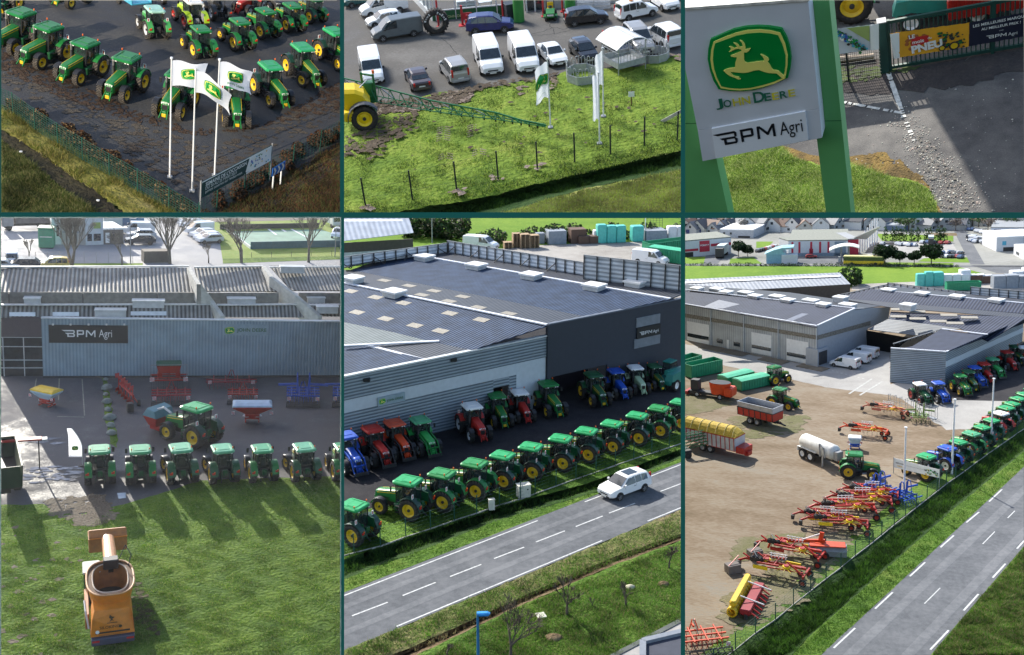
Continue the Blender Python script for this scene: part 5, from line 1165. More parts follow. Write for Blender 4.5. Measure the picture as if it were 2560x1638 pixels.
# poles and flags
g0,h0=flagpole(P2,c2(1468,905),c2(0,420)[1],'left white flagpole on the grass bank below the saloon',None,.045);yl=P2.yaw(c2(1468,905),c2(1300,915))
flag(P2,g0,h0-.15,.75,2.1,yl,'white flag with green deer shield hanging on the left pole of the grass bank',.7,.12,'flags on the grass bank',lw=1.15,lz=.42,twist=.05)
ga,ha=flagpole(P2,c2(1840,826),c2(0,345)[1],'taller white flagpole at the right, set further up the grass bank',None,.045)
flag(P2,ga,ha-.15,.45,2.0,yl,'limp white flag with its emblem hidden, upper one of the right pair',.8,.1,'flags on the grass bank',lg=False,twist=.06)
gb,hb_=flagpole(P2,c2(1813,1018),c2(0,520)[1],'white flagpole standing lowest on the grass bank',None,.045)
flag(P2,gb,hb_-.05,.35,2.6,yl,'limp white flag hanging low on the lowest pole of the bank',.3,.1,'flags on the grass bank',lg=False,twist=.05)
FP=[c2(-160,1520),c2(168,1465),c2(497,1413),c2(808,1350),c2(1100,1275),c2(1376,1208),c2(1638,1145),c2(1889,1090),c2(2128,1030),c2(2360,990),c2(2600,930)]
fence(P2,FP,1.72,'fence of thin black posts and wire along the grass bank',FENCED,wires=3,vstep=3.,rp=.045,rw=.0035)
pr=Proto('small_sign');pr.part('post',MB().box(-.03,.03,-.03,.03,0,1.0,RUST));pr.part('board',MB().box(-.18,.18,-.05,-.03,.62,.95,BNW));place(pr,P2,P2.g(*c2(2036,748)),0,1,'small white board on a rusty stake in the grass','sign')
solo('leaning_beam',MB().beam(P2.g(*c2(2250,858)),P2.g(*c2(2430,760),1.2),.18,.18,mat('concrete',(.36,.35,.32),.9,var=.2)),P2,label='grey concrete beam leaning at the right edge of the grass',cat='beam')
# cracks in the asphalt, straw chevrons pressed into the grass
CRK=mat('crack_dark',(.02,.02,.02),.9)
for i,pl in enumerate(([(1260,260),(1420,220),(1480,190),(1560,205),(1640,190),(1720,160),(1780,155)],[(1320,250),(1460,245),(1560,225),(1620,215)],[(690,260),(760,320),(820,400)],[(1450,160),(1480,200),(1500,250)])):
 mb=MB();rd=random.Random(i);pts=[]
 for a,b in zip(pl,pl[1:]):
  for k in range(5):pts.append(P2.g(*c2(a[0]+(b[0]-a[0])*k/5+rd.uniform(-6,6),a[1]+(b[1]-a[1])*k/5+rd.uniform(-4,4)),.006))
 for a,b in zip(pts,pts[1:]):d=(b-a).normalized();s=Vector((-d.y,d.x,0))*rd.uniform(.012,.03);mb.quad(a-s,b-s,b+s,a+s,CRK)
 solo('crack',mb,P2,kind='structure')
for i,(x,y,k_) in enumerate(((730,1110,3),(965,1080,3),(712,980,7),(930,950,6))):
 mb=MB();g0=P2.g(*c2(x,y),.07)
 for k in range(k_):
  for s in (-1,1):
   c_=g0+Vector((s*.05,k*.30,0));d_=g0+Vector((s*.42,k*.30-.25,0))
   mb.add([c_+Vector((0,-.05,0)),d_+Vector((0,-.04,0)),d_+Vector((0,.06,0)),c_+Vector((0,.05,0))],[(0,1,2,3)],MUD2)
 solo('tyre_print',mb,P2,kind='structure')
# ================================================================== upper right: the pylon sign and the gate
ASPH3=ground_mat('entrance_asphalt',[(.36,(.040,.038,.040)),(.48,(.075,.072,.072)),(.58,(.115,.11,.105)),(.70,(.17,.16,.15))],bump=.7,bscale=40,bdist=.02,scales=(.35,2.,30.))
MOSS3=ground_mat('mossy_edge',[(.36,(.05,.04,.02)),(.5,(.10,.07,.03)),(.62,(.19,.125,.04)),(.72,(.12,.12,.04))],bump=1,bscale=20,bdist=.05,scales=(.6,3.,18.))
SOIL3=ground_mat('grass_soil',[(.35,(.09,.14,.02)),(.5,(.17,.25,.035)),(.65,(.30,.36,.08))],bump=1,bscale=15,bdist=.08,scales=(.5,2.,12.))
sheet('asphalt',P3,[c3(-600,-800),c3(3200,-800),c3(3200,2600),c3(-600,2600)],ASPH3)
DIRT3=ground_mat('dark_oily_ground',[(.35,(.02,.018,.02)),(.55,(.05,.045,.045)),(.7,(.09,.075,.065))],bump=.8,bscale=25,bdist=.03,scales=(.3,2.,12.))
patchy('dirt',P3,[c3(1000,400),c3(1500,500),c3(2500,330),c3(2500,480),c3(1500,620),c3(1000,600)],160,.45,DIRT3,2,3,stretch=1.5)
sheet('moss',P3,[c3(650,1010),c3(720,1030),c3(900,1090),c3(1140,1110),c3(1370,1100),c3(1600,1190),c3(1760,1330),c3(1820,1560),c3(600,1560)],MOSS3,1,.14,.3)
sheet('ground',P3,[c3(-400,900),c3(250,1060),c3(700,1035),c3(760,1100),c3(960,1165),c3(1140,1160),c3(1400,1235),c3(1650,1285),c3(1750,1340),c3(1830,1650),c3(1900,2400),c3(-400,2400)],SOIL3,3,.08,.25)
patchy('moss',P3,[c3(1300,1080),c3(1450,1080),c3(1700,1250),c3(1650,1290),c3(1380,1220)],120,.10,MOSS3,2,5)
patchy('moss',P3,[c3(1020,480),c3(1400,440),c3(1700,470),c3(1400,560),c3(1060,600)],120,.12,mat('moss_green',(.05,.07,.02),.95,var=.4),5,6)
GL3=[mat('lawn_green',(.13,.25,.03),.75,var=.3),mat('lawn_lime',(.32,.44,.07),.75,var=.3),mat('lawn_pale',(.55,.60,.25),.8,var=.25),mat('lawn_dark',(.06,.13,.02),.8,var=.3)]
grass('grass',P3,[c3(-20,1040),c3(250,1080),c3(700,1040),c3(760,1105),c3(960,1170),c3(1140,1165),c3(1400,1240),c3(1650,1290),c3(1740,1345),c3(1810,1540),c3(-20,1540)],150000,.11,.008,GL3,seed=8,label='bright tufted lawn under the big dealer sign',lean=.6)
grass('grass',P3,[c3(-20,-30),c3(400,-30),c3(400,60),c3(-20,60)],9000,.2,.012,GL3,seed=9,label='strip of lawn behind the top of the big sign')
WL=mat('worn_white_line',(.50,.50,.47),.85,var=.35,vscale=8)
def line3(name,a,b,w,m=WL,layer=4,seed=2,gaps=.25):
 A,B=P3.g(*c3(*a)),P3.g(*c3(*b));rd=random.Random(seed);n=int((B-A).length/.05);mb=MB();d=(B-A).normalized();s=Vector((-d.y,d.x,0))
 for i in range(n):
  if rd.random()<gaps*(.5+i/n):continue
  p=A.lerp(B,i/n)+Vector((0,0,layer*.006));q=A.lerp(B,(i+1)/n)+Vector((0,0,layer*.006));w0,w1=w*rd.uniform(.38,.55),w*rd.uniform(.38,.55);mb.quad(p-s*w0,q-s*w1,q+s*w0,p+s*w1,m)
 solo(name,mb,P3,kind='structure')
line3('road_marking',(1452,515),(1562,830),.13,gaps=.1);line3('road_marking',(1085,714),(1545,800),.10,seed=5,gaps=.2);line3('road_marking',(1570,850),(1720,1180),.12,seed=7,gaps=.75)
rd=random.Random(12);mb=MB();STN=[mat('stone_pale',(.46,.44,.38),.9,var=.2),mat('stone_pinkish',(.36,.29,.25),.9,var=.2),mat('stone_grey',(.25,.25,.23),.9,var=.2)]
for i in range(1300):
 t=rd.random()**.8;cx_=1560+430*t+rd.gauss(0,60+60*t);cy_=830+680*t+rd.gauss(0,40);
 if rd.random()<.12:cx_,cy_=rd.uniform(1100,2350),rd.uniform(560,1500)
 q=P3.g(*c3(cx_,cy_));s=rd.uniform(.006,.022)*(1 if rd.random()<.95 else 1.8);k=6
 r0=[(q.x+s*math.cos(a)*rd.uniform(.7,1.2),q.y+s*math.sin(a)*rd.uniform(.7,1.2),.008) for a in [2*math.pi*j/k for j in range(k)]]
 r1=[(q.x+(p[0]-q.x)*.6,q.y+(p[1]-q.y)*.6,.008+s*.5) for p in r0];mb.loft([r0,r1],rd.choice(STN))
solo('gravel',mb,P3,kind='stuff',label='loose pale gravel and grit strewn along the worn white line',cat='gravel')
patchy('silt',P3,[c3(1600,900),c3(1750,1000),c3(2050,1400),c3(2150,1560),c3(1850,1560),c3(1700,1250)],160,.04,ground_mat('pale_silt',[(.35,(.075,.072,.068)),(.6,(.13,.12,.105))],bump=.3),5,8)
# pylon sign ----------------------------------------------------------
ZT=8.6
A=P3.g(*c3(-60,75),ZT);B=P3.g(*c3(888,5),ZT);u=(B-A).normalized();v=Vector((0,0,1));n=u.cross(v)
if (P3.C-A).dot(n)<0:n=-n
S=lambda x,y,o=0.:P3.on(*c3(x,y),A,n)+n*o
SG=mat('sign_panel_grey',(.68,.71,.77),.5,var=.06,vscale=1.5);SW=mat('sign_panel_white',(.85,.88,.93),.4,var=.03);SGN=mat('pylon_green',(.14,.44,.15),.5,var=.08,vscale=1);INK=mat('ink_black',(.012,.014,.02),.4)
e=root('pylon_sign',P3,Vector((A.x,A.y,0)),0,'tall dealer sign on two green pillars with a leaping deer shield','sign')
def slab(par,name,pts,m,off,th):
 a=[p+n*off for p in pts];b=[p+n*(off-th) for p in pts];mb=MB();mb.loft([b,a] if (pts[1]-pts[0]).cross(pts[2]-pts[0]).dot(n)>0 else [a,b],m);return child(par,name,mb,P3)
z_seamL,z_seamR=S(110,915),S(965,765);W_a=(S(888,5)-S(-60,75)).dot(u)
zs=S(500,842).z;zb_=S(560,1052).z;PL=lambda du,z:A+u*du+v*(z-ZT)
x0_,x1_=0.,W_a;xr=(S(985,960)-A).dot(u)
slab(e,'panel',[S(110,915),S(965,765),S(888,5),S(-60,75)],SG,0,.3)
slab(e,'lower_panel',[S(145,1135),S(985,970),S(966,768),S(111,918)],SG,0,.3)
slab(e,'top_cap',[PL(x0_-.02,ZT),PL(x1_+.02,ZT),PL(x1_+.02,ZT+.05),PL(x0_-.02,ZT+.05)],mat('weathered_white',(.62,.61,.57),.8,var=.3,vscale=6),.02,.55)
wl,wr=(S(225,1000)-A).dot(u),(S(880,880)-A).dot(u);wt,wb=S(540,842).z-.0,S(565,1045).z
slab(e,'name_panel',[S(240,1110),S(890,980),S(870,778),S(210,900)],SW,.03,.05)
p0=S(1050,700,-.0);pr_w=.50;pxL=(S(1010,1250)-A).dot(u)
pillR0,pillR1=(S(890,300)-A).dot(u)+.0,(S(1075,820)-A).dot(u)
def pillar(d0,d1,ztop,off):
 mb=MB();a,b=A+u*d0,A+u*d1;f=[Vector((q.x,q.y,z))+n*o for z in (0,ztop) for (q,o) in ((a,off),(b,off),(b,off-.35),(a,off-.35))]
 mb.loft([f[:4],f[4:]] if True else None,SGN);o=child(e,'pillar',mb,P3)
 sm=MB()
 for z in (S(1050,930).z,1.2):sm.loft([[q+v*(z-q.z)+n*.004 for q in (a+n*off,b+n*off)]+[q+v*(z-q.z) for q in (b+n*(off-.1),a+n*(off-.1))],[q+v*(z+.012-q.z)+n*.004 for q in (a+n*off,b+n*off)]+[q+v*(z+.012-q.z) for q in (b+n*(off-.1),a+n*(off-.1))]],DGREEN)
 child(o,'seam',sm,P3)
 return o
pillar((S(950,1240)-A).dot(u),(S(1100,1000)-A).dot(u)+.02,ZT+1.6,-.31)
pillar((S(-60,1240)-A).dot(u)-.1,(S(225,1240)-A).dot(u),ZT-.3,-.31)
zc=lambda X,Y:P3.on(1760+X*.1494,50+Y*.1494,A,n)
for (q,m,off,th,nm) in ((LOGO_O,SGREEN,.06,.06,'shield'),(LOGO_Y,SYEL,.075,.02,'shield_rim'),(LOGO_I,SGREEN,.08,.01,'shield_field')):
 pts=[zc(*p) for p in q][::-1];mb=MB();mb.loft([[p+n*(off-th) for p in pts],[p+n*off for p in pts]],m);sh=child(e,nm,mb,P3)
mb=MB()
for q in DEER:
 pts=[zc(*p) for p in q][::-1];mb.loft([[p+n*.078 for p in pts],[p+n*.10 for p in pts]],SYEL)
child(e,'deer_emblem',mb,P3)
TG=mat('letter_green',(.02,.17,.10),.5);TY=mat('letter_yellow',(.75,.68,.05),.5)
for chs,x0,x1,yb,hgt,m in (('J',247,302,768,75,TG),('O',300,358,752,52,TG),('H',366,424,742,54,TY),('N',430,490,731,54,TY),('D',512,592,719,76,TG),('E',586,636,706,56,TG),('E',641,690,697,50,TY),('R',695,750,688,52,TG),('E',755,804,675,50,TY)):
 a=S(x0,yb);w=(S(x1,yb)-a).dot(u);h=(S(x0,yb-hgt).z-a.z);mb=MB();vs,fs=text_polys(chs,1.,.02);ul=(S(804,676)-S(247,768)).normalized();q0=min(p.x for p in vs);q1=max(p.x for p in vs);qy=max(p.y for p in vs);qb=min(p.y for p in vs)
 nv=len(vs);mb.add([a+ul*((p.x-q0)/(q1-q0)*w)+v*((p.y-qb)/(qy-qb)*h)+n*.035 for p in vs],fs,m);child(e,'letter',mb,P3)
mb=MB();o_=S(236,1026);uu_=(S(888,908)-o_).normalized();bw=(S(888,905)-S(232,1010)).dot(u)
k=bw/7.3;hh=(S(300,940).z-S(290,1025).z)
BP2=[[(x,y*hh/k) for x,y in q] for q in BPM]
draw_on(mb,BP2,o_+uu_*(k*.95),uu_,v,k,INK,.04*(1 if u.cross(v).dot(n)>0 else-1));text_on(mb,'Agri',o_+uu_*(k*5.35)+n*0,uu_,v,k*1.75,INK,.0,.04*(1 if u.cross(v).dot(n)>0 else-1),h=hh*1.0)
child(e,'name_lettering',mb,P3)
# gate -----------------------------------------------------------------
GA,GB_=P3.g(*c3(1462,500)),P3.g(*c3(2500,325));gu,gv,gn=wall_frame(GA,GB_);gL=(GB_-GA).length;gh=P3.zat(GA,c3(0,143)[1])
if gn.dot(P3.C-GA)<0:gn=-gn
GG=mat('gate_green',(.012,.055,.045),.5,var=.15)
e=root('metal_gate',P3,GA,0,'wide dark green bar gate carrying an orange and navy banner','gate')
for z in (.12,gh-.06):
 child(e,'rail',MB().beam(GA+gv*z,GB_+gv*z,.07,.09,GG),P3)
mb=MB();k=int(gL/.115)
for i in range(k):p=GA.lerp(GB_,i/k);mb.beam(p+gv*.15,p+gv*(gh-.08),.028,.028,GG)
o=child(e,'bars',mb,P3)
tG=(P3.on(*c3(2188,200),GA,gn)-GA).dot(gu)
for t in (.02,tG,gL):child(e,'stile',MB().beam(GA+gu*t+gv*.0,GA+gu*t+gv*gh,.09,.09,GG),P3)
gp=P3.g(*c3(1425,505));e2=root('gate_post',P3,gp,0,'stout dark green gate post with a pale cap','gate post');hp=P3.zat(gp,c3(0,150)[1])
child(e2,'shaft',MB().box(-.11,.11,-.11,.11,0,hp,GG,.01),P3,local=True);child(e2,'cap',MB().box(-.12,.12,-.12,.12,hp,hp+.03,GREY,.005),P3,local=True)
# banner on the gate: plane just in front of the bars
BP=GA+gn*.08;Q=lambda x,y,o=0.:P3.on(*c3(x,y),BP,gn)+gn*o
BO=mat('banner_orange',(.72,.34,.02),.6,var=.15,vscale=1.5);BN=mat('banner_navy',(.012,.014,.035),.6,var=.1)
e=root('gate_banner',P3,Q(1465,400),0,'orange and navy tyre-month banner tied across the gate','banner')
def cloth(par,name,a,b,c,d,m,off=0.,nx=24,ny=5,amp=.015):
 rows=[]
 for j in range(ny+1):
  rows.append([(a.lerp(b,i/nx)).lerp(d.lerp(c,i/nx),j/ny)+gn*(off+amp*math.sin(i*1.9+j)*math.cos(j*1.3+i*.4)) for i in range(nx+1)])
 mb=MB();mb.loft(rows,m,cap=False,closed=False,smooth=True);return child(par,name,mb,P3)
cloth(e,'cloth',Q(1462,236),Q(2024,160),Q(2018,328),Q(1490,412),BO);cloth(e,'cloth',Q(2022,160),Q(2500,72),Q(2500,240),Q(2018,328),BN);cloth(e,'cloth',Q(1462,236),Q(1528,228),Q(1532,404),Q(1490,412),BNW,.02,4)
gl=MB();gs_=1 if gu.cross(gv).dot(gn)>0 else-1
def gtext(s_,a,b,m,bold=0.,h=None,off=.03):
 A_,B_=Q(*a),Q(*b);d=(B_-A_);w=d.length;d.normalize();vv=gv-d*gv.dot(d);vv.normalize();text_on(gl,s_,A_,d,vv,w,m,bold,off*gs_,h=h)
REDB=mat('banner_red',(.5,.02,.02),.6)
gl.poly([Q(1612,262,.02),Q(1735,245,.02),Q(1735,300,.02),Q(1615,330,.02)][::-1],REDB)
rd=random.Random(4)
for i in range(26): # brown tyre mound behind the words
 c_=Q(rd.uniform(1575,1730),rd.uniform(245,350),.017);s=.06;gl.poly([c_+gu*s*math.cos(t)+gv*s*math.sin(t)+gn*(i*.0001) for t in [j*math.pi/3 for j in range(6)]],mat('banner_brown',(.35,.11,.03),.7))
gtext('LE',(1597,272),(1640,262),WHITE,.03);gtext('mois',(1622,308),(1703,290),WHITE,.02);gtext('du',(1728,272),(1755,268),WHITE,.01);gtext('PNEU',(1618,372),(1835,318),WHITE,.05)
# small tractor picture printed on the banner
for i in range(60):
 c_=Q(rd.uniform(1800,2000),rd.uniform(225,330),.022+i*.0001);s=rd.uniform(.02,.06);gl.poly([c_+gu*s*math.cos(t)+gv*s*math.sin(t)*.8 for t in [j*math.pi/3+i for j in range(6)]],rd.choice([GREEN,DARK,DARK,TYRE,DGREEN]))
for (x,y,r) in ((1915,318,.09),(1830,335,.06)):
 for k_,mm in ((1.5,TYRE),(1,YEL)):c_=Q(x,y,.03+.002*(2-k_));gl.poly([c_+gu*r*k_*math.cos(t)+gv*r*k_*math.sin(t) for t in [j*math.pi/8 for j in range(16)]],mm)
gtext('LES MEILLEURES MARQUES',(2048,190),(2440,112),WHITE,.015);gtext('AU MEILLEUR PRIX !',(2105,212),(2382,160),WHITE,.015);gtext('CHEZ',(2232,215),(2262,210),WHITE,0)
a_,b_=Q(2137,272),Q(2358,236);d_=(b_-a_).normalized();vv_=(gv-d_*gv.dot(d_)).normalized();bpm(gl,a_,d_,vv_,(b_-a_).length,WHITE,.03*gs_)
child(e,'print',gl,P3)
# low mesh fence and picture banner left of the post
FA,FB=P3.g(*c3(900,610)),P3.g(*c3(1405,540));
e=root('fence',P3,FA,0,'low dark wire mesh fence between the sign and the gate','fence');hf=P3.zat(FB,c3(0,165)[1]);mb=MB();fu=(FB-FA).normalized();L2=(FB-FA).length
for i in range(int(hf/.11)):mb.beam(FA+gv*(.05+i*.11),FB+gv*(.05+i*.11),.012,.012,FENCED)
for i in range(int(L2/.055)):p=FA+fu*(i*.055);mb.beam(p,p+gv*hf,.008,.008,FENCED)
child(e,'mesh_panel',mb,P3)
for t in (0.,.55):p=FA.lerp(FB,t);child(e,'post',MB().beam(p,p+gv*hf,.06,.06,FENCED),P3)
fn=fu.cross(gv);fn=fn if fn.dot(P3.C-FA)>0 else-fn;FQ=lambda x,y,o=0.:P3.on(*c3(x,y),FA+fn*.05,fn)+fn*o
gn_s=gn;gn=fn
e=root('picture_banner',P3,FQ(1000,390),0,'pale banner with a picture of blue and green tractors on the mesh fence','banner')
cloth(e,'cloth',FQ(960,216),FQ(1385,168),FQ(1386,345),FQ(960,400),mat('banner_pale',(.50,.54,.60),.6,var=.08));cloth(e,'cloth',FQ(1322,175),FQ(1385,168),FQ(1386,345),FQ(1328,353),BNW,.02,4)
gn=gn_s;mb=MB();mb.poly([FQ(1160,196,.02),FQ(1320,178,.02),FQ(1320,290,.02)],mat('banner_field_green',(.30,.38,.12),.7))
for i in range(190):
 t=i/190;c_=FQ(1085+200*t+rd.gauss(0,14),222+125*t+rd.gauss(0,9),.025+i*.0001);s=rd.uniform(.015,.05);mb.poly([c_+fu*s*math.cos(q)+gv*s*math.sin(q) for q in [j*math.pi/2.5+i for j in range(5)]],rd.choice([BLUE,BLUE,mat('turquoise_paint',None),GREEN,SGREEN,DARK,WHITE]) if t<.6 else rd.choice([GREEN,SGREEN,DARK,mat('turquoise_paint',None),TYRE]))
for i in range(60):c_=FQ(1015+rd.gauss(0,22),262+rd.gauss(0,22),.024+i*.0001);s=rd.uniform(.01,.03);mb.poly([c_+fu*s*math.cos(q)+gv*s*math.sin(q) for q in [j*math.pi/2 for j in range(4)]],BLUE)
child(e,'print',mb,P3)
solo('fallen_pole',MB().cyl(P3.g(*c3(1000,430),.12),P3.g(*c3(1350,395),.12),.09,mat('concrete_warm',(.34,.28,.22),.9,var=.2)),P3,label='pale round pole lying behind the low mesh fence',cat='pole')
# machines behind the gate
ctr=P3.g(*c3(1200,150));yw=P3.yaw(c3(1200,140),c3(900,175));m_=ctr+Vector((math.cos(yw),math.sin(yw),0))*1.25+Vector((-math.sin(yw),math.cos(yw),0))*(-1.0)
m_=ctr+Vector((math.cos(yw),math.sin(yw),0))*.75+Vector((-math.sin(yw),math.cos(yw),0))*(-.55)
place(tr('green'),P3,m_,yw,.62,'green tractor with big yellow rear wheel, cut off above the sign','tractor')
def tele(key,col,key2=''):
 p=Proto('telehandler');m=MB();m.box(-2.2,2.0,-.85,.85,.6,1.15,col,.12);m.loft([[(-2.3,-.2,1.1),(.2,-.2,1.1),(.2,-1.1,1.1),(-2.3,-1.1,1.1)],[(-2.1,-.3,1.75),(.0,-.3,1.85),(.0,-1.0,1.85),(-2.1,-1.0,1.75)]],col);p.part('body',m)
 m=MB();m.loft([[(-.9,.05,1.1),(.7,.05,1.1),(.7,1.0,1.1),(-.9,1.0,1.1)],[(-.8,.1,2.4),(.3,.1,2.4),(.3,.95,2.4),(-.8,.95,2.4)]],GLASS);p.part('cab',m);p.part('cab_roof',MB().box(-.9,.4,.05,1.0,2.4,2.5,col,.04))
 m=MB();m.beam((-1.9,-.1,1.75),(3.2,-.1,1.35),.38,.42,col);m.beam((2.6,-.1,1.35),(3.9,-.1,.6),.28,.3,DARK);p.part('boom',m);p.part('bucket',MB().prism([(3.6,.1),(4.6,.15),(4.3,.5),(3.9,.9),(3.6,.8)],-1.1,.9,DARK,.0))
 for x in (-1.5,1.35):
  for s in (-1,1):t,r,h_=wheel_mb(.6,.42,WHITE,TYRE,16);i=p.part('wheel',t,None,(x,s*.95,.6),0 if s>0 else math.pi);p.part('rim',r,i)
 return p
TLM=mat('teal_paint',(.02,.20,.16),.4,var=.1);place(tele('teal',TLM),P3,P3.g(*c3(1850,120)),P3.yaw(c3(1500,165),c3(1900,110)),.6,'teal telehandler parked close behind the gate','telehandler')
pr=Proto('red_trailer');m=MB();m.box(-2.2,2.2,-1.,1.,.7,1.7,RED,.04)
for i in range(14):m.box(-2.1+i*.31,-2.03+i*.31,-1.05,1.05,.7,1.72,RED)
pr.part('body',m);pr.part('cover',MB().box(-2.2,2.2,-1.,1.,1.72,1.85,DARK,.05));
for s in (-1,1):pr.part('wheel',MB().cyl((0,s*.7,.4),(0,s*1.0,.4),.4,TYRE,n=14))
pr.part('drawbar',MB().beam((-2.2,0,.7),(-3.4,0,.5),.1,.1,DARK))
place(pr,P3,P3.g(*c3(2230,95)),P3.yaw(c3(1970,150),c3(2400,80)),.62,'red ribbed trailer with a dark cover behind the gate','trailer')
f0=[c3(-40,70),c3(150,40),c3(400,20)]
solo('white_pole',MB().cyl(P3.g(*c3(100,45),.3),P3.g(*c3(160,-60),.9),.06,POLE),P3,label='short pale pole lying at the top left above the sign',cat='pole')
# hall outside the picture whose shade falls over the right of the yard
a,b=P3.g(*c3(1238,-130)),P3.g(*c3(3400,-500));mb=MB();HB=16.
w=(b-a).normalized();dn_=Vector((-w.y,w.x,0));dn_=dn_ if dn_.y>0 else-dn_
mb.loft([[a,b,b+dn_*10,a+dn_*10],[q+v*HB for q in (a,b,b+dn_*10,a+dn_*10)]],LGREY)
solo('neighbouring_hall',mb,P3,label='tall grey hall beyond the top edge of the entrance view',cat='hall',offstage=True)
# ================================================================== lower left: backlit forecourt, hall and mixer wagon on the grass
AS4=ground_mat('forecourt_asphalt',[(.36,(.030,.030,.034)),(.48,(.055,.055,.063)),(.58,(.085,.083,.092)),(.70,(.15,.145,.15))],bump=.4,bscale=12,bdist=.03,scales=(.10,.6,7.),wet=(.42,.60,.30))
GR4=ground_mat('backlit_grass',[(.34,(.025,.065,.008)),(.46,(.055,.12,.012)),(.56,(.10,.18,.018)),(.66,(.16,.24,.028)),(.76,(.16,.15,.05))],bump=1,bscale=4.,bdist=.3,scales=(.14,.7,4.))
RD4=ground_mat('pale_road',[(.36,(.15,.15,.16)),(.5,(.24,.24,.255)),(.65,(.34,.34,.355))],bump=.3,scales=(.06,.4,4.),wet=(.40,.60,.30))
FG4=ground_mat('far_lawn',[(.36,(.10,.17,.025)),(.5,(.19,.28,.04)),(.62,(.27,.31,.07)),(.72,(.26,.20,.10))],bump=.6,scales=(.05,.3,2.))
sheet('ground',P4,[c4t(-400,-250),c4t(2900,-250),c4t(2900,750),c4t(-400,750)],RD4)
sheet('forecourt',P4,[c4t(-400,700),c4t(2900,700),c4b(2900,700),c4b(-400,700)],AS4,1)
sheet('lawn',P4,[c4b(-200,492),c4b(100,488),c4b(300,482),c4b(380,520),c4b(520,560),c4b(700,520),c4b(870,485),c4b(1150,400),c4b(1400,318),c4b(1900,300),c4b(2600,280),c4b(2700,2600),c4b(-500,2600)],GR4,3,.12,.5)
MUD4=ground_mat('trodden_mud',[(.36,(.07,.055,.04)),(.5,(.15,.12,.09)),(.65,(.22,.19,.14))],bump=1,bscale=6,bdist=.15)
patchy('mud_patch',P4,[c4b(300,460),c4b(700,420),c4b(830,560),c4b(700,640),c4b(560,640),c4b(380,560)],320,.42,MUD4,5,1)
patchy('mud_patch',P4,[c4b(-20,620),c4b(560,600),c4b(620,800),c4b(420,1200),c4b(560,1540),c4b(-20,1540)],46,.28,MUD4,5,2)
patchy('mud_patch',P4,[c4b(920,1000),c4b(1000,1060),c4b(1150,1400),c4b(1050,1420),c4b(920,1200)],90,.22,ground_mat('rut_earth',[(.36,(.03,.025,.015)),(.6,(.09,.08,.04))],bump=1,bscale=5,bdist=.2),6,3)
patchy('puddle',P4,[c4b(150,230),c4b(560,210),c4b(560,330),c4b(200,340)],60,.22,mat('wet_patch',(.14,.14,.17),.12,var=.2),6,4,stretch=2.4)
patchy('puddle',P4,[c4b(60,20),c4b(500,20),c4b(500,60),c4b(60,80)],14,.35,mat('wet_patch',None),6,5,stretch=3.)
solo('puddle',MB().poly([P4.g(*c4b(x,y),.05) for x,y in ((820,405),(880,402),(882,440),(830,446))],mat('puddle_blue',(.30,.36,.42),.1)),P4,kind='structure')
BL4=[mat('blade4_green',(.07,.16,.012),.7,var=.3),mat('blade4_lime',(.17,.29,.022),.7,var=.3),mat('blade4_dark',(.06,.14,.015),.8,var=.3),mat('blade4_straw',(.26,.29,.09),.8,var=.3)]
grass('grass',P4,[c4b(-20,500),c4b(300,490),c4b(560,620),c4b(900,500),c4b(1400,330),c4b(2400,300),c4b(2400,1560),c4b(-20,1560)],170000,.075,.02,BL4,seed=21,label='long backlit grass in front of the row of tractors')
# parking and lawns beyond the hall
sheet('far_lawn',P4,[c4t(1400,-10),c4t(2500,-20),c4t(2500,300),c4t(1560,320),c4t(1540,190),c4t(1420,60)],FG4,2)
sheet('kerb_grass',P4,[c4t(-20,335),c4t(1000,330),c4t(1000,350),c4t(-20,356)],FG4,2);sheet('kerb_grass',P4,[c4t(1560,300),c4t(2500,280),c4t(2500,300),c4t(1560,335)],GR4,3)
sheet('path',P4,[c4t(1380,-10),c4t(2500,-30),c4t(2500,22),c4t(1450,45)],mat('brown_track',(.13,.10,.08),.9,var=.2),4)
CT=mat('court_green',(.16,.30,.22),.8,var=.2,vscale=.3)
sheet('sports_court',P4,[c4t(1590,110),c4t(2240,95),c4t(2420,150),c4t(2420,205),c4t(1750,232)],CT,5)
solo('court_border',MB(),P4) if False else None
mb=MB()
def wl4(a,b,h,m,th=.25,z=0.):A,B=P4.g(*c4t(*a)),P4.g(*c4t(*b));mb.beam(A+Vector((0,0,h/2+z)),B+Vector((0,0,h/2+z)),th,h,m)
e=root('court_wall',P4,P4.g(*c4t(1750,232)),0,'low dark and white wall round the green sports court','wall')
wl4((1540,95),(2230,82),1.0,mat('court_dark',(.05,.05,.04),.8));child(e,'wall',mb,P4);mb=MB();wl4((1590,110),(1755,232),.5,WHITE);child(e,'white_rail',mb,P4);mb=MB();wl4((1755,232),(2430,215),1.3,mat('court_blue',(.05,.13,.16),.7));child(e,'wall',mb,P4)
for i,(a,b) in enumerate((((1880,92),(1935,132)),((1975,95),(2000,110)),((2040,92),(2150,150)))):
 A_,B_=P4.g(*c4t(*a),.05),P4.g(*c4t(*b),.05);d=(B_-A_).normalized();s=Vector((-d.y,d.x,0))*.25;mb=MB();mb.quad(A_-s,B_-s,B_+s,A_+s,WHITE);solo('court_marking',mb,P4,kind='structure')
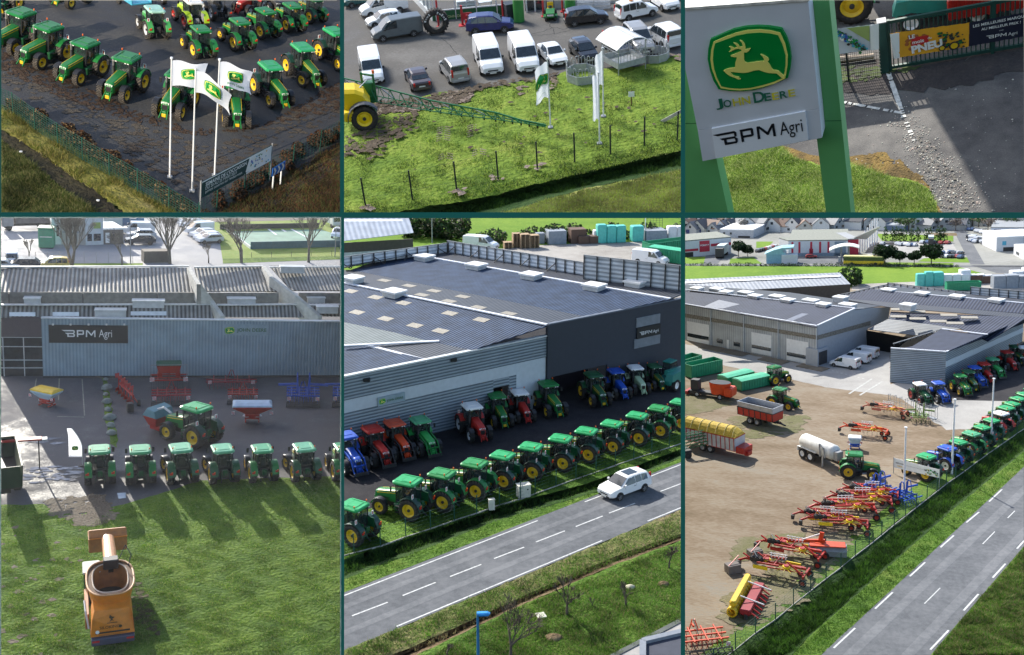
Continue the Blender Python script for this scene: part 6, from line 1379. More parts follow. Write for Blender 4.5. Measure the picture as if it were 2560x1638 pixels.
# distant buildings
def simple_building(P,c,base,ytop,depth,wallm,roofm,label,wins=(),name='building',cat='building',group=None,over=.0,zt=None,winm=None):
 """base: ground pixels along the front (left to right); depth metres back"""
 A,B=P.g(*c(*base[0])),P.g(*c(*base[1]));u=(B-A).normalized();n=Vector((-u.y,u.x,0));n=n if n.dot(A-P.C)>0 else-n
 h=zt or P.zat(A,c(0,ytop)[1]);e=root(name,P,A,0,label,cat,group);C_,D_=B+n*depth,A+n*depth
 mb=MB();q=[A,B,C_,D_] if u.cross(n).z>0 else [A,D_,C_,B]
 mb.loft([q,[p+Vector((0,0,h)) for p in q]],wallm);child(e,'wall',mb,P)
 mb=MB();ce=(A+C_)/2;qq=[ce+(p-ce)*(1+over) for p in q];mb.loft([[p+Vector((0,0,h+.01)) for p in qq],[p+Vector((0,0,h+.3)) for p in qq]],roofm);child(e,'roof',mb,P)
 L=(B-A).length
 for (f0,f1,z0,z1,*mm) in wins:
  mb=MB();a,b=A+u*L*f0-n*.03,A+u*L*f1-n*.03;mb.loft([[a+Vector((0,0,h*z0)),b+Vector((0,0,h*z0)),b+Vector((0,0,h*z1)),a+Vector((0,0,h*z1))],[a+n*.05+Vector((0,0,h*z0)),b+n*.05+Vector((0,0,h*z0)),b+n*.05+Vector((0,0,h*z1)),a+n*.05+Vector((0,0,h*z1))]],mm[0] if mm else (winm or CGLASS));child(e,'window',mb,P)
 return e
PW=mat('pale_render',(.56,.60,.62),.7,var=.08);PG=mat('pale_green_panel',(.30,.40,.10),.6)
simple_building(P4,c4t,[(600,205),(725,200)],20,8,PW,WHITE,'white two-storey office block behind the tall bare tree',[(.1,.35,.15,.42),(.45,.85,.15,.42),(.45,.85,.62,.85,PG)])
simple_building(P4,c4t,[(430,200),(600,205)],15,8,mat('beige_render',(.42,.40,.36),.8,var=.1),WHITE,'beige office wing partly hidden by the tall bare tree',[(.05,.9,.45,.5,GREY)])
simple_building(P4,c4t,[(730,120),(858,118)],-30,12,mat('pale_blue_cladding',(.45,.52,.52),.6,var=.05),GREY,'tall pale blue hall behind the white office block')
simple_building(P4,c4t,[(860,110),(1010,108)],-20,8,mat('deep_blue_cladding',(.04,.13,.26),.6,var=.1),GREY,'deep blue building beyond the parked cars',[(.2,.4,.2,.5,WHITE),(.6,.8,.2,.4,mat('turquoise_paint',None))])
simple_building(P4,c4t,[(725,200),(865,195)],98,6,mat('grey_brown_render',(.16,.14,.12),.8),mat('white_flat_roof',(.85,.85,.82),.7),'low annexe with a white flat roof beside the office block',[(.1,.3,.1,.8,WHITE),(.4,.55,.3,.8)],over=.06)
simple_building(P4,c4t,[(365,200),(430,200)],5,6,PW,WHITE,'narrow pale block at the left end of the office buildings',[(.5,.8,.3,.7)])
simple_building(P4,c4t,[(1008,330),(1185,326)],262,2.2,mat('hoarding_brown',(.13,.11,.09),.85,var=.1),mat('hoarding_brown',None),'low brown hoarding between the bare trees behind the hall',name='hoarding',cat='hoarding')
# green recycling bank
pr=Proto('recycling_bank');pr.part('body',MB().box(-.9,.9,-.9,.9,.1,2.6,mat('bank_green',(.05,.28,.16),.5),.08));pr.part('hatch',MB().box(-.92,-.88,-.7,.7,1.5,1.6,WHITE));pr.part('band',MB().box(-.95,.95,-.95,.95,2.6,2.75,mat('bank_green_dark',(.03,.2,.1),.5),.04));pr.part('foot',MB().box(-.8,.8,-.8,.8,0,.1,DARK))
place(pr,P4,P4.g(*c4t(330,218)),math.pi/2,(1.5,1.3,1.25),'green recycling bank standing in the pale yard left of the office','recycling bank')
# lorry
pr=Proto('lorry');m=MB();m.box(-4.5,2.4,-1.2,1.2,1.2,3.3,mat('lorry_grey',(.16,.14,.13),.7,var=.2),.05);pr.part('box_body',m);i=pr.part('cab',MB().box(2.7,4.6,-1.2,1.2,.7,3.1,mat('lorry_cab',(.35,.33,.33),.5),.15));pr.part('windscreen',MB().box(4.58,4.63,-1.0,1.0,1.8,2.7,CGLASS),i);pr.part('chassis',MB().box(-4.4,4.2,-.5,.5,.7,1.15,DARK))
for x in (-3.2,-2.0,3.5):
 for s in (-1,1):pr.part('wheel',MB().cyl((x,s*.8,.5),(x,s*1.15,.5),.5,TYRE,n=14))
place(pr,P4,P4.g(*c4t(205,92)),P4.yaw(c4t(260,92),c4t(100,96)),1,'dark grey lorry parked at the top left of the pale yard','lorry')
FC=[farcar(mat('far_silver',(.50,.52,.55),.3,var=.02,spec=.8),'silver'),farcar(mat('far_white',(.75,.76,.78),.3,var=.02,spec=.8),'white'),farcar(mat('far_black',(.03,.035,.045),.25,var=.02,spec=.8),'black'),farcar(mat('far_blue',(.05,.10,.22),.3,spec=.8),'blue'),farcar(mat('far_red',(.35,.03,.03),.3,spec=.8),'red'),farcar(W_,'vanw',True)]
def fcar(P,c,k,px,a,b,label,sc=1.,group=None):return place(FC[k],P,P.g(*c(*px)),P.yaw(c(*a),c(*b)),sc,label,'van' if k==5 else 'car',group)
g4='cars parked in the diagonal row along the sports court'
for i,(x,y,k) in enumerate(((1320,60,0),(1340,80,0),(1370,88,2),(1390,122,5),(1420,150,0),(1450,170,1),(1465,188,0))):
 fcar(P4,c4t,k,(x,y),(x+60,y-2),(x-60,y+6),['grey car furthest up the diagonal row by the court','grey car second in the diagonal row by the court','black car in the diagonal row by the court','pale van in the middle of the diagonal row','silver car below the pale van in the diagonal row','white car second from the lower end of the diagonal row','silver car at the lower end of the diagonal row'][i],1.15,g4)
for i,(x,y,k,l) in enumerate(((965,128,5,'white van at the back of the three parked beside the blue building'),(985,158,0,'silver car between the white van and the dark car by the lamp post'),(980,198,2,'dark green-black car nearest in the group by the lamp post'))):fcar(P4,c4t,k,(x,y),(x+60,y),(x-60,y),l,1.2)
carp(P4,c4t,'van',W_,'white',(85,335),(84,280),(88,340),'white van facing the hall at the far left beyond its roof',.95)
fcar(P4,c4t,2,(155,372),(220,372),(90,372),'dark grey car behind the hall roof at the left',1.2);fcar(P4,c4t,0,(25,375),(-40,375),(60,375),'silver car cut by the left edge behind the hall roof',1.1)
carp(P4,c4t,'mpv',mat('car_yellow',(.62,.45,.10),.4),'yellow',(370,372),(440,372),(300,374),'yellow van passing behind the hall roof',1.05)
pr=Proto('box_van');pr.part('box_body',MB().box(-3,.8,-1.1,1.1,.8,3.0,WHITE,.05));i=pr.part('cab',MB().box(.9,2.6,-1.0,1.0,.5,2.4,WHITE,.2));pr.part('windscreen',MB().box(2.58,2.62,-.85,.85,1.3,2.1,CGLASS),i)
for x in (-1.9,1.8):
 for s in (-1,1):pr.part('wheel',MB().cyl((x,s*.7,.4),(x,s*1.,.4),.4,TYRE,n=14))
place(pr,P4,P4.g(*c4t(2325,72)),P4.yaw(c4t(2270,50),c4t(2350,85)),1.1,'white box van in the top right corner beyond the court','van')
fcar(P4,c4t,1,(2370,148),(2400,130),(2360,160),'pale car cut by the right edge beside the court',1.2)
BT=mat('winter_twig',(.17,.15,.12),.95,var=.3)
for i,(x,yb,yt,k,l,tr_) in enumerate(((205,310,170,5,'small round bare tree at the left beyond the hall roof',1),(505,348,25,6,'tall dense bare tree in front of the office block',3),(855,345,150,5,'leaning bare tree beside the lamp post',1),(1190,335,20,6,'tall slender bare tree behind the middle of the hall',2),(1460,330,200,5,'low dark bare tree left of the court',1),(1690,328,55,6,'spreading bare tree in front of the court corner',2),(2160,325,25,6,'bare tree with a straight trunk at the right of the court',1))):
 g0=P4.g(*c4t(x,yb));h=P4.zat(g0,c4t(0,yt)[1])*1.5;bare_tree('bare_tree',P4,g0,h,l,seed=30+i,spread=.5,m=BT,depth=k,trunks=tr_,group='bare trees behind the hall',twig=.02,lowest=.22)
for i,(x,yb,yt,l) in enumerate(((915,338,20,'tall lamp post beside the three parked vehicles'),(2345,285,85,'slim lamp post near the right edge by the court'))):
 g0=P4.g(*c4t(x,yb));h=P4.zat(g0,c4t(0,yt)[1]);e=root('lamp_post',P4,g0,0,l,'lamp post');child(e,'pole',MB().cyl((0,0,0),(0,0,h),.09,GREY,.06,n=8),P4,local=True);child(e,'lamp_head',MB().box(-.1,.9,-.12,.12,h-.05,h+.1,LGREY,.03),P4,local=True)
fence(P4,[c4t(x,330+(x%7)) for x in range(250,1010,85)],1.8,'thin grey fence along the pale yard behind the hall',mat('thin_grey',(.3,.3,.3),.6),wires=4,vstep=3)
fence(P4,[c4t(x,y) for x,y in ((1760,292),(1900,290),(2040,287),(2180,284),(2320,281),(2440,279))],.9,'low rail fence along the grass below the court',mat('rail_brown',(.10,.09,.06),.8),wires=2,vstep=9)
# the hall --------------------------------------------------------------
FA_,FB_=P4.g(*c4t(302,1133)),P4.g(*c4t(2480,1126));u,v,n=wall_frame(FA_,FB_)
if n.dot(P4.C-FA_)<0:n=-n
hF=P4.zat(FA_,c4t(0,716)[1])
CLAD=wave_mat('grey_cladding',(.20,.27,.32),(.30,.38,.44),.33,'X',rough=.45,bump=.5)
e=root('machinery_hall',P4,FA_,0,'long grey ribbed hall with dark name board and corrugated roofs','hall')
vw=vwall(P4,e,'front_wall',FA_,FB_,0,hF,CLAD,.3)
child(e,'coping',MB().beam(FA_+v*(hF+.05)-n*.1,FB_+v*(hF+.05)-n*.1,.5,.12,mat('coping_pale',(.62,.64,.65),.4)),P4)
child(e,'plinth',MB().beam(FA_+v*.1+n*.03,FB_+v*.1+n*.03,.1,.2,DARK),P4)
def on4(x,y,o=0.):return P4.on(*c4t(x,y),FA_,n)+n*o
LF=FA_-u*12;XD=mat('plum_cladding',(.085,.065,.075),.6,var=.1)
# dark shopfront at the left
zt_=on4(150,858).z;vwall(P4,e,'shopfront_wall',LF-n*.5,FA_-n*.5,zt_,hF-.05,XD,.3)
mb=MB();mb.quad(LF-n*.6,FA_-n*.6,FA_-n*.6+v*zt_,LF-n*.6+v*zt_,mat('shop_glass',(.035,.04,.045),.12,var=.3));child(e,'shop_window',mb,P4)
mb=MB()
for x in (15,160,298):
 t=(on4(x,950)-FA_).dot(u);mb.beam(FA_+u*t-n*.55,FA_+u*t-n*.55+v*zt_,.09,.09,LGREY)
for y in (860,926,1020,1075):z=on4(150,y).z;mb.beam(LF-n*.55+v*z,FA_-n*.55+v*z,.08,.08,LGREY)
child(e,'window_frame',mb,P4)
bd=MB();p0=on4(344,887,.08);p1=on4(895,767,.08);w_=(p1-p0).dot(u);h_=(p1-p0).z;bd.add([p0,p0+u*w_,p0+u*w_+v*h_,p0+v*h_,p0-n*.1,p0+u*w_-n*.1,p0+u*w_+v*h_-n*.1,p0+v*h_-n*.1],[(0,1,2,3),(7,6,5,4),(3,2,6,7),(4,5,1,0),(1,5,6,2),(4,0,3,7)],mat('board_charcoal',(.022,.022,.024),.5));bo=child(e,'name_board',bd,P4)
sg=1 if u.cross(v).dot(n)>0 else-1
l_=MB();q0=on4(432,845,.10);bw=(on4(792,845,.10)-q0).length;k=bw/7.6;hh=(on4(500,797,.1)-q0).z;draw_on(l_,[[(x,y*hh/k) for x,y in q] for q in BPM],q0+u*(k*.95),u,v,k,mat('white_letters',(.8,.8,.8),.5,emis=None),.01*sg);text_on(l_,'Agri',q0+u*(k*5.5),u,v,k*1.95,mat('white_letters',None),0,.01*sg,h=hh*1.1);child(bo,'lettering',l_,P4)
for x in (375,498,623,748,872):a=on4(x,770,0.);child(e,'spotlight',MB().cyl(a+v*.1,a+n*.5+v*.35,.02,LGREY,n=5).box(a.x-.1,a.x+.1,(a+n*.5).y-.1,(a+n*.5).y+.1,a.z+.2,a.z+.38,LAMP,.03),P4)
bd=MB();p0=on4(1567,834,.08);p1=on4(1882,760,.08);w_=(p1-p0).dot(u);h_=(p1-p0).z;bd.add([p0,p0+u*w_,p0+u*w_+v*h_,p0+v*h_,p0-n*.1,p0+u*w_-n*.1,p0+u*w_+v*h_-n*.1,p0+v*h_-n*.1],[(0,1,2,3),(7,6,5,4),(3,2,6,7),(4,5,1,0),(1,5,6,2),(4,0,3,7)],mat('board_grey_blue',(.27,.35,.40),.5));bo=child(e,'dealer_sign',bd,P4)
l_=MB();logo(l_,on4(1608,800,.09),u,v,1.05,.01*sg);text_on(l_,'JOHN DEERE',on4(1658,808,.09),u,v,(on4(1865,800)-on4(1658,800)).length,mat('letters_dark_green',(.05,.14,.06),.5),.02,.01*sg);child(bo,'lettering',l_,P4)
# roofs behind the parapet
RF=wave_mat('fibre_cement',(.06,.056,.05),(.30,.29,.265),.42,'X',rough=.6,bump=1.,noise=.35);ADB=mat('parapet_grey',(.17,.165,.155),.85,var=.25,bump=.3,bscale=3);PWH=mat('parapet_white',(.46,.45,.41),.8,var=.2)
G4=lambda x,y,z:P4.g(*c4t(x,y),z)
zr0=hF-.1;zr1=zr0+1.1
L_=G4(-300,716,zr0);R_=G4(2500,706,zr0)
def roofq(name,x0a,x0b,x1b,x1a,ya,yb,za,zb,m=RF,lab=None):
 """near edge (x0a..x1a at row ya, height za), far edge (x0b..x1b at row yb, height zb)"""
 a,b,c_,d=G4(x0a,ya,za),G4(x1a,ya,za),G4(x1b,yb,zb),G4(x0b,yb,zb)
 n_=(b-a).cross(d-a);pts=[a,b,c_,d] if n_.z>0 else [b,a,d,c_]
 return face_obj(P4,e,name,pts,m,.12)
roofq('roof',-300,-300,1468,1500,712,622,zr0,zr1);roofq('roof',1560,1530,2060,2130,706,620,zr0,zr1);roofq('roof',2240,2130,2600,2700,700,610,zr0,zr1)
q0=G4(-300,618,zr1);q1=G4(2600,612,zr1)
zw=P4.zat(G4(600,606,zr1-.1),c4t(0,536)[1])
for a,b in ((-300,1392),(1460,1950),(2090,2600)):vwall(P4,e,'parapet',G4(a,606,zr1-.1),G4(b,604,zr1-.1),zr1-.8,zw,ADB,.25)
for a,b in ((-300,1480),(1520,2080),(2130,2600)):child(e,'ridge_cap',MB().beam(G4(a,622,zr1+.03),G4(b,618,zr1+.03),.5,.10,mat('ridge_pale',(.55,.55,.53),.5,var=.2)),P4)
zfr=zw+1.4
roofq('roof',-300,-300,1322,1388,534,362,zw,zfr);roofq('roof',1396,1358,1838,1950,524,350,zw,zfr);roofq('roof',2040,1885,2600,2700,520,345,zw,zfr)
for a,b in ((-300,1322),(1358,1840),(1885,2600)):child(e,'ridge_cap',MB().beam(G4(a,358,zfr+.05),G4(b,352,zfr+.05),.4,.14,mat('ridge_pale',None)),P4)
def cross_wall(pts,w=.45):
 """white upstand running away from the viewer: list of (x,y,z)"""
 mb=MB();P_=[G4(*q) for q in pts]
 for a,b in zip(P_,P_[1:]):
  s=u*w/2;mb.loft([[a-s-v*2.2,a+s-v*2.2,a+s,a-s],[b-s-v*2.2,b+s-v*2.2,b+s,b-s]],PWH)
 child(e,'firewall',mb,P4)
cross_wall([(1322,360,zfr+.3),(1392,478,zfr-.1),(1480,590,zw-.5),(1560,703,zr0+.25)]);cross_wall([(1845,350,zfr+.3),(1900,425,zfr),(2080,560,zw),(2240,700,zr0+.25)])
SKYL=mat('rooflight_white',(.75,.76,.76),.3,var=.15,vscale=1.2)
for (x0,x1,y) in ((65,248,688),(368,553,687),(915,1165,682),(1225,1415,680)):
 a,b=G4(x0,y+14,zr0+.17),G4(x1,y+14,zr0+.17);c_,d=G4(x1,y-14,zr0+.17+.35),G4(x0,y-14,zr0+.17+.35);mb=MB();mb.quad(a,b,c_,d,SKYL);child(e,'rooflight',mb,P4)
def vent4(x,y,z,w=1.6,d=1.,h=.5,m=None):q=G4(x,y,z);child(e,'roof_vent',MB().box(q.x-w/2,q.x+w/2,q.y-d/2,q.y+d/2,z-.2,z+h,LGREY,.05).box(q.x-w/2-.08,q.x+w/2+.08,q.y-d/2-.08,q.y+d/2+.08,z+h,z+h+.12,mat('vent_lid',(.55,.56,.55),.4),.04),P4)
for (x,y,z,w) in ((775,690,zr0+.3,3.),(2045,385,zfr-.1,2.8),(2290,665,zr0+.6,2.4),(1690,608,zr1,3.0),(2210,600,zr1,2.),(1040,625,zr1-.1,3.2),(228,608,zr1,1.5)):vent4(x,y,z,w)
for x in (65,582,1102):a=G4(x,606,zr1);child(e,'downpipe',MB().cyl(Vector((a.x,a.y,zr1-.3))+n*.08,Vector((a.x,a.y,zw))+n*.08,.06,DARK,n=6),P4)
# forecourt machines ------------------------------------------------------
pr=hopper('yellowlid',mat('hopper_pale_blue',(.45,.60,.70),.5),YEL,RED,2.5,1.5);place(pr,P4,P4.g(*c4t(330,1330)),P4.yaw(c4t(300,1325),c4t(370,1340))+math.pi/2,1.,'small spreader with a yellow and pale blue lid on a red base','spreader')
for i,(x,y,s) in enumerate(((740,1150,.5),(748,1215,1.),(740,1255,.55),(748,1310,.85),(755,1365,.7),(768,1425,1.),(775,1475,.75),(780,1530,.8))):
 rd=random.Random(40+i);rings=[]
 for z,r in ((0,.8),(.25,1.),(.55,.8),(.75,.4)):rings.append([(s*.62*r*math.cos(t)*rd.uniform(.8,1.15),s*.5*r*math.sin(t)*rd.uniform(.8,1.15),s*z*.75) for t in [k*math.pi/4 for k in range(8)]])
 solo('boulder',MB().loft(rings,mat('boulder_grey',(.22,.24,.22),.9,var=.3,bump=.6,bscale=6)),P4,P4.g(*c4t(x,y)),rd.uniform(0,6),['small grey boulder nearest the hall wall','largest pale boulder, second from the hall in the line','small dark boulder third from the hall','rounded boulder in the middle of the boulder line','greenish boulder below the middle of the line','pale angular boulder, third from the lower end','flat pale boulder second from the lower end','brownish boulder at the lower end of the line'][i],'boulder','line of boulders dividing the forecourt')
sheet('verge',P4,[c4t(715,1135),c4t(745,1135),c4t(820,1545),c4b(820,90),c4b(770,60),c4t(735,1400)],GR4,4,.1)
def put4(pr,px,a,b,label,cat,sc=1.,off=0.):return place(pr,P4,P4.g(*c4t(*px)),P4.yaw(c4t(*a),c4t(*b))+off,sc,label,cat)
put4(plough('ploughr',RED,6),(885,1280),(900,1340),(870,1200),'red plough standing upright beside the boulders','plough',1.0)
put4(cultivator('cultr',mat('deep_red_paint',(.28,.012,.02),.5),3.6,3,True),(1200,1285),(1200,1300),(1200,1200),'wide red cultivator lying in front of the seed drill','cultivator',1.05)
pr=Proto('seed_drill');m=MB();m.loft([[(-.4,-.9,1.3),(.4,-.9,1.3),(.4,.9,1.3),(-.4,.9,1.3)],[(-.6,-1.1,2.1),(.6,-1.1,2.1),(.6,1.1,2.1),(-.6,1.1,2.1)]],RED);pr.part('hopper',m);pr.part('cover',MB().box(-.65,.65,-1.15,1.15,2.1,2.3,DGREEN,.06));m=MB()
for x in (-1.2,-.4,.5):m.beam((x,-1.7,.9),(x,1.7,.9),.12,.12,RED)
for y in (-1.,0,1.):m.beam((-1.2,y,.9),(1.4,y,.9),.1,.12,RED)
for y in (-1.6,1.6):m.beam((-1.2,y,.9),(-1.2,y,2.4),.06,.06,GREY)
m.beam((-1.2,-1.6,2.4),(-1.2,1.6,2.4),.06,.06,GREY);m.box(-.3,.3,-1.,-.6,.9,1.3,RED);m.box(-.3,.3,.6,1.,.9,1.3,RED);pr.part('frame',m);m=MB()
for k in range(16):y=-1.6+k*.21;m.beam((-1.2,y,.85),(-1.5,y,.2),.04,.05,DARK);m.cyl((-1.5,y-.02,.25),(-1.5,y+.02,.25),.24,DARK,n=12)
pr.part('coulters',m)
for s in (-1,1):q=MB();warn(q,-1.6,s*1.5,1.1,.2);pr.part('warning_board',q)
put4(pr,(1183,1185),(1183,1230),(1183,1100),'red seed drill with a dark green hopper lid against the hall wall','seed drill',1.1)
put4(cultivator('cultr2',mat('deep_red_paint',None),5.2,2,False),(1620,1190),(1620,1230),(1620,1130),'wide folding red cultivator standing against the hall wall','cultivator',1.)
put4(cultivator('cultr3',RED,3.2,3,True),(1700,1275),(1700,1300),(1700,1200),'red cultivator behind the grey-lidded seeder','cultivator',.95)
pr=hopper('greylid',RED,mat('lid_grey_blue',(.40,.50,.62),.5),RED,3.2,1.6);put4(pr,(1765,1440),(1765,1445),(1765,1350),'red seeder with a long grey-blue lid and warning stripes','seeder',1.12)
put4(cultivator('cultb',BLUE,3.0,4,True,True),(2120,1290),(2120,1330),(2118,1230),'tall folded blue cultivator at the right of the forecourt','cultivator',1.12);put4(cultivator('cultb',BLUE),(2440,1290),(2440,1330),(2438,1230),'tall folded blue cultivator cut by the right edge','cultivator',1.12)
solo('waste_bin',box_at(P4,None,.6,.6,.9,DARK,0),P4,P4.g(*c4t(910,1370)),.3,'small dark bin standing beside the red plough','bin')
# tractor with front tank
ra,fa=P4.g(*c4b(1440,75)),P4.g(*c4b(1235,10));m_=(ra+fa)/2
yw=math.atan2(fa.y-ra.y,fa.x-ra.x);place(tr('greenw'),P4,m_,yw,1.18,'green tractor turned side-on carrying a red front hopper','tractor')
pr=Proto('front_hopper');m=MB();m.loft([[(-.4,-.6,.6),(.4,-.6,.6),(.4,.6,.6),(-.4,.6,.6)],[(-.7,-.9,1.4),(.7,-.9,1.4),(.7,.9,1.4),(-.7,.9,1.4)]],RED);pr.part('hopper',m);pr.part('cover',MB().prism([(-.75,1.4),(-.6,2.0),(.2,2.15),(.75,1.4)],-.95,.95,mat('cover_blue_grey',(.10,.22,.26),.6),.05));pr.part('hose',MB().path([(-.3,.3,2.0),(-1.0,.3,2.3),(-1.8,.3,2.0)],.09,LGREY,8));pr.part('frame',MB().box(-.9,.4,-.5,.5,.25,.6,RED,.05));q=MB();warn(q,.75,-.9,1.,.2);pr.part('warning_board',q)
place(pr,P4,m_+Vector((math.cos(yw),math.sin(yw),0))*4.1,yw,1.15,'red hopper with a blue-grey cover on the nose of the side-on tractor','hopper')
G4r='tractors parked in a row facing the hall, seen from behind'
TL4=['leftmost of the row, by the white feather flag','second from the left in the row','third from the left in the row','fourth from the left, in the middle of the row','fifth from the left in the row','sixth from the left in the row','cut by the right edge at the end of the row']
for i,(r_,f_,k) in enumerate((((708,352),(692,240),'mint'),((993,350),(968,238),'mint'),((1274,346),(1238,238),'mint'),((1570,342),(1518,238),'mint'),((1850,334),(1790,232),'mint'),((2142,326),(2075,226),'mint'),((2425,318),(2355,222),'mint'))):
 T1(k,r_,f_,'green tractor with mint roof, '+TL4[i],1.03,G4r,P4,c4b)
# feather flag, trailer, van parts
g0=P4.g(*c4b(578,215));hz_=P4.zat(g0,c4b(0,0)[1])+.6;e2=root('feather_flag',P4,g0,P4.yaw(c4b(578,215),c4b(500,216)),'white feather flag with a small green emblem left of the tractor row','feather flag')
mb=MB();pts=[]
for i in range(13):
 t=i/12;z=.8+(hz_-.8)*t;xin=.95*max(0,t-.35)**1.6*1.6;xo=max(xin+.02,1.05*(1-.0*t)) if t<.75 else 1.05+.4*(t-.75)
 pts.append((xin,z,xo))
for a,b in zip(pts,pts[1:]):mb.add([(a[0],-.01,a[1]),(a[2],-.01,a[1]),(b[2],-.01,b[1]),(b[0],-.01,b[1])],[(0,1,2,3)],FLAGW)
child(e2,'cloth',mb,P4,local=True);child(e2,'pole',MB().path([(0,0,0)]+[(p[0],0,p[1]) for p in pts],.025,LGREY,6),P4,local=True)
em=MB();sgx=Vector((1,0,0));logo(em,Vector((.55,-.03,1.6)),Vector((1,0,0)),Vector((0,0,1)),.5,.01);logo(em,Vector((.55,.03,1.6)),Vector((-1,0,0)),Vector((0,0,1)),.5,.01);child(e2,'emblem',em,P4,local=True);child(e2,'foot',MB().box(-.3,.3,-.3,.3,0,.08,DARK,.02),P4,local=True)
pr=wagon('greentrailer',6.5,2.3,1.2,2.9,mat('night_green_paint',(.004,.03,.014),.5),BLACK,2);place(pr,P4,P4.g(*c4b(20,360)),P4.yaw(c4b(20,420),c4b(0,300)),1.0,'dark green high-sided trailer cut by the left edge of the grass','trailer')
solo('tailboard',MB().box(-1.6,1.6,-.35,.35,2.55,2.68,RED,.03).box(1.6,2.0,-.3,.3,2.5,2.62,LGREY).box(-1.4,-1.3,-.05,.05,0,2.55,DARK).box(1.3,1.4,-.05,.05,0,2.55,DARK),P4,P4.g(*c4b(150,240)),.1,'raised red and silver conveyor end behind the green trailer','conveyor')
for (a,b) in (((255,1140),(240,1230)),((415,1140),(410,1290)),((575,1145),(592,1400)),((400,1405),(590,1410))):
 A_,B_=P4.g(*c4t(*a)),P4.g(*c4t(*b));d=(B_-A_).normalized();s=Vector((-d.y,d.x,0))*.05;mb=MB();z=Vector((0,0,.02));mb.quad(A_-s+z,B_-s+z,B_+s+z,A_+s+z,mat('faded_line',(.30,.29,.24),.9,var=.3));solo('parking_line',mb,P4,kind='structure')
# the orange mixer wagon ---------------------------------------------------
OR=mat('machine_orange',(.62,.20,.012),.45,var=.12,dirt=.15);ORD=mat('machine_orange_dark',(.33,.13,.03),.6,var=.25,dirt=.3);RIM=mat('worn_rim',(.50,.26,.12),.6,var=.3)
gm=P4.g(*c4b(792,1475));ym=P4.yaw(c4b(792,1475),c4b(752,1000));e=root('mixer_wagon',P4,gm,ym,'orange feed mixer wagon with an open oval tub and raised conveyor','mixer wagon')
def oval(cx,rx,ry,z,n=36,sq=.72):
 out=[]
 for i in range(n):t=2*math.pi*i/n;c_,s_=math.cos(t),math.sin(t);out.append((cx+rx*math.copysign(abs(c_)**sq,c_),ry*math.copysign(abs(s_)**sq,s_),z))
 return out
tb=MB();cx=2.9;tb.loft([oval(cx,1.5,.95,.9),oval(cx,1.9,1.15,1.9),oval(cx,2.15,1.32,2.75),oval(cx,2.2,1.36,2.95)],OR,cap=False,smooth=True);child(e,'tub',tb,P4,local=True)
tb=MB();tb.loft([oval(cx,1.82,1.05,2.93),oval(cx,1.6,.9,1.6),oval(cx,1.3,.75,1.0)][::-1],ORD,cap=False,smooth=True);tb.poly([q for q in oval(cx,1.55,.88,1.5)],mat('feed_remains',(.03,.025,.02),.95));child(e,'tub_lining',tb,P4,local=True)
tb=MB();tb.loft([oval(cx,2.2,1.36,2.95),oval(cx,2.26,1.42,3.0),oval(cx,2.2,1.36,3.05),oval(cx,2.12,1.30,3.0)],RIM,cap=False,smooth=True);tb.loft([oval(cx,1.84,1.06,2.97),oval(cx,1.80,1.02,3.02),oval(cx,1.76,.98,2.97)],mat('rim_pale',(.6,.5,.4),.5),cap=False);tb.loft([oval(cx,1.82,1.05,2.93),oval(cx,2.16,1.33,2.93)],mat('ledge_brown',(.12,.06,.03),.8),cap=False);child(e,'rim',tb,P4,local=True)
tb=MB();tb.loft([[(0,-1.22,.75),(0,1.22,.75),(0,1.12,1.9),(.35,1.0,2.25),(.35,-1.0,2.25),(0,-1.12,1.9)],[(1.6,-1.2,.75),(1.6,1.2,.75),(1.6,1.15,1.9),(1.6,1.05,2.5),(1.6,-1.05,2.5),(1.6,-1.15,1.9)]],OR);child(e,'engine_cover',tb,P4,local=True)
child(e,'grille_slot',MB().box(-.02,.01,-.95,.95,.92,1.02,BLACK).box(-.015,.0,-.8,.8,.80,.84,ORD),P4,local=True)
child(e,'bumper',MB().box(-.25,1.0,-1.2,1.2,.28,.72,mat('bumper_blue_grey',(.05,.055,.09),.5),.05),P4,local=True)
for y in (-.95,.95):child(e,'tail_light',MB().box(-.28,-.25,y-.2,y+.2,.52,.62,REDL),P4,local=True)
lm=MB();text_on(lm,'SILOKING',Vector((-.01,.72,1.22)),Vector((0,-1,0)),Vector((0,0,1)),1.1,mat('dark_print',(.05,.03,.01),.6),.01,.01);lm2=[(0,.0),(.18,.12),(.3,.05),(.2,.2),(.36,.32),(.2,.35),(.05,.5),(.0,.3),(.12,.2)]
lm.add([(-.02,.2-a*.9,1.62+b) for a,b in lm2],[tuple(range(len(lm2)))[::-1]],mat('dark_print',None));lm.add([(-.02,-.42-.1*math.cos(t),1.28+.1*math.sin(t)) for t in [k*math.pi/5 for k in range(10)]],[tuple(range(10))],mat('dark_print',None));lm.box(-.02,-.005,-.25,.32,1.55,1.59,mat('dark_print',None));child(e,'lettering',lm,P4,local=True)
child(e,'round_sticker',MB().cyl((-.0,.85,1.05),(-.03,.85,1.05),.11,WHITE,n=14),P4,local=True)
cab=MB();cab.box(4.6,6.0,.55,1.5,.9,2.5,GLASS,.08);child(e,'cab',cab,P4,local=True);child(e,'cab_roof',MB().box(4.5,6.05,.5,1.55,2.5,2.62,mat('cab_roof_grey',(.35,.38,.36),.5),.05).box(4.8,5.1,.9,1.2,2.62,2.7,REDL),P4,local=True)
child(e,'chassis',MB().box(.2,6.6,-.7,.7,.45,.85,BLACK,.04).box(1.2,4.4,1.25,1.5,.6,1.6,ORD,.05),P4,local=True);child(e,'side_pipe',MB().path([(.6,1.3,1.0),(1.0,1.45,1.9),(2.0,1.5,2.1)],.06,LGREY,8),P4,local=True)
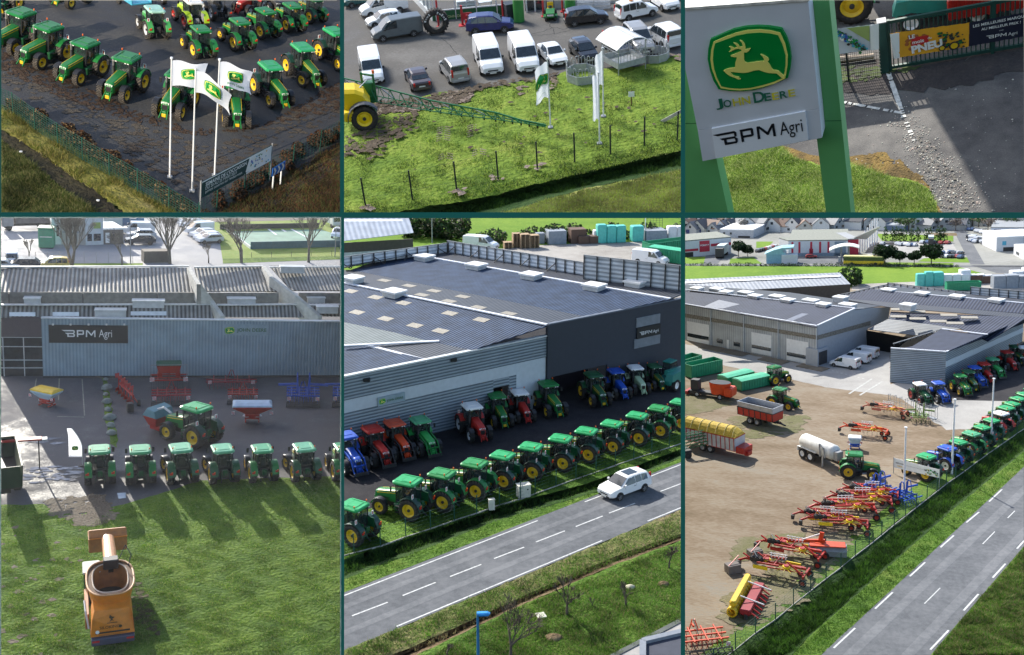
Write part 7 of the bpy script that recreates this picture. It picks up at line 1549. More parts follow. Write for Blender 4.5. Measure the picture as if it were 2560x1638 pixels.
for x in (1.3,5.2):
 for s in (-1,1):t,r,h_=wheel_mb(.5,.36,LGREY,TYRE,16);i=child(e,'wheel',t,P4,local=True);i.location=(x,s*1.05,.5);i.rotation_euler=(0,0,0 if s>0 else math.pi);child(i,'rim',r,P4,local=True)
cv=MB();rg=[]
for (x,z,r) in ((4.8,3.0,.42),(9.3,2.5,.38)):rg.append([(x,r*math.cos(t)*1.0-.1,z+r*math.sin(t)*.7) for t in [k*math.pi/7 for k in range(8)]]+[(x,-.5,z-.12),(x,.3,z-.12)])
cv.loft(rg,mat('machine_orange_pale',(.55,.28,.14),.35,var=.15));child(e,'conveyor',cv,P4,local=True);child(e,'conveyor_mount',MB().box(4.3,4.95,-.55,.35,2.75,3.4,BLACK,.06).beam((4.6,-.1,2.7),(5.6,-.1,1.2),.3,.3,BLACK),P4,local=True)
child(e,'rotor_hood',MB().prism([(9.1,1.6),(9.3,2.6),(9.9,2.85),(10.5,2.6),(10.6,1.6),(9.8,1.3)],-1.3,1.1,ORD,.06).box(9.2,10.5,-1.32,1.12,2.5,2.55,OR),P4,local=True);child(e,'hose',MB().path([(4.8,-.6,3.2),(5.2,-1.0,3.9),(4.6,-1.3,3.5),(4.2,-1.1,2.9)],.03,BLACK,6),P4,local=True)
# ================================================================== lower middle: the road, the row of tractors and the long hall
GR5=ground_mat('roadside_grass',[(.34,(.025,.06,.010)),(.46,(.055,.115,.016)),(.56,(.09,.17,.022)),(.68,(.15,.20,.04))],bump=1,bscale=3.5,bdist=.3,scales=(.16,.8,4.))
GD5=ground_mat('ditch_green',[(.35,(.010,.028,.008)),(.5,(.022,.052,.012)),(.65,(.045,.085,.02))],bump=1,bscale=3.5,bdist=.3)  # dark green carries the painted shade of the ditch slopes
RO5=ground_mat('road_asphalt',[(.36,(.075,.079,.086)),(.5,(.112,.118,.128)),(.64,(.155,.16,.17))],bump=.35,bscale=30,bdist=.02,scales=(.25,2.,20.),stretch=(0,1,1))
YD5=ground_mat('shade_toned_yard',[(.36,(.013,.013,.015)),(.5,(.026,.025,.029)),(.65,(.042,.04,.043))],bump=.4,bscale=10)  # dark tone puts the yard's shade into the colour
PY5=ground_mat('pale_gravel_yard',[(.36,(.20,.18,.16)),(.5,(.29,.27,.245)),(.65,(.37,.35,.32))],bump=.4,bscale=6,scales=(.08,.5,4.))
FLD=ground_mat('far_meadow',[(.36,(.06,.13,.010)),(.5,(.10,.19,.014)),(.64,(.15,.24,.022))],bump=.6,bscale=1.2,bdist=.3,scales=(.03,.25,1.6))
ROUGH=ground_mat('rough_bank',[(.34,(.06,.085,.025)),(.46,(.11,.145,.04)),(.56,(.17,.17,.065)),(.68,(.22,.17,.10))],bump=1,bscale=3,bdist=.3,scales=(.2,1.,5.))
BRN5=ground_mat('dry_ditch',[(.35,(.06,.04,.022)),(.5,(.13,.09,.05)),(.66,(.22,.17,.10))],bump=1,bscale=4,bdist=.25)
S5=lambda*q:[c5b(*p) for p in q]
sheet('field',P5,[c5t(-600,-420),c5t(3000,-420),c5t(3000,420),c5t(-600,420)],FLD)
sheet('yard',P5,[c5t(1000,240),c5t(1380,205),c5t(1900,185),c5t(2700,170),c5t(2700,900),c5t(1000,500)],PY5,2)
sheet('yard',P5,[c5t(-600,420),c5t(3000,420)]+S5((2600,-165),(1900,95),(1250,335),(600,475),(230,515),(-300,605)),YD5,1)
strips('lawn',P5,[(S5((-300,600),(230,510),(600,470),(1250,330),(1900,90),(2600,-170)),.03),(S5((-300,930),(90,835),(620,665),(1100,495),(1640,310),(2170,130),(2700,-50)),.03),(S5((-300,980),(15,870),(700,635),(1070,505),(1700,345),(2370,100),(2700,-20)),-.05)],GR5,n=60,jit=.05)
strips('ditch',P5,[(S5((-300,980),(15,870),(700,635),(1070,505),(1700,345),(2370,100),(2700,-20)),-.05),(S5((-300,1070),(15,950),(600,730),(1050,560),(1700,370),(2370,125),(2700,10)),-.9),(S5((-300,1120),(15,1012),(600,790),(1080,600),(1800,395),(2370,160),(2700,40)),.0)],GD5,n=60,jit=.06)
strips('verge',P5,[(S5((-300,1120),(15,1012),(600,790),(1080,600),(1800,395),(2370,160),(2700,40)),.0),(S5((-300,1225),(15,1100),(2370,190),(2700,65)),.02)],GR5,n=60,jit=.04)
strips('road',P5,[(S5((-300,1225),(15,1100),(2370,190),(2700,65)),.02),(S5((-300,1650),(15,1512),(2370,520),(2700,385)),.02)],RO5,n=6)
strips('verge',P5,[(S5((-300,1650),(15,1512),(2370,520),(2700,385)),.02),(S5((-300,1850),(100,1650),(600,1440),(1180,1165),(1900,855),(2370,690),(2700,560)),-.1)],ROUGH,n=60,jit=.09)
strips('ditch',P5,[(S5((-300,1850),(100,1650),(600,1440),(1180,1165),(1900,855),(2370,690),(2700,560)),-.1),(S5((-250,1870),(130,1665),(620,1465),(1190,1195),(1910,880),(2370,715),(2700,585)),-.5),(S5((-200,1900),(160,1690),(640,1485),(1200,1215),(1930,900),(2380,735),(2700,605)),0)],BRN5,n=60,jit=.08)
strips('lawn',P5,[(S5((-200,1900),(160,1690),(640,1485),(1200,1215),(1930,900),(2380,735),(2700,605)),0),(S5((400,2400),(1500,1900),(3200,1300)),.0)],GR5,n=60,jit=.05)
WM=mat('road_white',(.50,.51,.51),.8,var=.25,vscale=6)
def rline(P,pts,w,m=WM,z=.032,name='road_marking'):
 ws=[P.g(*q,z) for q in pts];mb=MB()
 for a,b in zip(ws,ws[1:]):d=(b-a).normalized();s=Vector((-d.y,d.x,0))*w/2;mb.quad(a-s,b-s,b+s,a+s,m)
 solo(name,mb,P,kind='structure')
for q in (((15,1123),(1370,598)),((1700,467),(1830,418)),((2120,303),(2372,206)),((380,1340),(1820,738)),((2140,602),(2372,508)),((70,1265),(320,1170)),((425,1123),(655,1031)),((757,990),(975,905)),((1065,864),(1275,784)),((1358,748),(1560,670)),((1637,640),(1825,566)),((1870,546),(2052,476)),((2228,394),(2372,340))):rline(P5,S5(*q),.125)
TRK=ground_mat('worn_wheel_track',[(.36,(.10,.104,.113)),(.5,(.14,.146,.156)),(.64,(.19,.195,.205))],bump=.3,bscale=30,bdist=.02,scales=(.25,2.,20.))
for a,b in (((-20,1215),(2400,270)),((-20,1400),(2400,395))):rline(P5,S5(a,b),.55,TRK,.027,'wheel_track')
B5=[mat('blade5_green',(.055,.13,.015),.8,var=.3),mat('blade5_mid',(.11,.22,.025),.8,var=.3),mat('blade5_dark',(.018,.045,.008),.8,var=.3),mat('blade5_straw',(.22,.20,.09),.8,var=.3)]
grass('grass',P5,S5((0,560),(230,520),(1250,340),(2400,-60),(2400,100),(1640,330),(620,680),(0,870)),30000,.16,.02,B5[:3],seed=31,label='shaded grass under the fence row of tractors')
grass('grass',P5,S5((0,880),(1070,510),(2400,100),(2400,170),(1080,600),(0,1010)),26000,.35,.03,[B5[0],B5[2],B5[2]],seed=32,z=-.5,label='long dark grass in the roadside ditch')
grass('grass',P5,S5((0,1010),(1080,600),(2400,160),(2400,182),(0,1096)),16000,.14,.02,B5[:2]+[B5[1]],seed=33,label='trimmed grass verge along the upper road edge')
grass('grass',P5,S5((0,1520),(2400,525),(2400,700),(1180,1180),(300,1540),(0,1540)),26000,.17,.022,[B5[1],B5[1],B5[3],B5[0]],seed=34,label='rough tussock bank below the road')
grass('grass',P5,S5((600,1560),(1200,1225),(2400,740),(2400,1300),(1900,1560)),46000,.16,.02,[B5[1],B5[1],B5[0],B5[3]],seed=35,label='green lawn dotted with young trees below the road')
grass('grass',P5,S5((200,1600),(640,1475),(1200,1205),(1930,890),(2400,725),(2400,700),(1900,860),(1180,1170),(600,1445),(100,1600)),9000,.25,.02,[B5[3],mat('brown_stalk',(.14,.09,.05),.9,var=.3)],seed=36,z=-.2,label='brown dry growth in the lower ditch')
# hall --------------------------------------------------------------
A=P5.g(*c5t(-300,1760));B=P5.g(*c5t(1438,1325));u,v,n=wall_frame(A,B)
if n.dot(P5.C-A)<0:n=-n
C2=A+u*((P5.on(*c5t(2600,900),A,n)-A).dot(u))
o5=lambda x,y,o=0.:P5.on(*c5t(x,y),A,n)+n*o
zT=o5(1430,828).z;zT0=o5(15,1145).z;zD=o5(1440,760).z
CL5=wave_mat('horizontal_cladding',(.10,.13,.16),(.30,.35,.40),.30,'Y',rough=.45,bump=.8,noise=.1)
DK5=mat('anthracite_cladding',(.035,.042,.060),.55,var=.06)
BW=mat('white_band',(.50,.55,.60),.6,var=.06)
e=root('dealer_hall',P5,A,0,'long hall with striped grey cladding, dark corner block and ridged blue-grey roofs','hall')
zb0,zb1=(o5(15,1400).z+o5(1425,1050).z)/2,(o5(15,1310).z+o5(1425,975).z)/2
tB=(B-A).length
def wseg(name,t0,t1,z0,z1,m,off=0.,th=.25):
 a,b=A+u*t0+n*off,A+u*t1+n*off;return vwall(P5,e,name,a,b,z0,z1,m,th)
tdo=(o5(1220,1200)-A).dot(u);td1=(o5(1402,1150)-A).dot(u);top0,top1=(o5(1060,1240)-A).dot(u),(o5(1172,1220)-A).dot(u);zop=o5(1115,1195).z
wseg('wall',0,top0,0,zb0,CL5);wseg('wall',top0,top1,zop,zb0,CL5);wseg('wall',top1,tdo,0,zb0,CL5)
wseg('white_band',0,tdo,zb0+.002,zb1,BW,.01);wseg('white_band',tdo+.002,tB-.3,.0,zb1,BW,.01);wseg('wall',0,tB-.05,zb1+.002,(zT+zT0)/2,CL5)
wseg('inner_wall',top0-.5,top1+.5,0,zop+1,mat('inside_shade_black',(.01,.01,.01),.9),-2.)  # near-black colour stands in for the unlit inside
child(e,'coping',MB().beam(A+v*((zT+zT0)/2+.05)-n*.1,B+v*((zT+zT0)/2+.05)-n*.1,.45,.14,mat('coping_pale',None)),P5)
zo1,zo2=o5(1445,1118).z,o5(1850,1048).z;to=(o5(1850,1048)-A).dot(u)
wseg('dark_wall',tB,to,(zo1+zo2)/2,zD,DK5,.15);wseg('dark_wall',to+.002,(C2-A).dot(u),0,zD,DK5,.15);wseg('inner_wall',tB,to,0,(zo1+zo2)/2,mat('inside_shade_plum',(.018,.012,.02),.8),-3.)  # plum black paints the shade inside the bay
child(e,'corner_post',MB().box(-.2,.2,-.2,.2,0,zD,DK5),P5).matrix_local=ROOTM[e.name]@ Matrix.Translation(B+n*.05)@ Matrix.Rotation(math.atan2(u.y,u.x),4,'Z')
child(e,'coping',MB().beam(B+v*(zD+.04),C2+v*(zD+.04),.4,.12,mat('coping_dark',(.12,.14,.18),.5)),P5)
sg5=1 if u.cross(v).dot(n)>0 else-1
def plate(name,x0,y0b,y0t,x1,y1b,y1t,m,off,lab=None):
 a,b=o5(x0,y0b),o5(x1,y1b);t0,t1=(a-A).dot(u),(b-A).dot(u);z0,z1=(a.z+b.z)/2,(o5(x0,y0t).z+o5(x1,y1t).z)/2;f=[A+u*t+v*z+n*off for t,z in ((t0,z0),(t1,z0),(t1,z1),(t0,z1))]
 mb=MB();mb.loft([[p-n*.1 for p in f],f],m);return child(e,name,mb,P5),t0,t1,z0,z1
plate('grey_board',2050,780,715,2215,745,680,mat('board_mid_grey',(.20,.22,.25),.5),.25);plate('grey_board',2035,930,865,2215,885,822,mat('board_mid_grey',None),.25)
bo,t0,t1,z0,z1=plate('name_board',2052,858,785,2215,825,750,mat('board_charcoal',None),.3)
l_=MB();q0=A+u*(t0+.3)+v*(z0+(z1-z0)*.3)+n*.31;bpm(l_,q0,u,v,(t1-t0)-.6,mat('white_letters',None),.01*sg5);child(bo,'lettering',l_,P5)
bo,t0,t1,z0,z1=plate('dealer_sign',247,1335,1272,437,1288,1228,mat('board_grey_blue',None),.15)
l_=MB();logo(l_,A+u*(t0+(t1-t0)*.16)+v*((z0+z1)/2)+n*.16,u,v,(z1-z0)*.8,.01*sg5);text_on(l_,'JOHN DEERE',A+u*(t0+(t1-t0)*.32)+v*(z0+(z1-z0)*.35)+n*.16,u,v,(t1-t0)*.6,mat('letters_dark_green',None),.02,.01*sg5);child(bo,'lettering',l_,P5)
for x,y in ((780,1005),(170,1145)):p=o5(x,y,.1);child(e,'floodlight',MB().box(p.x-.3,p.x+.3,p.y-.25,p.y+.25,p.z-.15,p.z+.15,BLACK,.05),P5)
RB5=wave_mat('blue_grey_roof',(.008,.016,.034),(.045,.075,.14),.36,'X',rough=.7,bump=1.,noise=.3,spec=.25);RD5=wave_mat('shade_slope_roof',(.018,.022,.032),(.045,.05,.065),.40,'X',rough=.5,bump=.8)  # dark copy puts the shade of the far slopes into the roof colour
R1f=o5(1435,765);zr=R1f.z;V1f=o5(905,940);zv=V1f.z
G5=lambda x,y,z:P5.g(*c5t(x,y),z)
R1b=G5(-400,385,zr);V1b=G5(-400,656,zv);R2f=o5(2290,580,.15);V2f=o5(1720,706,.15);V2b=G5(60,378,V2f.z);R2b=G5(405,258,R2f.z)
def rf5(name,pts,m,uu):
 n_=Vector((0,0,0))
 for i in range(1,len(pts)-1):n_+=(pts[i]-pts[0]).cross(pts[i+1]-pts[0])
 if n_.z<0:pts=[pts[0]]+pts[1:][::-1]
 o=face_obj(P5,e,name,pts,m,.1,uu);n_.normalize();return pts[0],(n_ if n_.z>0 else-n_)
s1=rf5('roof_slope',[V1f,R1f,R1b,V1b],RB5,(R1b-R1f));s1d=rf5('roof_slope',[R1f,V2f,V2b,R1b],RD5,(R1b-R1f));s2=rf5('roof_slope',[V2f,R2f,R2b,V2b],RB5,(R2b-R2f))
zb5=V2f.z+.3
s2d=rf5('roof_slope',[R2f,G5(2450,520,zb5),G5(1695,415,zb5),G5(740,252,zb5),R2b],RD5,(R2b-R2f));rf5('roof_slope',[R2b,G5(740,252,zb5),G5(-100,372,zb5),G5(60,385,V2f.z)],RD5,(R2b-R2f))
R0f=o5(598,1018);R0b=G5(170,908,R0f.z)
rf5('roof_slope',[V1f,R0f,R0b,G5(680,880,zv)],RD5,(R0b-R0f));rf5('roof_slope',[G5(-200,700,zv),G5(680,880,zv),G5(-200,925,zv-.3)],wave_mat('green_grey_roof',(.06,.075,.08),(.20,.23,.22),.40,'X',rough=.5,bump=1.),(R0b-R0f))
rf5('roof_slope',[o5(-200,1196,-.1),R0f,R0b,G5(-200,820,R0f.z-.4)],RB5,(R0b-R0f))
WRG=mat('ridge_white',(.70,.72,.78),.4)
for a,b in ((R1f,R1b),(R2f,R2b),(R0f,R0b),(G5(15,912,zv),G5(680,880,zv))):child(e,'ridge_cap',MB().beam(a+v*.06,b+v*.06,.40,.12,WRG),P5)
def vent5(x,y,sl,w=2.2,d=1.9):
 p=P5.on(*c5t(x,y),sl[0],sl[1]);m_=MB();d0=(R1b-R1f).normalized();s0=Vector((-d0.y,d0.x,0)).normalized();d0=Vector((d0.x,d0.y,0)).normalized()
 q=lambda a,b,z:p+d0*a+s0*b+v*z
 for (k,z0,z1,m) in ((.9,-.6,.45,LGREY),(1.05,.45,.65,WHITE)):m_.loft([[q(-w/2*k,-d/2*k,z0),q(w/2*k,-d/2*k,z0),q(w/2*k,d/2*k,z0),q(-w/2*k,d/2*k,z0)],[q(-w/2*k,-d/2*k,z1),q(w/2*k,-d/2*k,z1),q(w/2*k,d/2*k,z1),q(-w/2*k,d/2*k,z1)]],m)
 child(e,'roof_vent',m_,P5)
for x,y,s in ((575,308,s2),(940,368,s2),(1325,437,s2),(1765,514,s2),(365,558,s1),(75,462,s1),(2055,490,s2d)):vent5(x,y,s)
TN=mat('aged_rooflight',(.27,.245,.20),.6,var=.3,vscale=6)
def light5(x,y,sl,w=1.6,d=1.05):
 p=P5.on(*c5t(x,y),sl[0],sl[1])+sl[1]*.02;d0=(R1b-R1f).normalized();s0=sl[1].cross(d0).normalized();mb=MB();mb.quad(p-d0*w/2-s0*d/2,p+d0*w/2-s0*d/2,p+d0*w/2+s0*d/2,p-d0*w/2+s0*d/2,TN);child(e,'rooflight',mb,P5)
for x,y in ((60,527),(235,570),(430,610),(105,675),(305,720),(755,682),(510,767),(975,727),(690,805)):light5(x,y,s1)
for x,y in ((110,417),(295,452),(470,489),(645,525),(560,553),(845,565),(750,597),(955,640),(1170,683),(370,518)):light5(x,y,s1d)
# screen wall behind the roofs
SCW=wave_mat('screen_cladding',(.45,.49,.55),(.82,.86,.92),.45,'Y',rough=.4,bump=.6)  # sky brightness on the wall is put into this pale colour
def screen(P,c,G,a,b,ya,yb,npan,zb,label,brace=True,m=SCW):
 p,q=G(a[0],a[1],zb),G(b[0],b[1],zb);h0,h1=P.zat(p,c(0,ya)[1])-zb,P.zat(q,c(0,yb)[1])-zb;h=(h0+h1)/2;e2=root('screen_wall',P,p,0,label,'wall')
 d=(q-p).normalized();nn=Vector((d.y,-d.x,0));nn=nn if nn.dot(P.C-p)>0 else-nn
 face_obj(P,e2,'cladding',[p,q,q+Vector((0,0,h)),p+Vector((0,0,h))] if d.cross(Vector((0,0,1))).dot(nn)>0 else [q,p,p+Vector((0,0,h)),q+Vector((0,0,h))],m,.08)
 mb=MB();L=(q-p).length
 for i in range(npan+1):x=p+d*(L*i/npan)+nn*.12;mb.beam(x-Vector((0,0,.3)),x+Vector((0,0,h+.05)),.14,.14,DARK)
 mb.beam(p+Vector((0,0,h))+nn*.12,q+Vector((0,0,h))+nn*.12,.12,.12,GREY)
 if brace:
  for i in range(1,npan,3):x=p+d*(L*i/npan)+nn*.2;mb.beam(x+v*h*.6,x-d*L/npan*.6+nn*.9-v*.1,.09,.09,DARK);mb.beam(x+v*h*.6,x+d*L/npan*.6+nn*.9-v*.1,.09,.09,DARK)
 child(e2,'frame',mb,P);return e2
screen(P5,c5t,G5,(-100,372),(742,254),312,178,11,zb5,'pale screen wall along the far left roof edge')
screen(P5,c5t,G5,(742,254),(1695,415),178,320,16,zb5,'long pale screen wall with braces behind the hall roofs')
screen(P5,c5t,G5,(1695,440),(2460,535),265,368,8,zb5,'taller grey louvred screen at the right behind the roofs',False,wave_mat('louvre_cladding',(.24,.27,.30),(.58,.62,.66),.5,'Y',rough=.4,bump=.8))
# far yard -----------------------------------------------------------
ba,bb=P5.g(*c5t(-300,345)),P5.g(*c5t(500,292));e2=root('barn',P5,bb,0,'grey metal barn with a pale roof beyond the left end of the hall','barn');hz_=P5.zat(bb,c5t(0,160)[1])
uu=(bb-ba).normalized();bk=Vector((-uu.y,uu.x,0));vwall(P5,e2,'wall',ba,bb,0,hz_*.5,mat('barn_white_wall',(.55,.57,.58),.6),.2);vwall(P5,e2,'wall',ba-bk*.05,bb-bk*.05,hz_*.5,hz_,mat('barn_brown_wall',(.10,.085,.07),.8),.2)
face_obj(P5,e2,'roof',[ba+v*hz_-bk*.4,bb+v*hz_-bk*.4,P5.g(*c5t(455,-30),hz_+4),P5.g(*c5t(-300,-30),hz_+4)],wave_mat('barn_roof',(.42,.45,.50),(.60,.63,.68),.9,'X',rough=.4,bump=.5),.1,uu)
mb=MB();q1,q2=P5.g(*c5t(-300,40),hz_+3.6),P5.g(*c5t(428,36),hz_+3.6);mb.quad(q1,q2,P5.g(*c5t(420,24),hz_+3.8),P5.g(*c5t(-300,26),hz_+3.8),WHITE);child(e2,'rooflight',mb,P5)
bush('thicket',P5,[c5t(530,150),c5t(700,140),c5t(960,150)],5.,3800,.45,[LEAFM,mat('twig_olive',(.09,.085,.04),.9,var=.4),LEAFD],'bare olive-brown thicket in front of the meadow',9,'thicket',1.5,.75)
bush('hedge',P5,[c5t(950,205),c5t(1250,175),c5t(1700,165),c5t(2500,140)],2.0,3200,.35,[LEAFD,LEAFM,mat('twig_olive',None)],'dark hedge along the far side of the gravel yard',10,'hedge',.8,.8)
BL=[mat('wrap_aqua',(.10,.50,.44),.4,var=.1),mat('wrap_white',(.72,.73,.75),.5,var=.06),mat('pallet_wood',(.36,.25,.15),.85,var=.3),mat('rust_brown_box',(.12,.07,.05),.8),mat('crate_blue_grey',(.25,.28,.32),.7)]
def stack(P,c,x,y,k,w,h,n,label,yaw=.2,group=None,sc=1.):
 pr=Proto('wrapped_stack' if k<2 else ('pallet_stack' if k==2 else 'crate'));rd=random.Random(int(x+y))
 for i in range(n):
  ox=(i-(n-1)/2)*w*1.04;hh=h*rd.uniform(.85,1.05)
  if k==2:
   m=MB();nz=int(hh/.28)
   for j in range(nz):z=j*.28;m.box(ox-w/2,ox+w/2,-w/2,w/2,z+.2,z+.25,BL[k]);[m.box(ox+q-.08,ox+q+.08,-w/2,w/2,z,z+.2,BL[k]) for q in (-w/2+.1,0,w/2-.1)]
  else:m=MB().box(ox-w/2,ox+w/2,-w*.45,w*.45,0,hh,BL[k],.18 if k<2 else .03)
  pr.part('block',m)
 return place(pr,P,P.g(*c(x,y)),yaw,sc,label,'stack',group)
for a in ((1220,218,2,1.7,3.0,1,'tall pale timber pallet stack at the left of the gravel yard'),(1310,222,2,2.0,3.2,2,'two brown pallet stacks right of the tallest pallet stack'),(1160,225,2,1.8,1.8,1,'low brown pallet stack beside the white van roof'),(1385,190,4,1.8,2.2,1,'small blue-grey crate behind the pallets'),(1495,188,4,4.0,2.8,1,'pale open crate rack by the hedge'),(1645,185,3,3.4,3.2,1,'rusty brown container by the hedge'),(1725,190,3,2.4,1.8,2,'low brown boxes between the container and the white bundles'),(1785,182,1,1.8,2.8,1,'white wrapped bundle left of the aqua stacks'),(1880,185,0,2.1,4.2,3,'group of three tall aqua wrapped stacks in the far yard'),(2062,175,0,2.6,4.0,1,'single tall aqua wrapped stack right of the group of three'),(2180,165,4,4.8,2.4,1,'grey crate wall behind the green skips'),(2335,162,1,2.0,3.2,2,'white wrapped bundles at the right edge of the far yard')):stack(P5,c5t,*a,sc=.85)
fence(P5,[c5t(2110,148),c5t(2240,146)],4.2,'dark mesh screen standing in the far yard',DARK,wires=12,vstep=.6,rw=.02)
place(skip('skipg',mat('skip_green',(.02,.26,.13),.5,dirt=.1),9.,2.4),P5,P5.g(*c5t(2270,265)),P5.yaw(c5t(2130,262),c5t(2380,230)),1,'long open green skip at the right of the far yard','skip')
place(skip('skiplid',mat('skip_green',None),8.,2.2,mat('skip_green_light',(.05,.42,.24),.5)),P5,P5.g(*c5t(2320,325)),P5.yaw(c5t(2190,310),c5t(2390,340)),1.05,'lidded green skip in front of the long open one','skip')
carp(P5,c5t,'van',W_,'white',(975,232),(900,225),(1060,238),'white van parked behind the braced screen wall',1.25);carp(P5,c5t,'van',W_,'white',(2160,335),(2100,330),(2220,345),'white van roof showing above the louvred screen',1.2)
g0=P5.g(*c5t(632,190));e2=root('utility_pole',P5,g0,0,'thin grey pole rising through the thicket','pole');child(e2,'pole',MB().cyl((0,0,0),(0,0,11),.12,GREY,.07),P5,local=True);child(e2,'cross_arm',MB().box(-.5,.5,-.05,.05,10.4,10.5,GREY),P5,local=True)
g0=P5.g(*c5t(2120,170));e2=root('utility_pole',P5,g0,0,'thin white pole beside the dark mesh screen','pole');child(e2,'pole',MB().cyl((0,0,0),(0,0,9),.10,WHITE,.06),P5,local=True);child(e2,'cap',MB().cyl((0,0,9),(0,0,9.2),.12,GREY),P5,local=True)
# tractors -------------------------------------------------------------
z5=lambda X,Y:((X*.1766)/.3571,(1000+Y*.1766-540)/.3571)
gA='tractors parked nose out along the hall wall';gB='tractors parked in a row along the roadside fence'
def T5(k,r,f,l,c,g,sc=1.):T1(k,r,f,l,sc,g,P5,c)
T5('bluel',z5(60,900),z5(175,1030),'blue tractor with a front loader, cut by the left edge beside the hall wall',c5t,gA,.93)
T5('redl',z5(430,800),z5(560,915),'dark red tractor with a black front loader between the blue and the orange one',c5t,gA,.93)
T5('orange',z5(735,705),z5(855,815),'orange tractor with a loader frame beside the bright green one',c5t,gA,.93)
T5('greenll',z5(1085,655),z5(1230,770),'bright green tractor with a turquoise roof, right of the orange one',c5t,gA,.95)
T5('redw',z5(1810,450),z5(1950,580),'red tractor with a small white roof hatch standing apart by the wall',c5t,gA,.97)
T5('green',(1055,1405),(1140,1500),'green tractor parked just left of the dark doorway',c5t,gA,.93)
T5('redw',(1215,1375),(1300,1465),'red tractor with a white roof in front of the dark doorway',c5t,gA,.88)
T5('green',(1415,1335),(1505,1420),'green tractor in front of the white corner door',c5t,gA,.95)
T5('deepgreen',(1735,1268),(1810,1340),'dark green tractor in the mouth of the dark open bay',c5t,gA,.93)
T5('blue',(1890,1225),(1965,1290),'blue tractor under the dark facade',c5t,gA,.85)
T5('cream',(2030,1195),(2095,1258),'pale cream tractor with a white roof under the name board',c5t,gA,.82)
T5('deepgreen',(2160,1170),(2230,1230),'small dark green tractor beside the telehandler',c5t,gA,.75)
place(tele('teal',TLM),P5,P5.g(*c5t(2330,1185)),P5.yaw(c5t(2250,1230),c5t(2420,1150)),1.1,'teal telehandler at the right end of the hall front','telehandler')
nm5=['cut by the left edge, nearest the viewer','first whole one, with both left wheels showing','second whole one from the left','third whole one from the left','fourth whole one from the left','fifth whole one, behind the white cabinet','sixth whole one in the roadside row','seventh whole one in the roadside row','eighth whole one in the roadside row','ninth whole one in the roadside row','second last before the right edge','cut by the right edge at the far end']
for i,(r,f) in enumerate((((120,735),(-30,692)),((492,562),(342,524)),((728,502),(578,466)),((955,424),(808,390)),((1150,352),(1004,322)),((1345,292),(1200,264)),((1552,228),(1408,202)),((1732,168),(1590,142)),((1908,110),(1770,84)),((2082,52),(1948,26)),((2232,0),(2100,-26)),((2385,-50),(2255,-78)))):
 T5('greenw',r,f,'green tractor in the roadside row, '+nm5[i],c5b,gB,.97-.008*i)
fence(P5,S5((-130,890),(85,830),(270,782),(447,718),(620,662),(787,602),(943,552),(1102,494),(1250,452),(1352,415),(1498,362),(1637,312),(1777,266),(1912,217),(2042,172),(2167,132),(2290,92),(2440,40)),1.55,'dark green wire fence between the tractor row and the ditch',FENCEG,wires=5,vstep=1.2,rp=.04,rw=.005,concrete=True)
pr=Proto('utility_cabinet');pr.part('body',MB().box(-.85,.85,-.5,.5,.08,1.75,mat('cabinet_cream',(.62,.60,.52),.6),.03));pr.part('lid',MB().box(-.9,.9,-.55,.55,1.75,1.83,mat('cabinet_cream',None),.02));pr.part('door',MB().box(-.8,-.02,-.52,-.5,.2,1.6,mat('cabinet_door',(.56,.54,.47),.6)).box(.02,.8,-.52,-.5,.2,1.6,mat('cabinet_door',None)));pr.part('foot',MB().box(-.8,.8,-.45,.45,0,.08,GREY));pr.part('notice',MB().box(.3,.5,-.535,-.52,1.1,1.3,BLACK))
place(pr,P5,P5.g(*c5b(1270,432)),P5.yaw(c5b(1225,440),c5b(1315,425)),.62,'large cream electrical cabinet on the grass beside the fence','cabinet')
pr=Proto('meter_box');pr.part('body',MB().box(-.3,.3,-.2,.2,0,1.1,mat('cabinet_cream',None),.03));pr.part('cap',MB().box(-.33,.33,-.23,.23,1.1,1.16,mat('cabinet_cream',None),.01));place(pr,P5,P5.g(*c5b(1047,522)),.2,.8,'small cream meter box left of the big cabinet','box')
carp(P5,c5b,'suv',W_,'whites',(1975,402),(2120,345),(1905,425),'white car with a glass roof driving along the road',1.02,sunroof=True)
# lamp post, saplings, manholes, bottom right building
g0=P5.g(*c5b(955,1720));h=P5.zat(g0,c5b(0,1243)[1]);LB=mat('lamp_blue',(.03,.16,.32),.5)
e2=root('lamp_post',P5,g0,P5.yaw(c5b(955,1720),c5b(1030,1718)),'blue street lamp rising from the bottom edge','lamp post');child(e2,'pole',MB().cyl((0,0,0),(0,0,h),.10,LB,.07,n=10),P5,local=True);child(e2,'lamp_head',MB().prism([(-.05,h-.08),(.1,h-.2),(.6,h-.18),(.7,h-.05),(.55,h+.03),(-.05,h+.02)],-.16,.16,mat('lamp_bright_blue',(.03,.25,.60),.4),.06),P5,local=True)
for i,(x,y,yt,l,cd) in enumerate(((1575,1258,1040,'largest bare young tree on the lawn, near the middle',5),(1985,1198,1040,'bare sapling right of the largest young tree',4),(2290,930,770,'bare young tree at the right edge of the lawn',5),(1182,1560,1290,'bare young tree cut by the bottom edge beside the blue lamp',5),(1752,1195,1130,'tiny leafless shrub between two young trees',3),(735,1560,1450,'faint leafless shrub at the bottom left of the lawn',3))):
 g0=P5.g(*c5b(x,y));h=P5.zat(g0,c5b(0,yt)[1])*1.7;bare_tree('young_tree',P5,g0,h,l,seed=60+i,spread=.75,m=BARK,depth=cd,group='bare young trees on the lawn',twig=.022,lowest=.2)
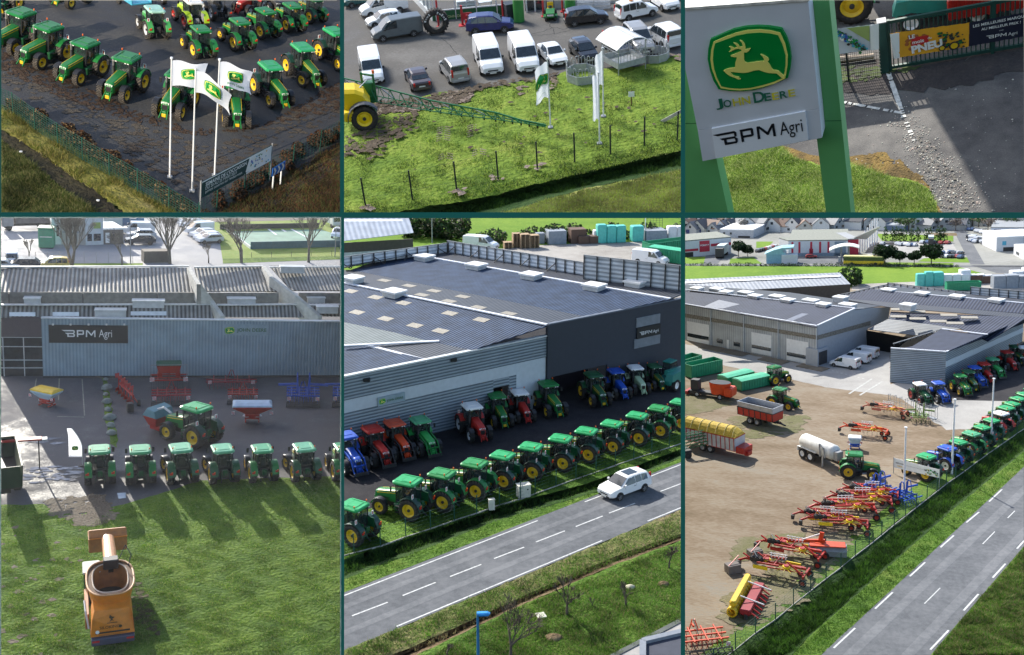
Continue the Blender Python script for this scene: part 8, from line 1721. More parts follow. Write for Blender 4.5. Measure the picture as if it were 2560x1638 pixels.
for i,(x,y,r,l) in enumerate(((1482,1420,.55,'reddish soil mound lowest on the lawn'),(2252,1045,.4,'reddish soil mound near the right edge'),(2018,1068,.35,'pale mound beside the sapling'))):
 solo('soil_mound',MB().loft([[(r*k*math.cos(t)*(1+.15*math.sin(3*t)),r*k*.8*math.sin(t),z) for t in [j*math.pi/6 for j in range(12)]] for k,z in ((1,0),(.8,.12),(.4,.2),(.05,.23))],BRN5 if i<2 else mat('pale_mound',(.45,.42,.30),.9),smooth=True),P5,P5.g(*c5b(x,y)),0,l,'mound')
solo('manhole_cover',MB().box(-.3,.3,-.3,.3,0,.08,mat('cabinet_cream',None),.02),P5,P5.g(*c5b(1393,1273))+v*.08,.3,'small square white cover set in the lawn','cover')
sheet('pavement',P5,S5((1880,1570),(2370,1300),(2500,1230),(2500,1700),(1880,1700)),mat('pale_paving',(.34,.32,.30),.8,var=.1),6);rline(P5,S5((1880,1552),(2380,1290)),.35,mat('kerb_dark',(.10,.11,.10),.8),.09,'kerb')
zc=3.2;e2=root('roadside_office',P5,P5.g(*c5b(2160,1600)),0,'flat dark roof corner of a low building at the bottom right','building')
q=[P5.g(*c5b(*p),zc) for p in ((2105,1455),(2420,1380),(2700,1700),(2105,1900))];mb=MB();mb.loft([[Vector((p.x,p.y,0)) for p in q],q],mat('office_wall_grey',(.40,.44,.50),.6));child(e2,'wall',mb,P5)
mb=MB();cc=sum(q,Vector())/4;mb.poly([cc+(p-cc)*.93+v*.01 for p in q] if (q[1]-q[0]).cross(q[2]-q[0]).z>0 else [cc+(p-cc)*.93+v*.01 for p in q][::-1],mat('dark_flat_roof',(.05,.055,.075),.7));child(e2,'roof',mb,P5)
mb=MB()
for a,b in zip(q,q[1:]+q[:1]):mb.beam(a+v*.1,b+v*.1,.35,.22,mat('fascia_grey',(.22,.24,.27),.5))
child(e2,'fascia',mb,P5)
# ================================================================== lower right: yard of machines, workshop, estate and town
S6=lambda*q:[c6b(*p) for p in q]
K=lambda x0,y0,k:(lambda*p:[((x0+x*k-1705)/.3571,(y0+y*k-540)/.3571) for x,y in p] if len(p)>1 else ((x0+p[0][0]*k-1705)/.3571,(y0+p[0][1]*k-540)/.3571))
za,zb_,zc_=K(1710,860,.2207),K(2080,860,.2468),K(1710,1180,.2974)
DIRT6=ground_mat('brown_yard_dirt',[(.36,(.085,.072,.038)),(.45,(.145,.107,.066)),(.53,(.21,.158,.108)),(.60,(.26,.212,.155)),(.70,(.24,.23,.20))],bump=.7,bscale=4,bdist=.08,scales=(.04,.25,2.5),stretch=(.9,.55,1.5))
CON6=ground_mat('pale_concrete',[(.36,(.24,.235,.22)),(.5,(.32,.31,.295)),(.64,(.39,.38,.36))],bump=.3,bscale=8,scales=(.06,.4,4.))
GRY6=ground_mat('mossy_yard',[(.36,(.10,.11,.04)),(.5,(.15,.145,.07)),(.64,(.21,.18,.12))],bump=.7,bscale=4)
sheet('far_ground',P6,[c6t(-700,-430),c6t(3300,-430),c6t(2900,480),c6t(-400,480)],ground_mat('estate_ground',[(.36,(.14,.15,.12)),(.5,(.22,.22,.20)),(.64,(.28,.28,.26))],bump=.2,scales=(.02,.1,.8)),1)
sheet('concrete',P6,[c6t(-200,860),c6t(945,1055),c6t(1300,925),c6t(1460,900),c6t(1460,1180),c6t(2500,900),c6t(2600,1300),c6t(2300,1480),c6t(1850,1500),c6t(1500,1260),c6t(1000,1200),c6t(700,1130),c6t(250,1040),c6t(-200,990)],CON6,2,.2)
sheet('shade_toned_yard',P6,[c6t(1840,1195),c6t(2500,830),c6t(2800,900),c6t(2400,1300),c6t(1900,1290)],YD5,3)  # dark sheet painting the shade beside the showroom hall
for i,(pl,n_) in enumerate(((za((15,580),(600,640),(300,760),(15,800)),70),(za((500,830),(900,800),(1400,820),(1300,1000),(700,1100)),60),(zc_((500,560),(1000,520),(600,720),(420,760)),50),(zc_((400,1000),(1300,500),(1500,480),(900,1150),(300,1400)),90))):patchy('moss_patch',P6,[c6t(*q) for q in pl],n_*5,.6,GRY6,4+i,i,stretch=1.6)
FB=((-100,1880),(330,1540),(500,1400),(780,1190),(1110,930),(1310,760),(1560,560),(1900,300),(2140,130),(2394,-45),(2600,-190))
mv=lambda dx,dy:tuple((x+dx,y+dy) for x,y in FB)
sheet('ground',P6,[c6t(-400,330),c6t(2900,330)]+S6(*mv(-140,-36))[::-1]+[c6b(-500,1900)],DIRT6)
strips('lawn',P6,[(S6(*mv(-150,-40)),.02),(S6(*FB),.04)],GR5,n=70,jit=.05)
strips('ditch',P6,[(S6(*FB),.04),(S6((280,1900),(640,1540),(860,1370),(1180,1090),(1850,480),(2394,60),(2620,-110)),-.9),(S6((330,1950),(770,1540),(900,1400),(1300,1050),(1900,520),(2394,115),(2640,-70)),0)],GD5,n=80,jit=.1)
strips('verge',P6,[(S6((330,1950),(770,1540),(900,1400),(1300,1050),(1900,520),(2394,115),(2640,-70)),0),(S6((570,1900),(975,1540),(2394,222),(2650,-20)),.02)],GR5,n=80,jit=.04)
strips('road',P6,[(S6((570,1900),(975,1540),(2394,222),(2650,-20)),.02),(S6((1400,1940),(1740,1540),(2394,778),(2700,430)),.02)],RO5,n=4)
strips('verge',P6,[(S6((1400,1940),(1740,1540),(2394,778),(2700,430)),.02),(S6((1700,1960),(1960,1540),(2394,1010),(2700,640)),0)],GR5,n=50,jit=.06)
strips('ditch',P6,[(S6((1700,1960),(1960,1540),(2394,1010),(2700,640)),0),(S6((1800,1980),(2080,1540),(2394,1140),(2700,780)),-.4),(S6((1850,2000),(2160,1540),(2394,1240),(2700,880)),0)],BRN5,n=50,jit=.08)
strips('lawn',P6,[(S6((1850,2000),(2160,1540),(2394,1240),(2700,880)),0),(S6((2800,2400),(3000,1700),(3100,1300)),0)],GR5,n=10)
for q in (((1062,1490),(1212,1350)),((1352,1215),(1475,1100)),((1595,988),(1702,890)),((1810,785),(1903,702)),((1990,612),(2080,538)),((2150,465),(2240,380)),((1738,1502),(1868,1365)),((1972,1228),(2075,1113)),((2175,998),(2265,900)),((2345,795),(2396,738))):rline(P6,S6(*q),.17)
for q in (((1697,1180),(1807,1070)),((2105,762),(2190,675)),((2280,580),(2330,530))):rline(P6,S6(*q),.10)
for a,b in (((1150,1560),(2450,330)),((1560,1560),(2450,620))):rline(P6,S6(a,b),.9,TRK,.027,'wheel_track')
grass('grass',P6,S6((330,1540),(1110,930),(1900,300),(2400,-40),(2400,110),(1900,520),(1300,1050),(770,1540)),60000,.45,.04,[B5[0],B5[2],B5[0]],seed=41,z=-.4,label='thick dark grass filling the ditch beside the wire fence')
grass('grass',P6,S6((770,1540),(1300,1050),(1900,520),(2400,115),(2400,215),(980,1530)),30000,.2,.03,B5[:2],seed=42,label='bright grass verge between the ditch and the road')
grass('grass',P6,S6((1750,1540),(2400,785),(2400,1540)),30000,.25,.035,[B5[0],B5[1],B5[3]],seed=43,label='grass beyond the road in the bottom right corner')
FP6=[c6b(*p) for p in ((60,1760),(222,1620),(375,1505),(515,1390),(655,1295),(780,1190),(900,1095),(1008,1010),(1112,932),(1212,848),(1310,775),(1398,705),(1485,632),(1565,570),(1640,510),(1715,452),(1785,398),(1850,345),(1915,300),(1975,258),(2035,212),(2090,172),(2140,135),(2245,62),(2345,-8),(2450,-80))]
fence(P6,FP6,1.7,'green wire fence between the machine yard and the ditch',FENCEG,wires=6,vstep=1.3,rp=.05,rw=.007,concrete=True)
# workshop
G6=lambda x,y,z=0.:P6.g(*c6t(x,y),z)
A=G6(-200,823);B=G6(945,1055);D6=G6(1300,925);u,v,n=wall_frame(A,B)
if n.dot(P6.C-A)<0:n=-n
h6=P6.zat(B,c6t(0,768)[1]);o6=lambda x,y,o=0.:P6.on(*c6t(x,y),A,n)+n*o
CLW=wave_mat('workshop_cladding',(.27,.29,.31),(.38,.40,.42),.5,'X',rough=.5,bump=.4)
e=root('workshop',P6,B,0,'grey workshop hall with white sectional doors and a blue-grey roof','workshop')
vwall(P6,e,'front_wall',A,B,0,h6,CLW,.3)
u2,_,n2=wall_frame(B,D6);n2=n2 if n2.dot(P6.C-B)>0 else-n2;q6=lambda x,y:P6.on(*c6t(x,y),B,n2)
face_obj(P6,e,'side_wall',[B,D6,q6(1300,790),q6(1445,725),q6(1458,640),q6(1210,648),B+v*h6],mat('workshop_grey',(.33,.35,.38),.6,var=.06),.3)
face_obj(P6,e,'weathered_band',[P6.on(*c6t(x,y),B+n2*.05,n2) for x,y in ((948,868),(1320,765),(1320,735),(948,838))],mat('weathered_band',(.17,.155,.13),.8,var=.5,vscale=4),.05)
face_obj(P6,e,'weathered_band',[o6(-200,672,.05),o6(945,866,.05),o6(945,838,.05),o6(-200,645,.05)],mat('weathered_band',None),.05)
def rect6(name,x0,x1,yb,yt,m,off=.06,par=None):
 a,b=o6(x0,yb),o6(x1,yb);z0=max(0.02,o6((x0+x1)/2,yb+(0)).z);z1=o6((x0+x1)/2,yt).z;t0,t1=(a-A).dot(u),(b-A).dot(u);mb=MB();f=[A+u*t+v*z+n*off for t,z in ((t0,z0),(t1,z0),(t1,z1),(t0,z1))];mb.loft([[p-n*.1 for p in f],f],m);return child(par or e,name,mb,P6)
DW=mat('door_white',(.66,.67,.68),.5,var=.06)
for x0,x1,yb,yt,w0,w1 in ((38,192,885,750,858,832),(487,627,968,825,935,912),(733,885,1022,872,990,965)):d_=rect6('sectional_door',x0,x1,yb,yt,DW);rect6('door_window',x0+3,x1-3,w0,w1,CGLASS,.10,d_)
for x0,x1,yb,yt in ((245,285,890,862),(362,405,912,884)):rect6('window',x0,x1,yb,yt,CGLASS)
rect6('door',316,331,932,868,DW)
for x in (205,435,675,943):t=(o6(x,900)-A).dot(u);child(e,'downpipe',MB().beam(A+u*t+n*.1,A+u*t+n*.1+v*h6,.14,.14,LGREY),P6)
RB6=wave_mat('workshop_roof',(.012,.017,.034),(.055,.068,.11),.55,'X',rough=.7,bump=.8,noise=.15,spec=.25)
def rf6(pts,m=RB6,uu=None,par=None,th=.1):
 if (pts[1]-pts[0]).cross(pts[2]-pts[0]).z<0:pts=[pts[0]]+pts[1:][::-1]
 return face_obj(P6,par or e,'roof',pts,m,th,uu)
zr6=q6(1210,648).z;r6a,r6b=G6(-200,493,zr6),q6(1210,648)
rf6([A+v*h6+n*.3,B+v*h6+n*.3,r6b,r6a],RB6,u);rf6([r6a,r6b,q6(1458,640),G6(1050,568,zr6-1),G6(760,520,zr6-1),G6(-200,475,zr6-1)],RD5,u)
for a,b in ((r6a,r6b),(B+v*h6,r6b),(A+v*h6+n*.3,B+v*h6+n*.3)):child(e,'edge_cap',MB().beam(a+v*.06,b+v*.06,.25,.12,WRG),P6)
def vent6(x,y,z,par,w=2.2):p=G6(x,y,z);yw_=math.atan2(u.y,u.x);fr_=Matrix.Translation(p)@Matrix.Rotation(yw_,4,'Z');child(par,'roof_vent',MB().box(-w/2,w/2,-.9,.9,-.5,.4,LGREY).box(-w/2-.1,w/2+.1,-1,1,.4,.6,WHITE),P6,frame=fr_)
for x,y in ((105,520),(310,546),(512,574),(740,602),(988,633)):vent6(x,y,zr6-.2,e)
for x,y in ((245,525),(445,550),(665,578),(900,606),(1160,636)):vent6(x,y,zr6-.3,e,2.6)
rf6([G6(140,640,h6+1.),G6(285,662,h6+.5),G6(405,618,h6+1.4),G6(260,600,h6+1.5)],mat('roof_patch',(.20,.22,.27),.5),u,None,.02);rf6([G6(725,728,h6+.6),G6(770,735,h6+.5),G6(885,685,h6+1.2),G6(840,680,h6+1.3)],mat('roof_patch',None),u,None,.02)
b0=G6(955,1060);child(e,'porch',MB().box(0,3.,0,2.4,0,3.1,mat('workshop_grey',None)).box(.3,2.7,-.05,0,.3,2.6,DARK),P6,frame=Matrix.Translation(b0+n*.2)@Matrix.Rotation(math.atan2(u2.y,u2.x),4,'Z'))
# dealer hall from its other end
A2,B2,C2_=G6(1455,1165),G6(1840,1197),G6(2320,915);h2=P6.zat(B2,c6t(0,952)[1]);e3=root('showroom_hall',P6,B2,0,'striped grey showroom hall with white band and long dark corrugated roofs','hall')
vwall(P6,e3,'end_wall',A2,B2,0,h2,CL5,.2);C3=B2+(C2_-B2)*1.15;hC=h2+(P6.zat(C2_,c6t(0,772)[1])-h2)*1.15;vwall(P6,e3,'side_wall',B2,C3,0,h2,CL5,.2,None,hC)
us,_,ns=wall_frame(B2,C3);ns=ns if ns.dot(P6.C-B2)>0 else-ns;vwall(P6,e3,'white_band',B2+ns*.05,C3+ns*.05,h2*.56,h2*.73,BW,.05,hC*.5,hC*.74)
t_=(P6.on(*c6t(2055,960),B2,ns)-B2).dot(us);p_=B2+us*t_+ns*.12;mb=MB();mb.loft([[p_,p_+us*2.6,p_+us*2.6+v*1.3,p_+v*1.3],[q+ns*.1 for q in (p_,p_+us*2.6,p_+us*2.6+v*1.3,p_+v*1.3)]],mat('board_grey_blue',None));o_=child(e3,'dealer_sign',mb,P6);o_.matrix_local=o_.matrix_local @ Matrix.Translation(v*(h2*.5))
rf6([B2+v*h2,C3+v*hC,G6(2500,690,h2+.2),G6(2375,718,h2+1.2),G6(2140,832,h2+.9)],RB6,us,e3);rf6([B2+v*h2,A2+v*h2+us*0,G6(1610,912,h2),G6(1810,792,h2+.8),G6(2140,832,h2+.9)],RB6,us,e3)
mz=h2+1.4;rf6([G6(1300,793,h2*.8),G6(1445,727,h2),G6(1950,788,h2+.3),G6(1640,842,h2*.8)],wave_mat('canopy_roof',(.06,.07,.08),(.15,.16,.17),.5,'X',bump=.6),us,e3)
rf6([G6(1445,726,h2),G6(1458,640,mz),G6(2420,722,mz),G6(2140,832,h2+.9),G6(1950,788,h2+.3)],RB6,None,e3);rf6([G6(1458,640,mz),G6(1060,577,mz),G6(2560,700,mz+.3),G6(2560,735,mz)],RD5,None,e3)
rf6([G6(1060,577,mz),G6(1325,518,mz+1),G6(2560,625,mz+1),G6(2560,702,mz)],RB6,None,e3);rf6([G6(1325,518,mz+1),G6(1470,492,mz),G6(2560,590,mz),G6(2560,625,mz+1)],RD5,None,e3)
mb=MB();mb.quad(G6(1290,925),G6(1470,960),G6(1600,855,3.5),G6(1290,800,3.5),mat('inside_shade_black',None));child(e3,'dark_bay_sheet',mb,P6)  # black sheet paints the darkness under the canopy
for a,b in ((G6(1325,518,mz+1),G6(2560,626,mz+1)),(G6(1060,577,mz),G6(2420,720,mz)),(G6(1820,792,h2+.8),G6(2140,832,h2+.9)),(B2+v*h2,C3+v*hC),(A2+v*h2,B2+v*h2)):child(e3,'edge_cap',MB().beam(a+v*.06,b+v*.06,.3,.12,WRG),P6)
for x,y in ((1445,532),(1680,556),(1925,578),(2200,603),(1110,585),(1582,638)):vent6(x,y,mz+.8,e3)
for x,y in ((1518,652),(1648,667),(1868,692),(2012,709),(1515,702),(1650,717),(1795,735),(1910,748)):p=G6(x,y,mz-.2+.35);mb=MB();mb.quad(p-us*1.2-ns*.7,p+us*1.2-ns*.7,p+us*1.2+ns*.7,p-us*1.2+ns*.7,TN) if False else mb.box(p.x-1.3,p.x+1.3,p.y-.8,p.y+.8,p.z-.1,p.z,TN);child(e3,'rooflight',mb,P6)
screen(P6,c6t,G6,(1060,577),(1442,492),560,476,11,mz-.6,'short screen wall along the left roof edge of the showroom hall');screen(P6,c6t,G6,(1442,495),(2020,570),476,528,12,mz-.6,'long braced screen wall behind the showroom hall roofs');screen(P6,c6t,G6,(2020,575),(2560,625),502,535,8,mz-.6,'taller louvred screen at the right behind the showroom hall',False,wave_mat('louvre_cladding',None,None,.5));screen(P6,c6t,G6,(1480,895),(1815,793),893,790,9,h2-.1,'low screen wall along the near edge of the showroom block roof',False)
e4=root('barn',P6,G6(1180,560),0,'long pale metal barn in front of the meadow','barn');hb6=4.;bw_=[Vector((*G6(-300,560,hb6)[:2],0)),Vector((*G6(1178,482,hb6)[:2],0))];vwall(P6,e4,'wall',bw_[0],bw_[1],0,hb6,mat('barn_brown_wall',None),.2)
rf6([G6(-300,560,hb6+.05),G6(1180,480,hb6+.05),G6(1105,396,hb6+1.),G6(-300,460,hb6+1.)],wave_mat('barn_roof_grey',(.20,.215,.245),(.30,.32,.35),.9,'X',rough=.5),None,e4);mb=MB();mb.quad(G6(-300,486,hb6+.9),G6(1110,424,hb6+.85),G6(1110,414,hb6+.95),G6(-300,474,hb6+1.),WHITE);child(e4,'rooflight',mb,P6)
# meadow and estate
sheet('meadow',P6,[c6t(-400,350),c6t(900,352),c6t(1950,360),c6t(2170,420),c6t(1900,450),c6t(1500,475),c6t(1200,500),c6t(-400,560)],FLD,3)
sheet('yard',P6,[c6t(1190,480),c6t(1900,450),c6t(2600,420),c6t(2600,640),c6t(1190,520)],PY5,4)
for pl in (((-300,300),(200,285),(150,335),(-300,335)),((340,300),(500,290),(560,335),(330,335)),((1360,125),(1900,140),(1900,180),(1400,175)),((1700,295),(2000,290),(2020,328),(1650,320)),((520,180),(640,180),(600,220),(520,225)),((-300,8),(430,5),(300,32),(-300,45)),((1380,325),(1900,330),(1900,345),(1350,345))):sheet('lawn',P6,[c6t(*q) for q in pl],FLD,5)
for pl in (((-300,338),(2700,352),(2700,362),(-300,346)),((1880,60),(1960,60),(2120,340),(2020,340)),((2020,345),(2700,350),(2700,420),(2200,400)),((700,285),(1180,290),(1180,335),(600,335)),((180,240),(330,240),(250,335),(150,335))):sheet('road',P6,[c6t(*q) for q in pl],RO5,6)
sheet('car_park',P6,[c6t(1290,180),c6t(1890,185),c6t(1960,300),c6t(1300,290)],CON6,5);sheet('car_park',P6,[c6t(1330,185),c6t(1510,188),c6t(1400,265),c6t(1280,260)],YD5,6);sheet('excavation',P6,[c6t(1720,122),c6t(1920,120),c6t(1930,140),c6t(1740,140)],BRN5,7)
bush('hedge',P6,[c6t(-100,347),c6t(900,352),c6t(1950,358)],0.6,4500,.14,[LEAFD,LEAFM],'low dark hedge along the far side of the meadow',20,'hedge',.3,.8)
bush('thicket',P6,[c6t(1160,480),c6t(1240,485)],3.,500,.5,[LEAFD,LEAFM],'dark shrubs beside the barn end',21,'shrub',1.)
for i,(x,y,w) in enumerate(((395,285,95),(460,285,75),(1420,340,125),(1525,340,85),(1625,338,85),(1745,338,125))):
 g0=G6(x,y);r_=w*.3571/2/(F/((P6.M@g0-CAM).dot(FW)))*1.2;H_=r_*1.95;rd=random.Random(i)
 leafy_tree('umbrella_pine',P6,g0,H_*.7,['left one of two round dark pines by the red and white store','right one of two round dark pines by the red and white store','leftmost of four round dark pines along the meadow','second of four round dark pines along the meadow','third of four round dark pines along the meadow','rightmost and largest round dark pine along the meadow'][i],[(rd.uniform(-.58,.58)*r_,rd.uniform(-.58,.58)*r_,H_*.62+rd.uniform(-.2,.25)*r_,r_*.55,.85) for _ in range(10)],2200,r_*.12,[LEAFD,mat('pine_leaf',(.010,.028,.010),.8,var=.4)],i,'round pines along the meadow')
def sb(*a,**k):return simple_building(P6,c6t,*a,**k)
LW=mat('store_white',(.60,.61,.63),.6,var=.05);RDM=mat('store_red',(.45,.025,.05),.6);RG=mat('gravel_roof',(.20,.21,.18),.9,var=.2)
sb([(-100,300),(345,262)],190,12,LW,RG,'red and white builders store at the left',[(.5,.66,.25,.95,RDM),(.68,1.,.55,.72,RDM),(0,.48,.35,.5,RDM),(.22,.4,0,.3,BLACK)]);p_=G6(225,282);lm=MB();k_=simple_building.__defaults__
AA,BB=G6(-100,300),G6(345,262);uu=(BB-AA).normalized();nn=Vector((uu.y,-uu.x,0));nn=nn if nn.dot(P6.C-AA)>0 else-nn;L_=(BB-AA).length;hs=P6.zat(AA,c6t(0,190)[1]);text_on(lm,'POINT P',AA+uu*L_*.515+v*hs*.62+nn*.08,uu,v,L_*.13,WHITE,.03,.02*(1 if uu.cross(v).dot(nn)>0 else-1));solo('store_lettering',lm,P6,label='white store name lettering on the red panel of the builders store',cat='lettering')
sb([(745,283),(1160,280)],178,20,LW,RG,'big store clad in white with red wedges and blue-grey base',[(.0,1.,0,.22,mat('store_blue_grey',(.20,.26,.32),.6)),(.78,.97,.0,.95,mat('store_blue_grey',None))]+[(f,f+.035,.22,.95,RDM) for f in (.05,.17,.37,.52,.66)]+[(.355,.42,.0,.5,RDM)])
sb([(680,262),(745,283)],160,14,LW,RG,'white side wing of the big store');sb([(1162,276),(1235,272)],168,12,RDM,GREY,'dark red entrance block of the big store')
e5=root('canopy_roof',P6,G6(1300,270),0,'tilted grey canopy with slim white columns at the store entrance','canopy');rz=P6.zat(G6(1240,272),c6t(0,160)[1]);mb=MB();mb.loft([[G6(1197,158,rz),G6(1290,165,rz),G6(1395,75,rz+5),G6(1380,78,rz+5)],[p+v*.3 for p in (G6(1197,158,rz),G6(1290,165,rz),G6(1395,75,rz+5),G6(1380,78,rz+5))]],mat('canopy_grey',(.42,.45,.46),.4));child(e5,'roof',mb,P6)
for i in range(8):p=G6(1245+i*17,262-i*10);child(e5,'column',MB().cyl(p,p+v*(rz+i*.55),.18,WHITE,n=6),P6)
sb([(265,150),(500,155)],98,16,mat('far_grey_wall',(.40,.42,.45),.7),WHITE,'grey two-storey block with a bright flat roof',[(.1,.16,.4,.7),(.3,.36,.4,.7),(.55,.9,.0,.25,BLACK)])
sb([(30,130),(140,128)],98,8,mat('far_navy',(.04,.05,.16),.6),GREY,'small navy block at the far left');sb([(2160,135),(2600,140)],85,14,mat('dealer_pale',(.50,.54,.62),.6),GREY,'pale car dealership with dark lettering at the right',[(.05,.2,.45,.62,mat('far_navy',None)),(.05,.17,.72,.86,mat('far_navy',None))]);sb([(2200,250),(2600,235)],155,12,LW,WHITE,'white garage with a turquoise sign at the right',[(.1,.17,.45,.75,mat('turquoise_paint',None)),(.12,.45,0,.3,BLACK)]);sb([(2320,270),(2420,325)],205,10,LW,WHITE,'white building end cut by the right edge',[(.2,.4,.2,.5)]);sb([(2130,205),(2200,215)],150,8,mat('far_grey_wall',None),GREY,'small grey block beside the white garage')
sb([(1410,100),(1560,108)],66,6,mat('far_blue_wall',(.10,.14,.22),.7),mat('slate_pale',(.30,.33,.37),.6),'low blue-grey hall in front of the houses')
# bus, fuel canopy, lorries
pr=Proto('bus');pr.part('body',MB().box(-6,6,-1.25,1.25,.4,1.4,mat('bus_yellow',(.70,.48,.03),.4),.08).box(-6,6,-1.2,1.2,1.4,2.6,CGLASS,.05));pr.part('roof',MB().box(-6,6,-1.25,1.25,2.6,2.95,mat('bus_roof',(.75,.66,.30),.4),.08))
for x in (-3.4,3.6):
 for s in (-1,1):pr.part('wheel',MB().cyl((x,s*.9,.5),(x,s*1.28,.5),.5,TYRE,n=12))
place(pr,P6,G6(1272,342),P6.yaw(c6t(1180,342),c6t(1360,345)),.82,'yellow bus driving past the round pines','bus')
pr=Proto('fuel_station');rg=[]
for i in range(7):x=-5+i*10/6;z=4.2+1.2*(1-((i-3)/3)**2)+i*.15;rg.append([(x,-3,z),(x,3,z),(x,3,z+.3),(x,-3,z+.3)])
pr.part('roof',MB().loft(rg,WHITE));pr.part('column',MB().cyl((-1,0,0),(-1,0,5),.3,GREY));pr.part('column',MB().cyl((1.5,0,0),(1.5,0,5.2),.3,GREY));pr.part('pump',MB().box(-2,-1,-.5,.5,0,1.8,LGREY).box(2,3,-.5,.5,0,1.8,LGREY))
place(pr,P6,G6(1135,320),0,.75,'fuel station under a curved white canopy left of the bus','fuel station')
pr=Proto('lorry');pr.part('box_body',MB().box(-4.5,2.,-1.2,1.2,1.1,3.8,mat('lorry_pale',(.42,.48,.50),.6)));pr.part('cab',MB().box(2.2,4.2,-1.2,1.2,.6,3.2,DARK,.1))
for x in (-3,3):pr.part('wheel',MB().cyl((x,-1.2,.5),(x,1.2,.5),.5,TYRE))
place(pr,P6,G6(280,285),P6.yaw(c6t(310,260),c6t(265,295)),.9,'grey-green lorry in front of the builders store','lorry')
place(pr,P6,G6(1742,198),P6.yaw(c6t(1742,185),c6t(1742,200)),.6,'small lorry standing in the far car park','lorry')
e5=root('kiosk',P6,G6(640,335),0,'glazed kiosk with a curved pale blue roof by the car park','kiosk');kb=G6(590,335);child(e5,'body',MB().box(0,5,0,4,0,2.6,mat('kiosk_blue',(.22,.40,.50),.3)).box(4,8.,-.5,2.5,0,2.4,LW),P6,frame=Matrix.Translation(kb));child(e5,'roof',MB().prism([(-.5,2.6),(2.,3.7),(4,4.2),(7,4.4),(7,4.1),(4,3.6),(5,2.6)],0,5,mat('kiosk_roof',(.25,.45,.52),.3)),P6,frame=Matrix.Translation(kb))
rd=random.Random(77);cl=['silver','white','black','blue','red']
spots=[(535+i*17,252-i*4.5,0) for i in range(8)]+[(1300+rd.uniform(0,20),0,9)][:0]
for r_,(x0,x1,y0,y1,nn_) in enumerate(((1395,1480,192,265,3),(1500,1640,205,215,7),(1660,1880,190,200,5),(1820,1960,262,270,7),(1820,1960,286,294,6),(2010,2110,95,120,9),(2000,2110,145,170,9),(2010,2060,178,190,4),(2080,2140,180,200,4))):
 for i in range(nn_):f=(i+.5)/nn_;spots.append((x0+(x1-x0)*f+rd.uniform(-4,4),y0+(y1-y0)*f+rd.uniform(-5,5),1+r_))
rows=['in the row beside the white store wing','on the dark tarmac by the store canopy','in the middle row of the store car park','in the back row of the store car park','in the front row of the car park right of the pines','in the lowest row of the car park right of the pines','in the upper display rows of the car dealership','in the lower display rows of the car dealership','at the gate of the car dealership','beside the small grey block']
for i,(x,y,r_) in enumerate(spots):
 k=rd.choice((0,0,1,1,2,2,3,4));place(FC[k],P6,G6(x,y),P6.yaw(c6t(x,y),c6t(x+30,y-12)),.62,'small %s car %s'%(cl[k],rows[r_]),'car','small %s cars %s'%(cl[k],rows[r_]))
fcar(P6,c6t,4,(905,295),(880,296),(930,295),'small red and white car crossing the open tarmac by the big store',.75)
# town of pitched roofs
HW=[mat('house_cream',(.50,.48,.42),.8,var=.08),mat('house_white',(.58,.58,.56),.8,var=.08),mat('house_grey',(.36,.37,.37),.8,var=.08)];HR=[mat('slate_dark',(.045,.05,.065),.6,var=.2),mat('slate_mid',(.11,.12,.14),.6,var=.2),mat('tile_brown',(.16,.09,.06),.7,var=.2)]
def house(k):
 if ('h',k) in IMC:return IMC[('h',k)]
 p=Proto('house');w,l,h,r=4.,5.+k%3,3.+(k%2)*1.5,3.4;wm,rm=HW[k%3],HR[(k//2)%3 if k%5 else 2];p.part('wall',MB().prism([(-w,0),(w,0),(w,h),(0,h+r),(-w,h)],-l,l,wm,axis='Y'));m=MB()
 for s in (-1,1):m.loft([[(s*(w+.4),-l-.3,h-.35),(s*(w+.4),l+.3,h-.35),(0,l+.3,h+r),(0,-l-.3,h+r)],[(s*(w+.4),-l-.3,h-.1),(s*(w+.4),l+.3,h-.1),(0,l+.3,h+r+.25),(0,-l-.3,h+r+.25)]],rm)
 p.part('roof',m);p.part('chimney',MB().box(-.4,.4,l-1.5,l-.7,h+r-1,h+r+1,HW[2]));p.part('window',MB().box(-.6,.6,-l-.05,-l,h+.3,h+1.5,CGLASS));p.part('window',MB().box(-2.8,-1.4,-l-.05,-l,.9,2.2,CGLASS));IMC[('h',k)]=p;return p
wd=['dark slate','mid grey slate','brown tiled']
n_=0
for row,(y0,x0,x1,st) in enumerate(((112,40,280,72),(100,330,700,78),(106,760,1010,75),(82,20,1400,84),(60,60,1420,88),(62,1500,2390,92),(88,1580,1960,88),(42,0,1300,80),(40,1440,2400,86),(24,500,2400,84))):
 x=x0+rd.uniform(0,30)
 while x<x1:
  k=rd.randrange(10);y=y0+rd.uniform(-7,7);ri=HR.index(HR[(k//2)%3 if k%5 else 2]);place(house(k),P6,G6(x,y),rd.choice((-.5,-.3,.9,1.2,0.1)),rd.uniform(.5,.62)*1.15,'pale house with a %s roof, %s of town'%(wd[ri],['at the left front','left of the big store','behind the big store','in the second row','in the third row','in the right middle','at the right front','in the upper left','in the upper right','on the skyline'][row]),'house','houses of the far town, %s'%['front left','store left','store back','second row','third row','right middle','right front','upper left','upper right','skyline'][row]);x+=st*rd.uniform(.5,.85);n_+=1
TWM=[mat('twig_brown',(.15,.12,.10),.95,var=.4),mat('twig_grey',(.19,.18,.16),.95,var=.4),LEAFM]
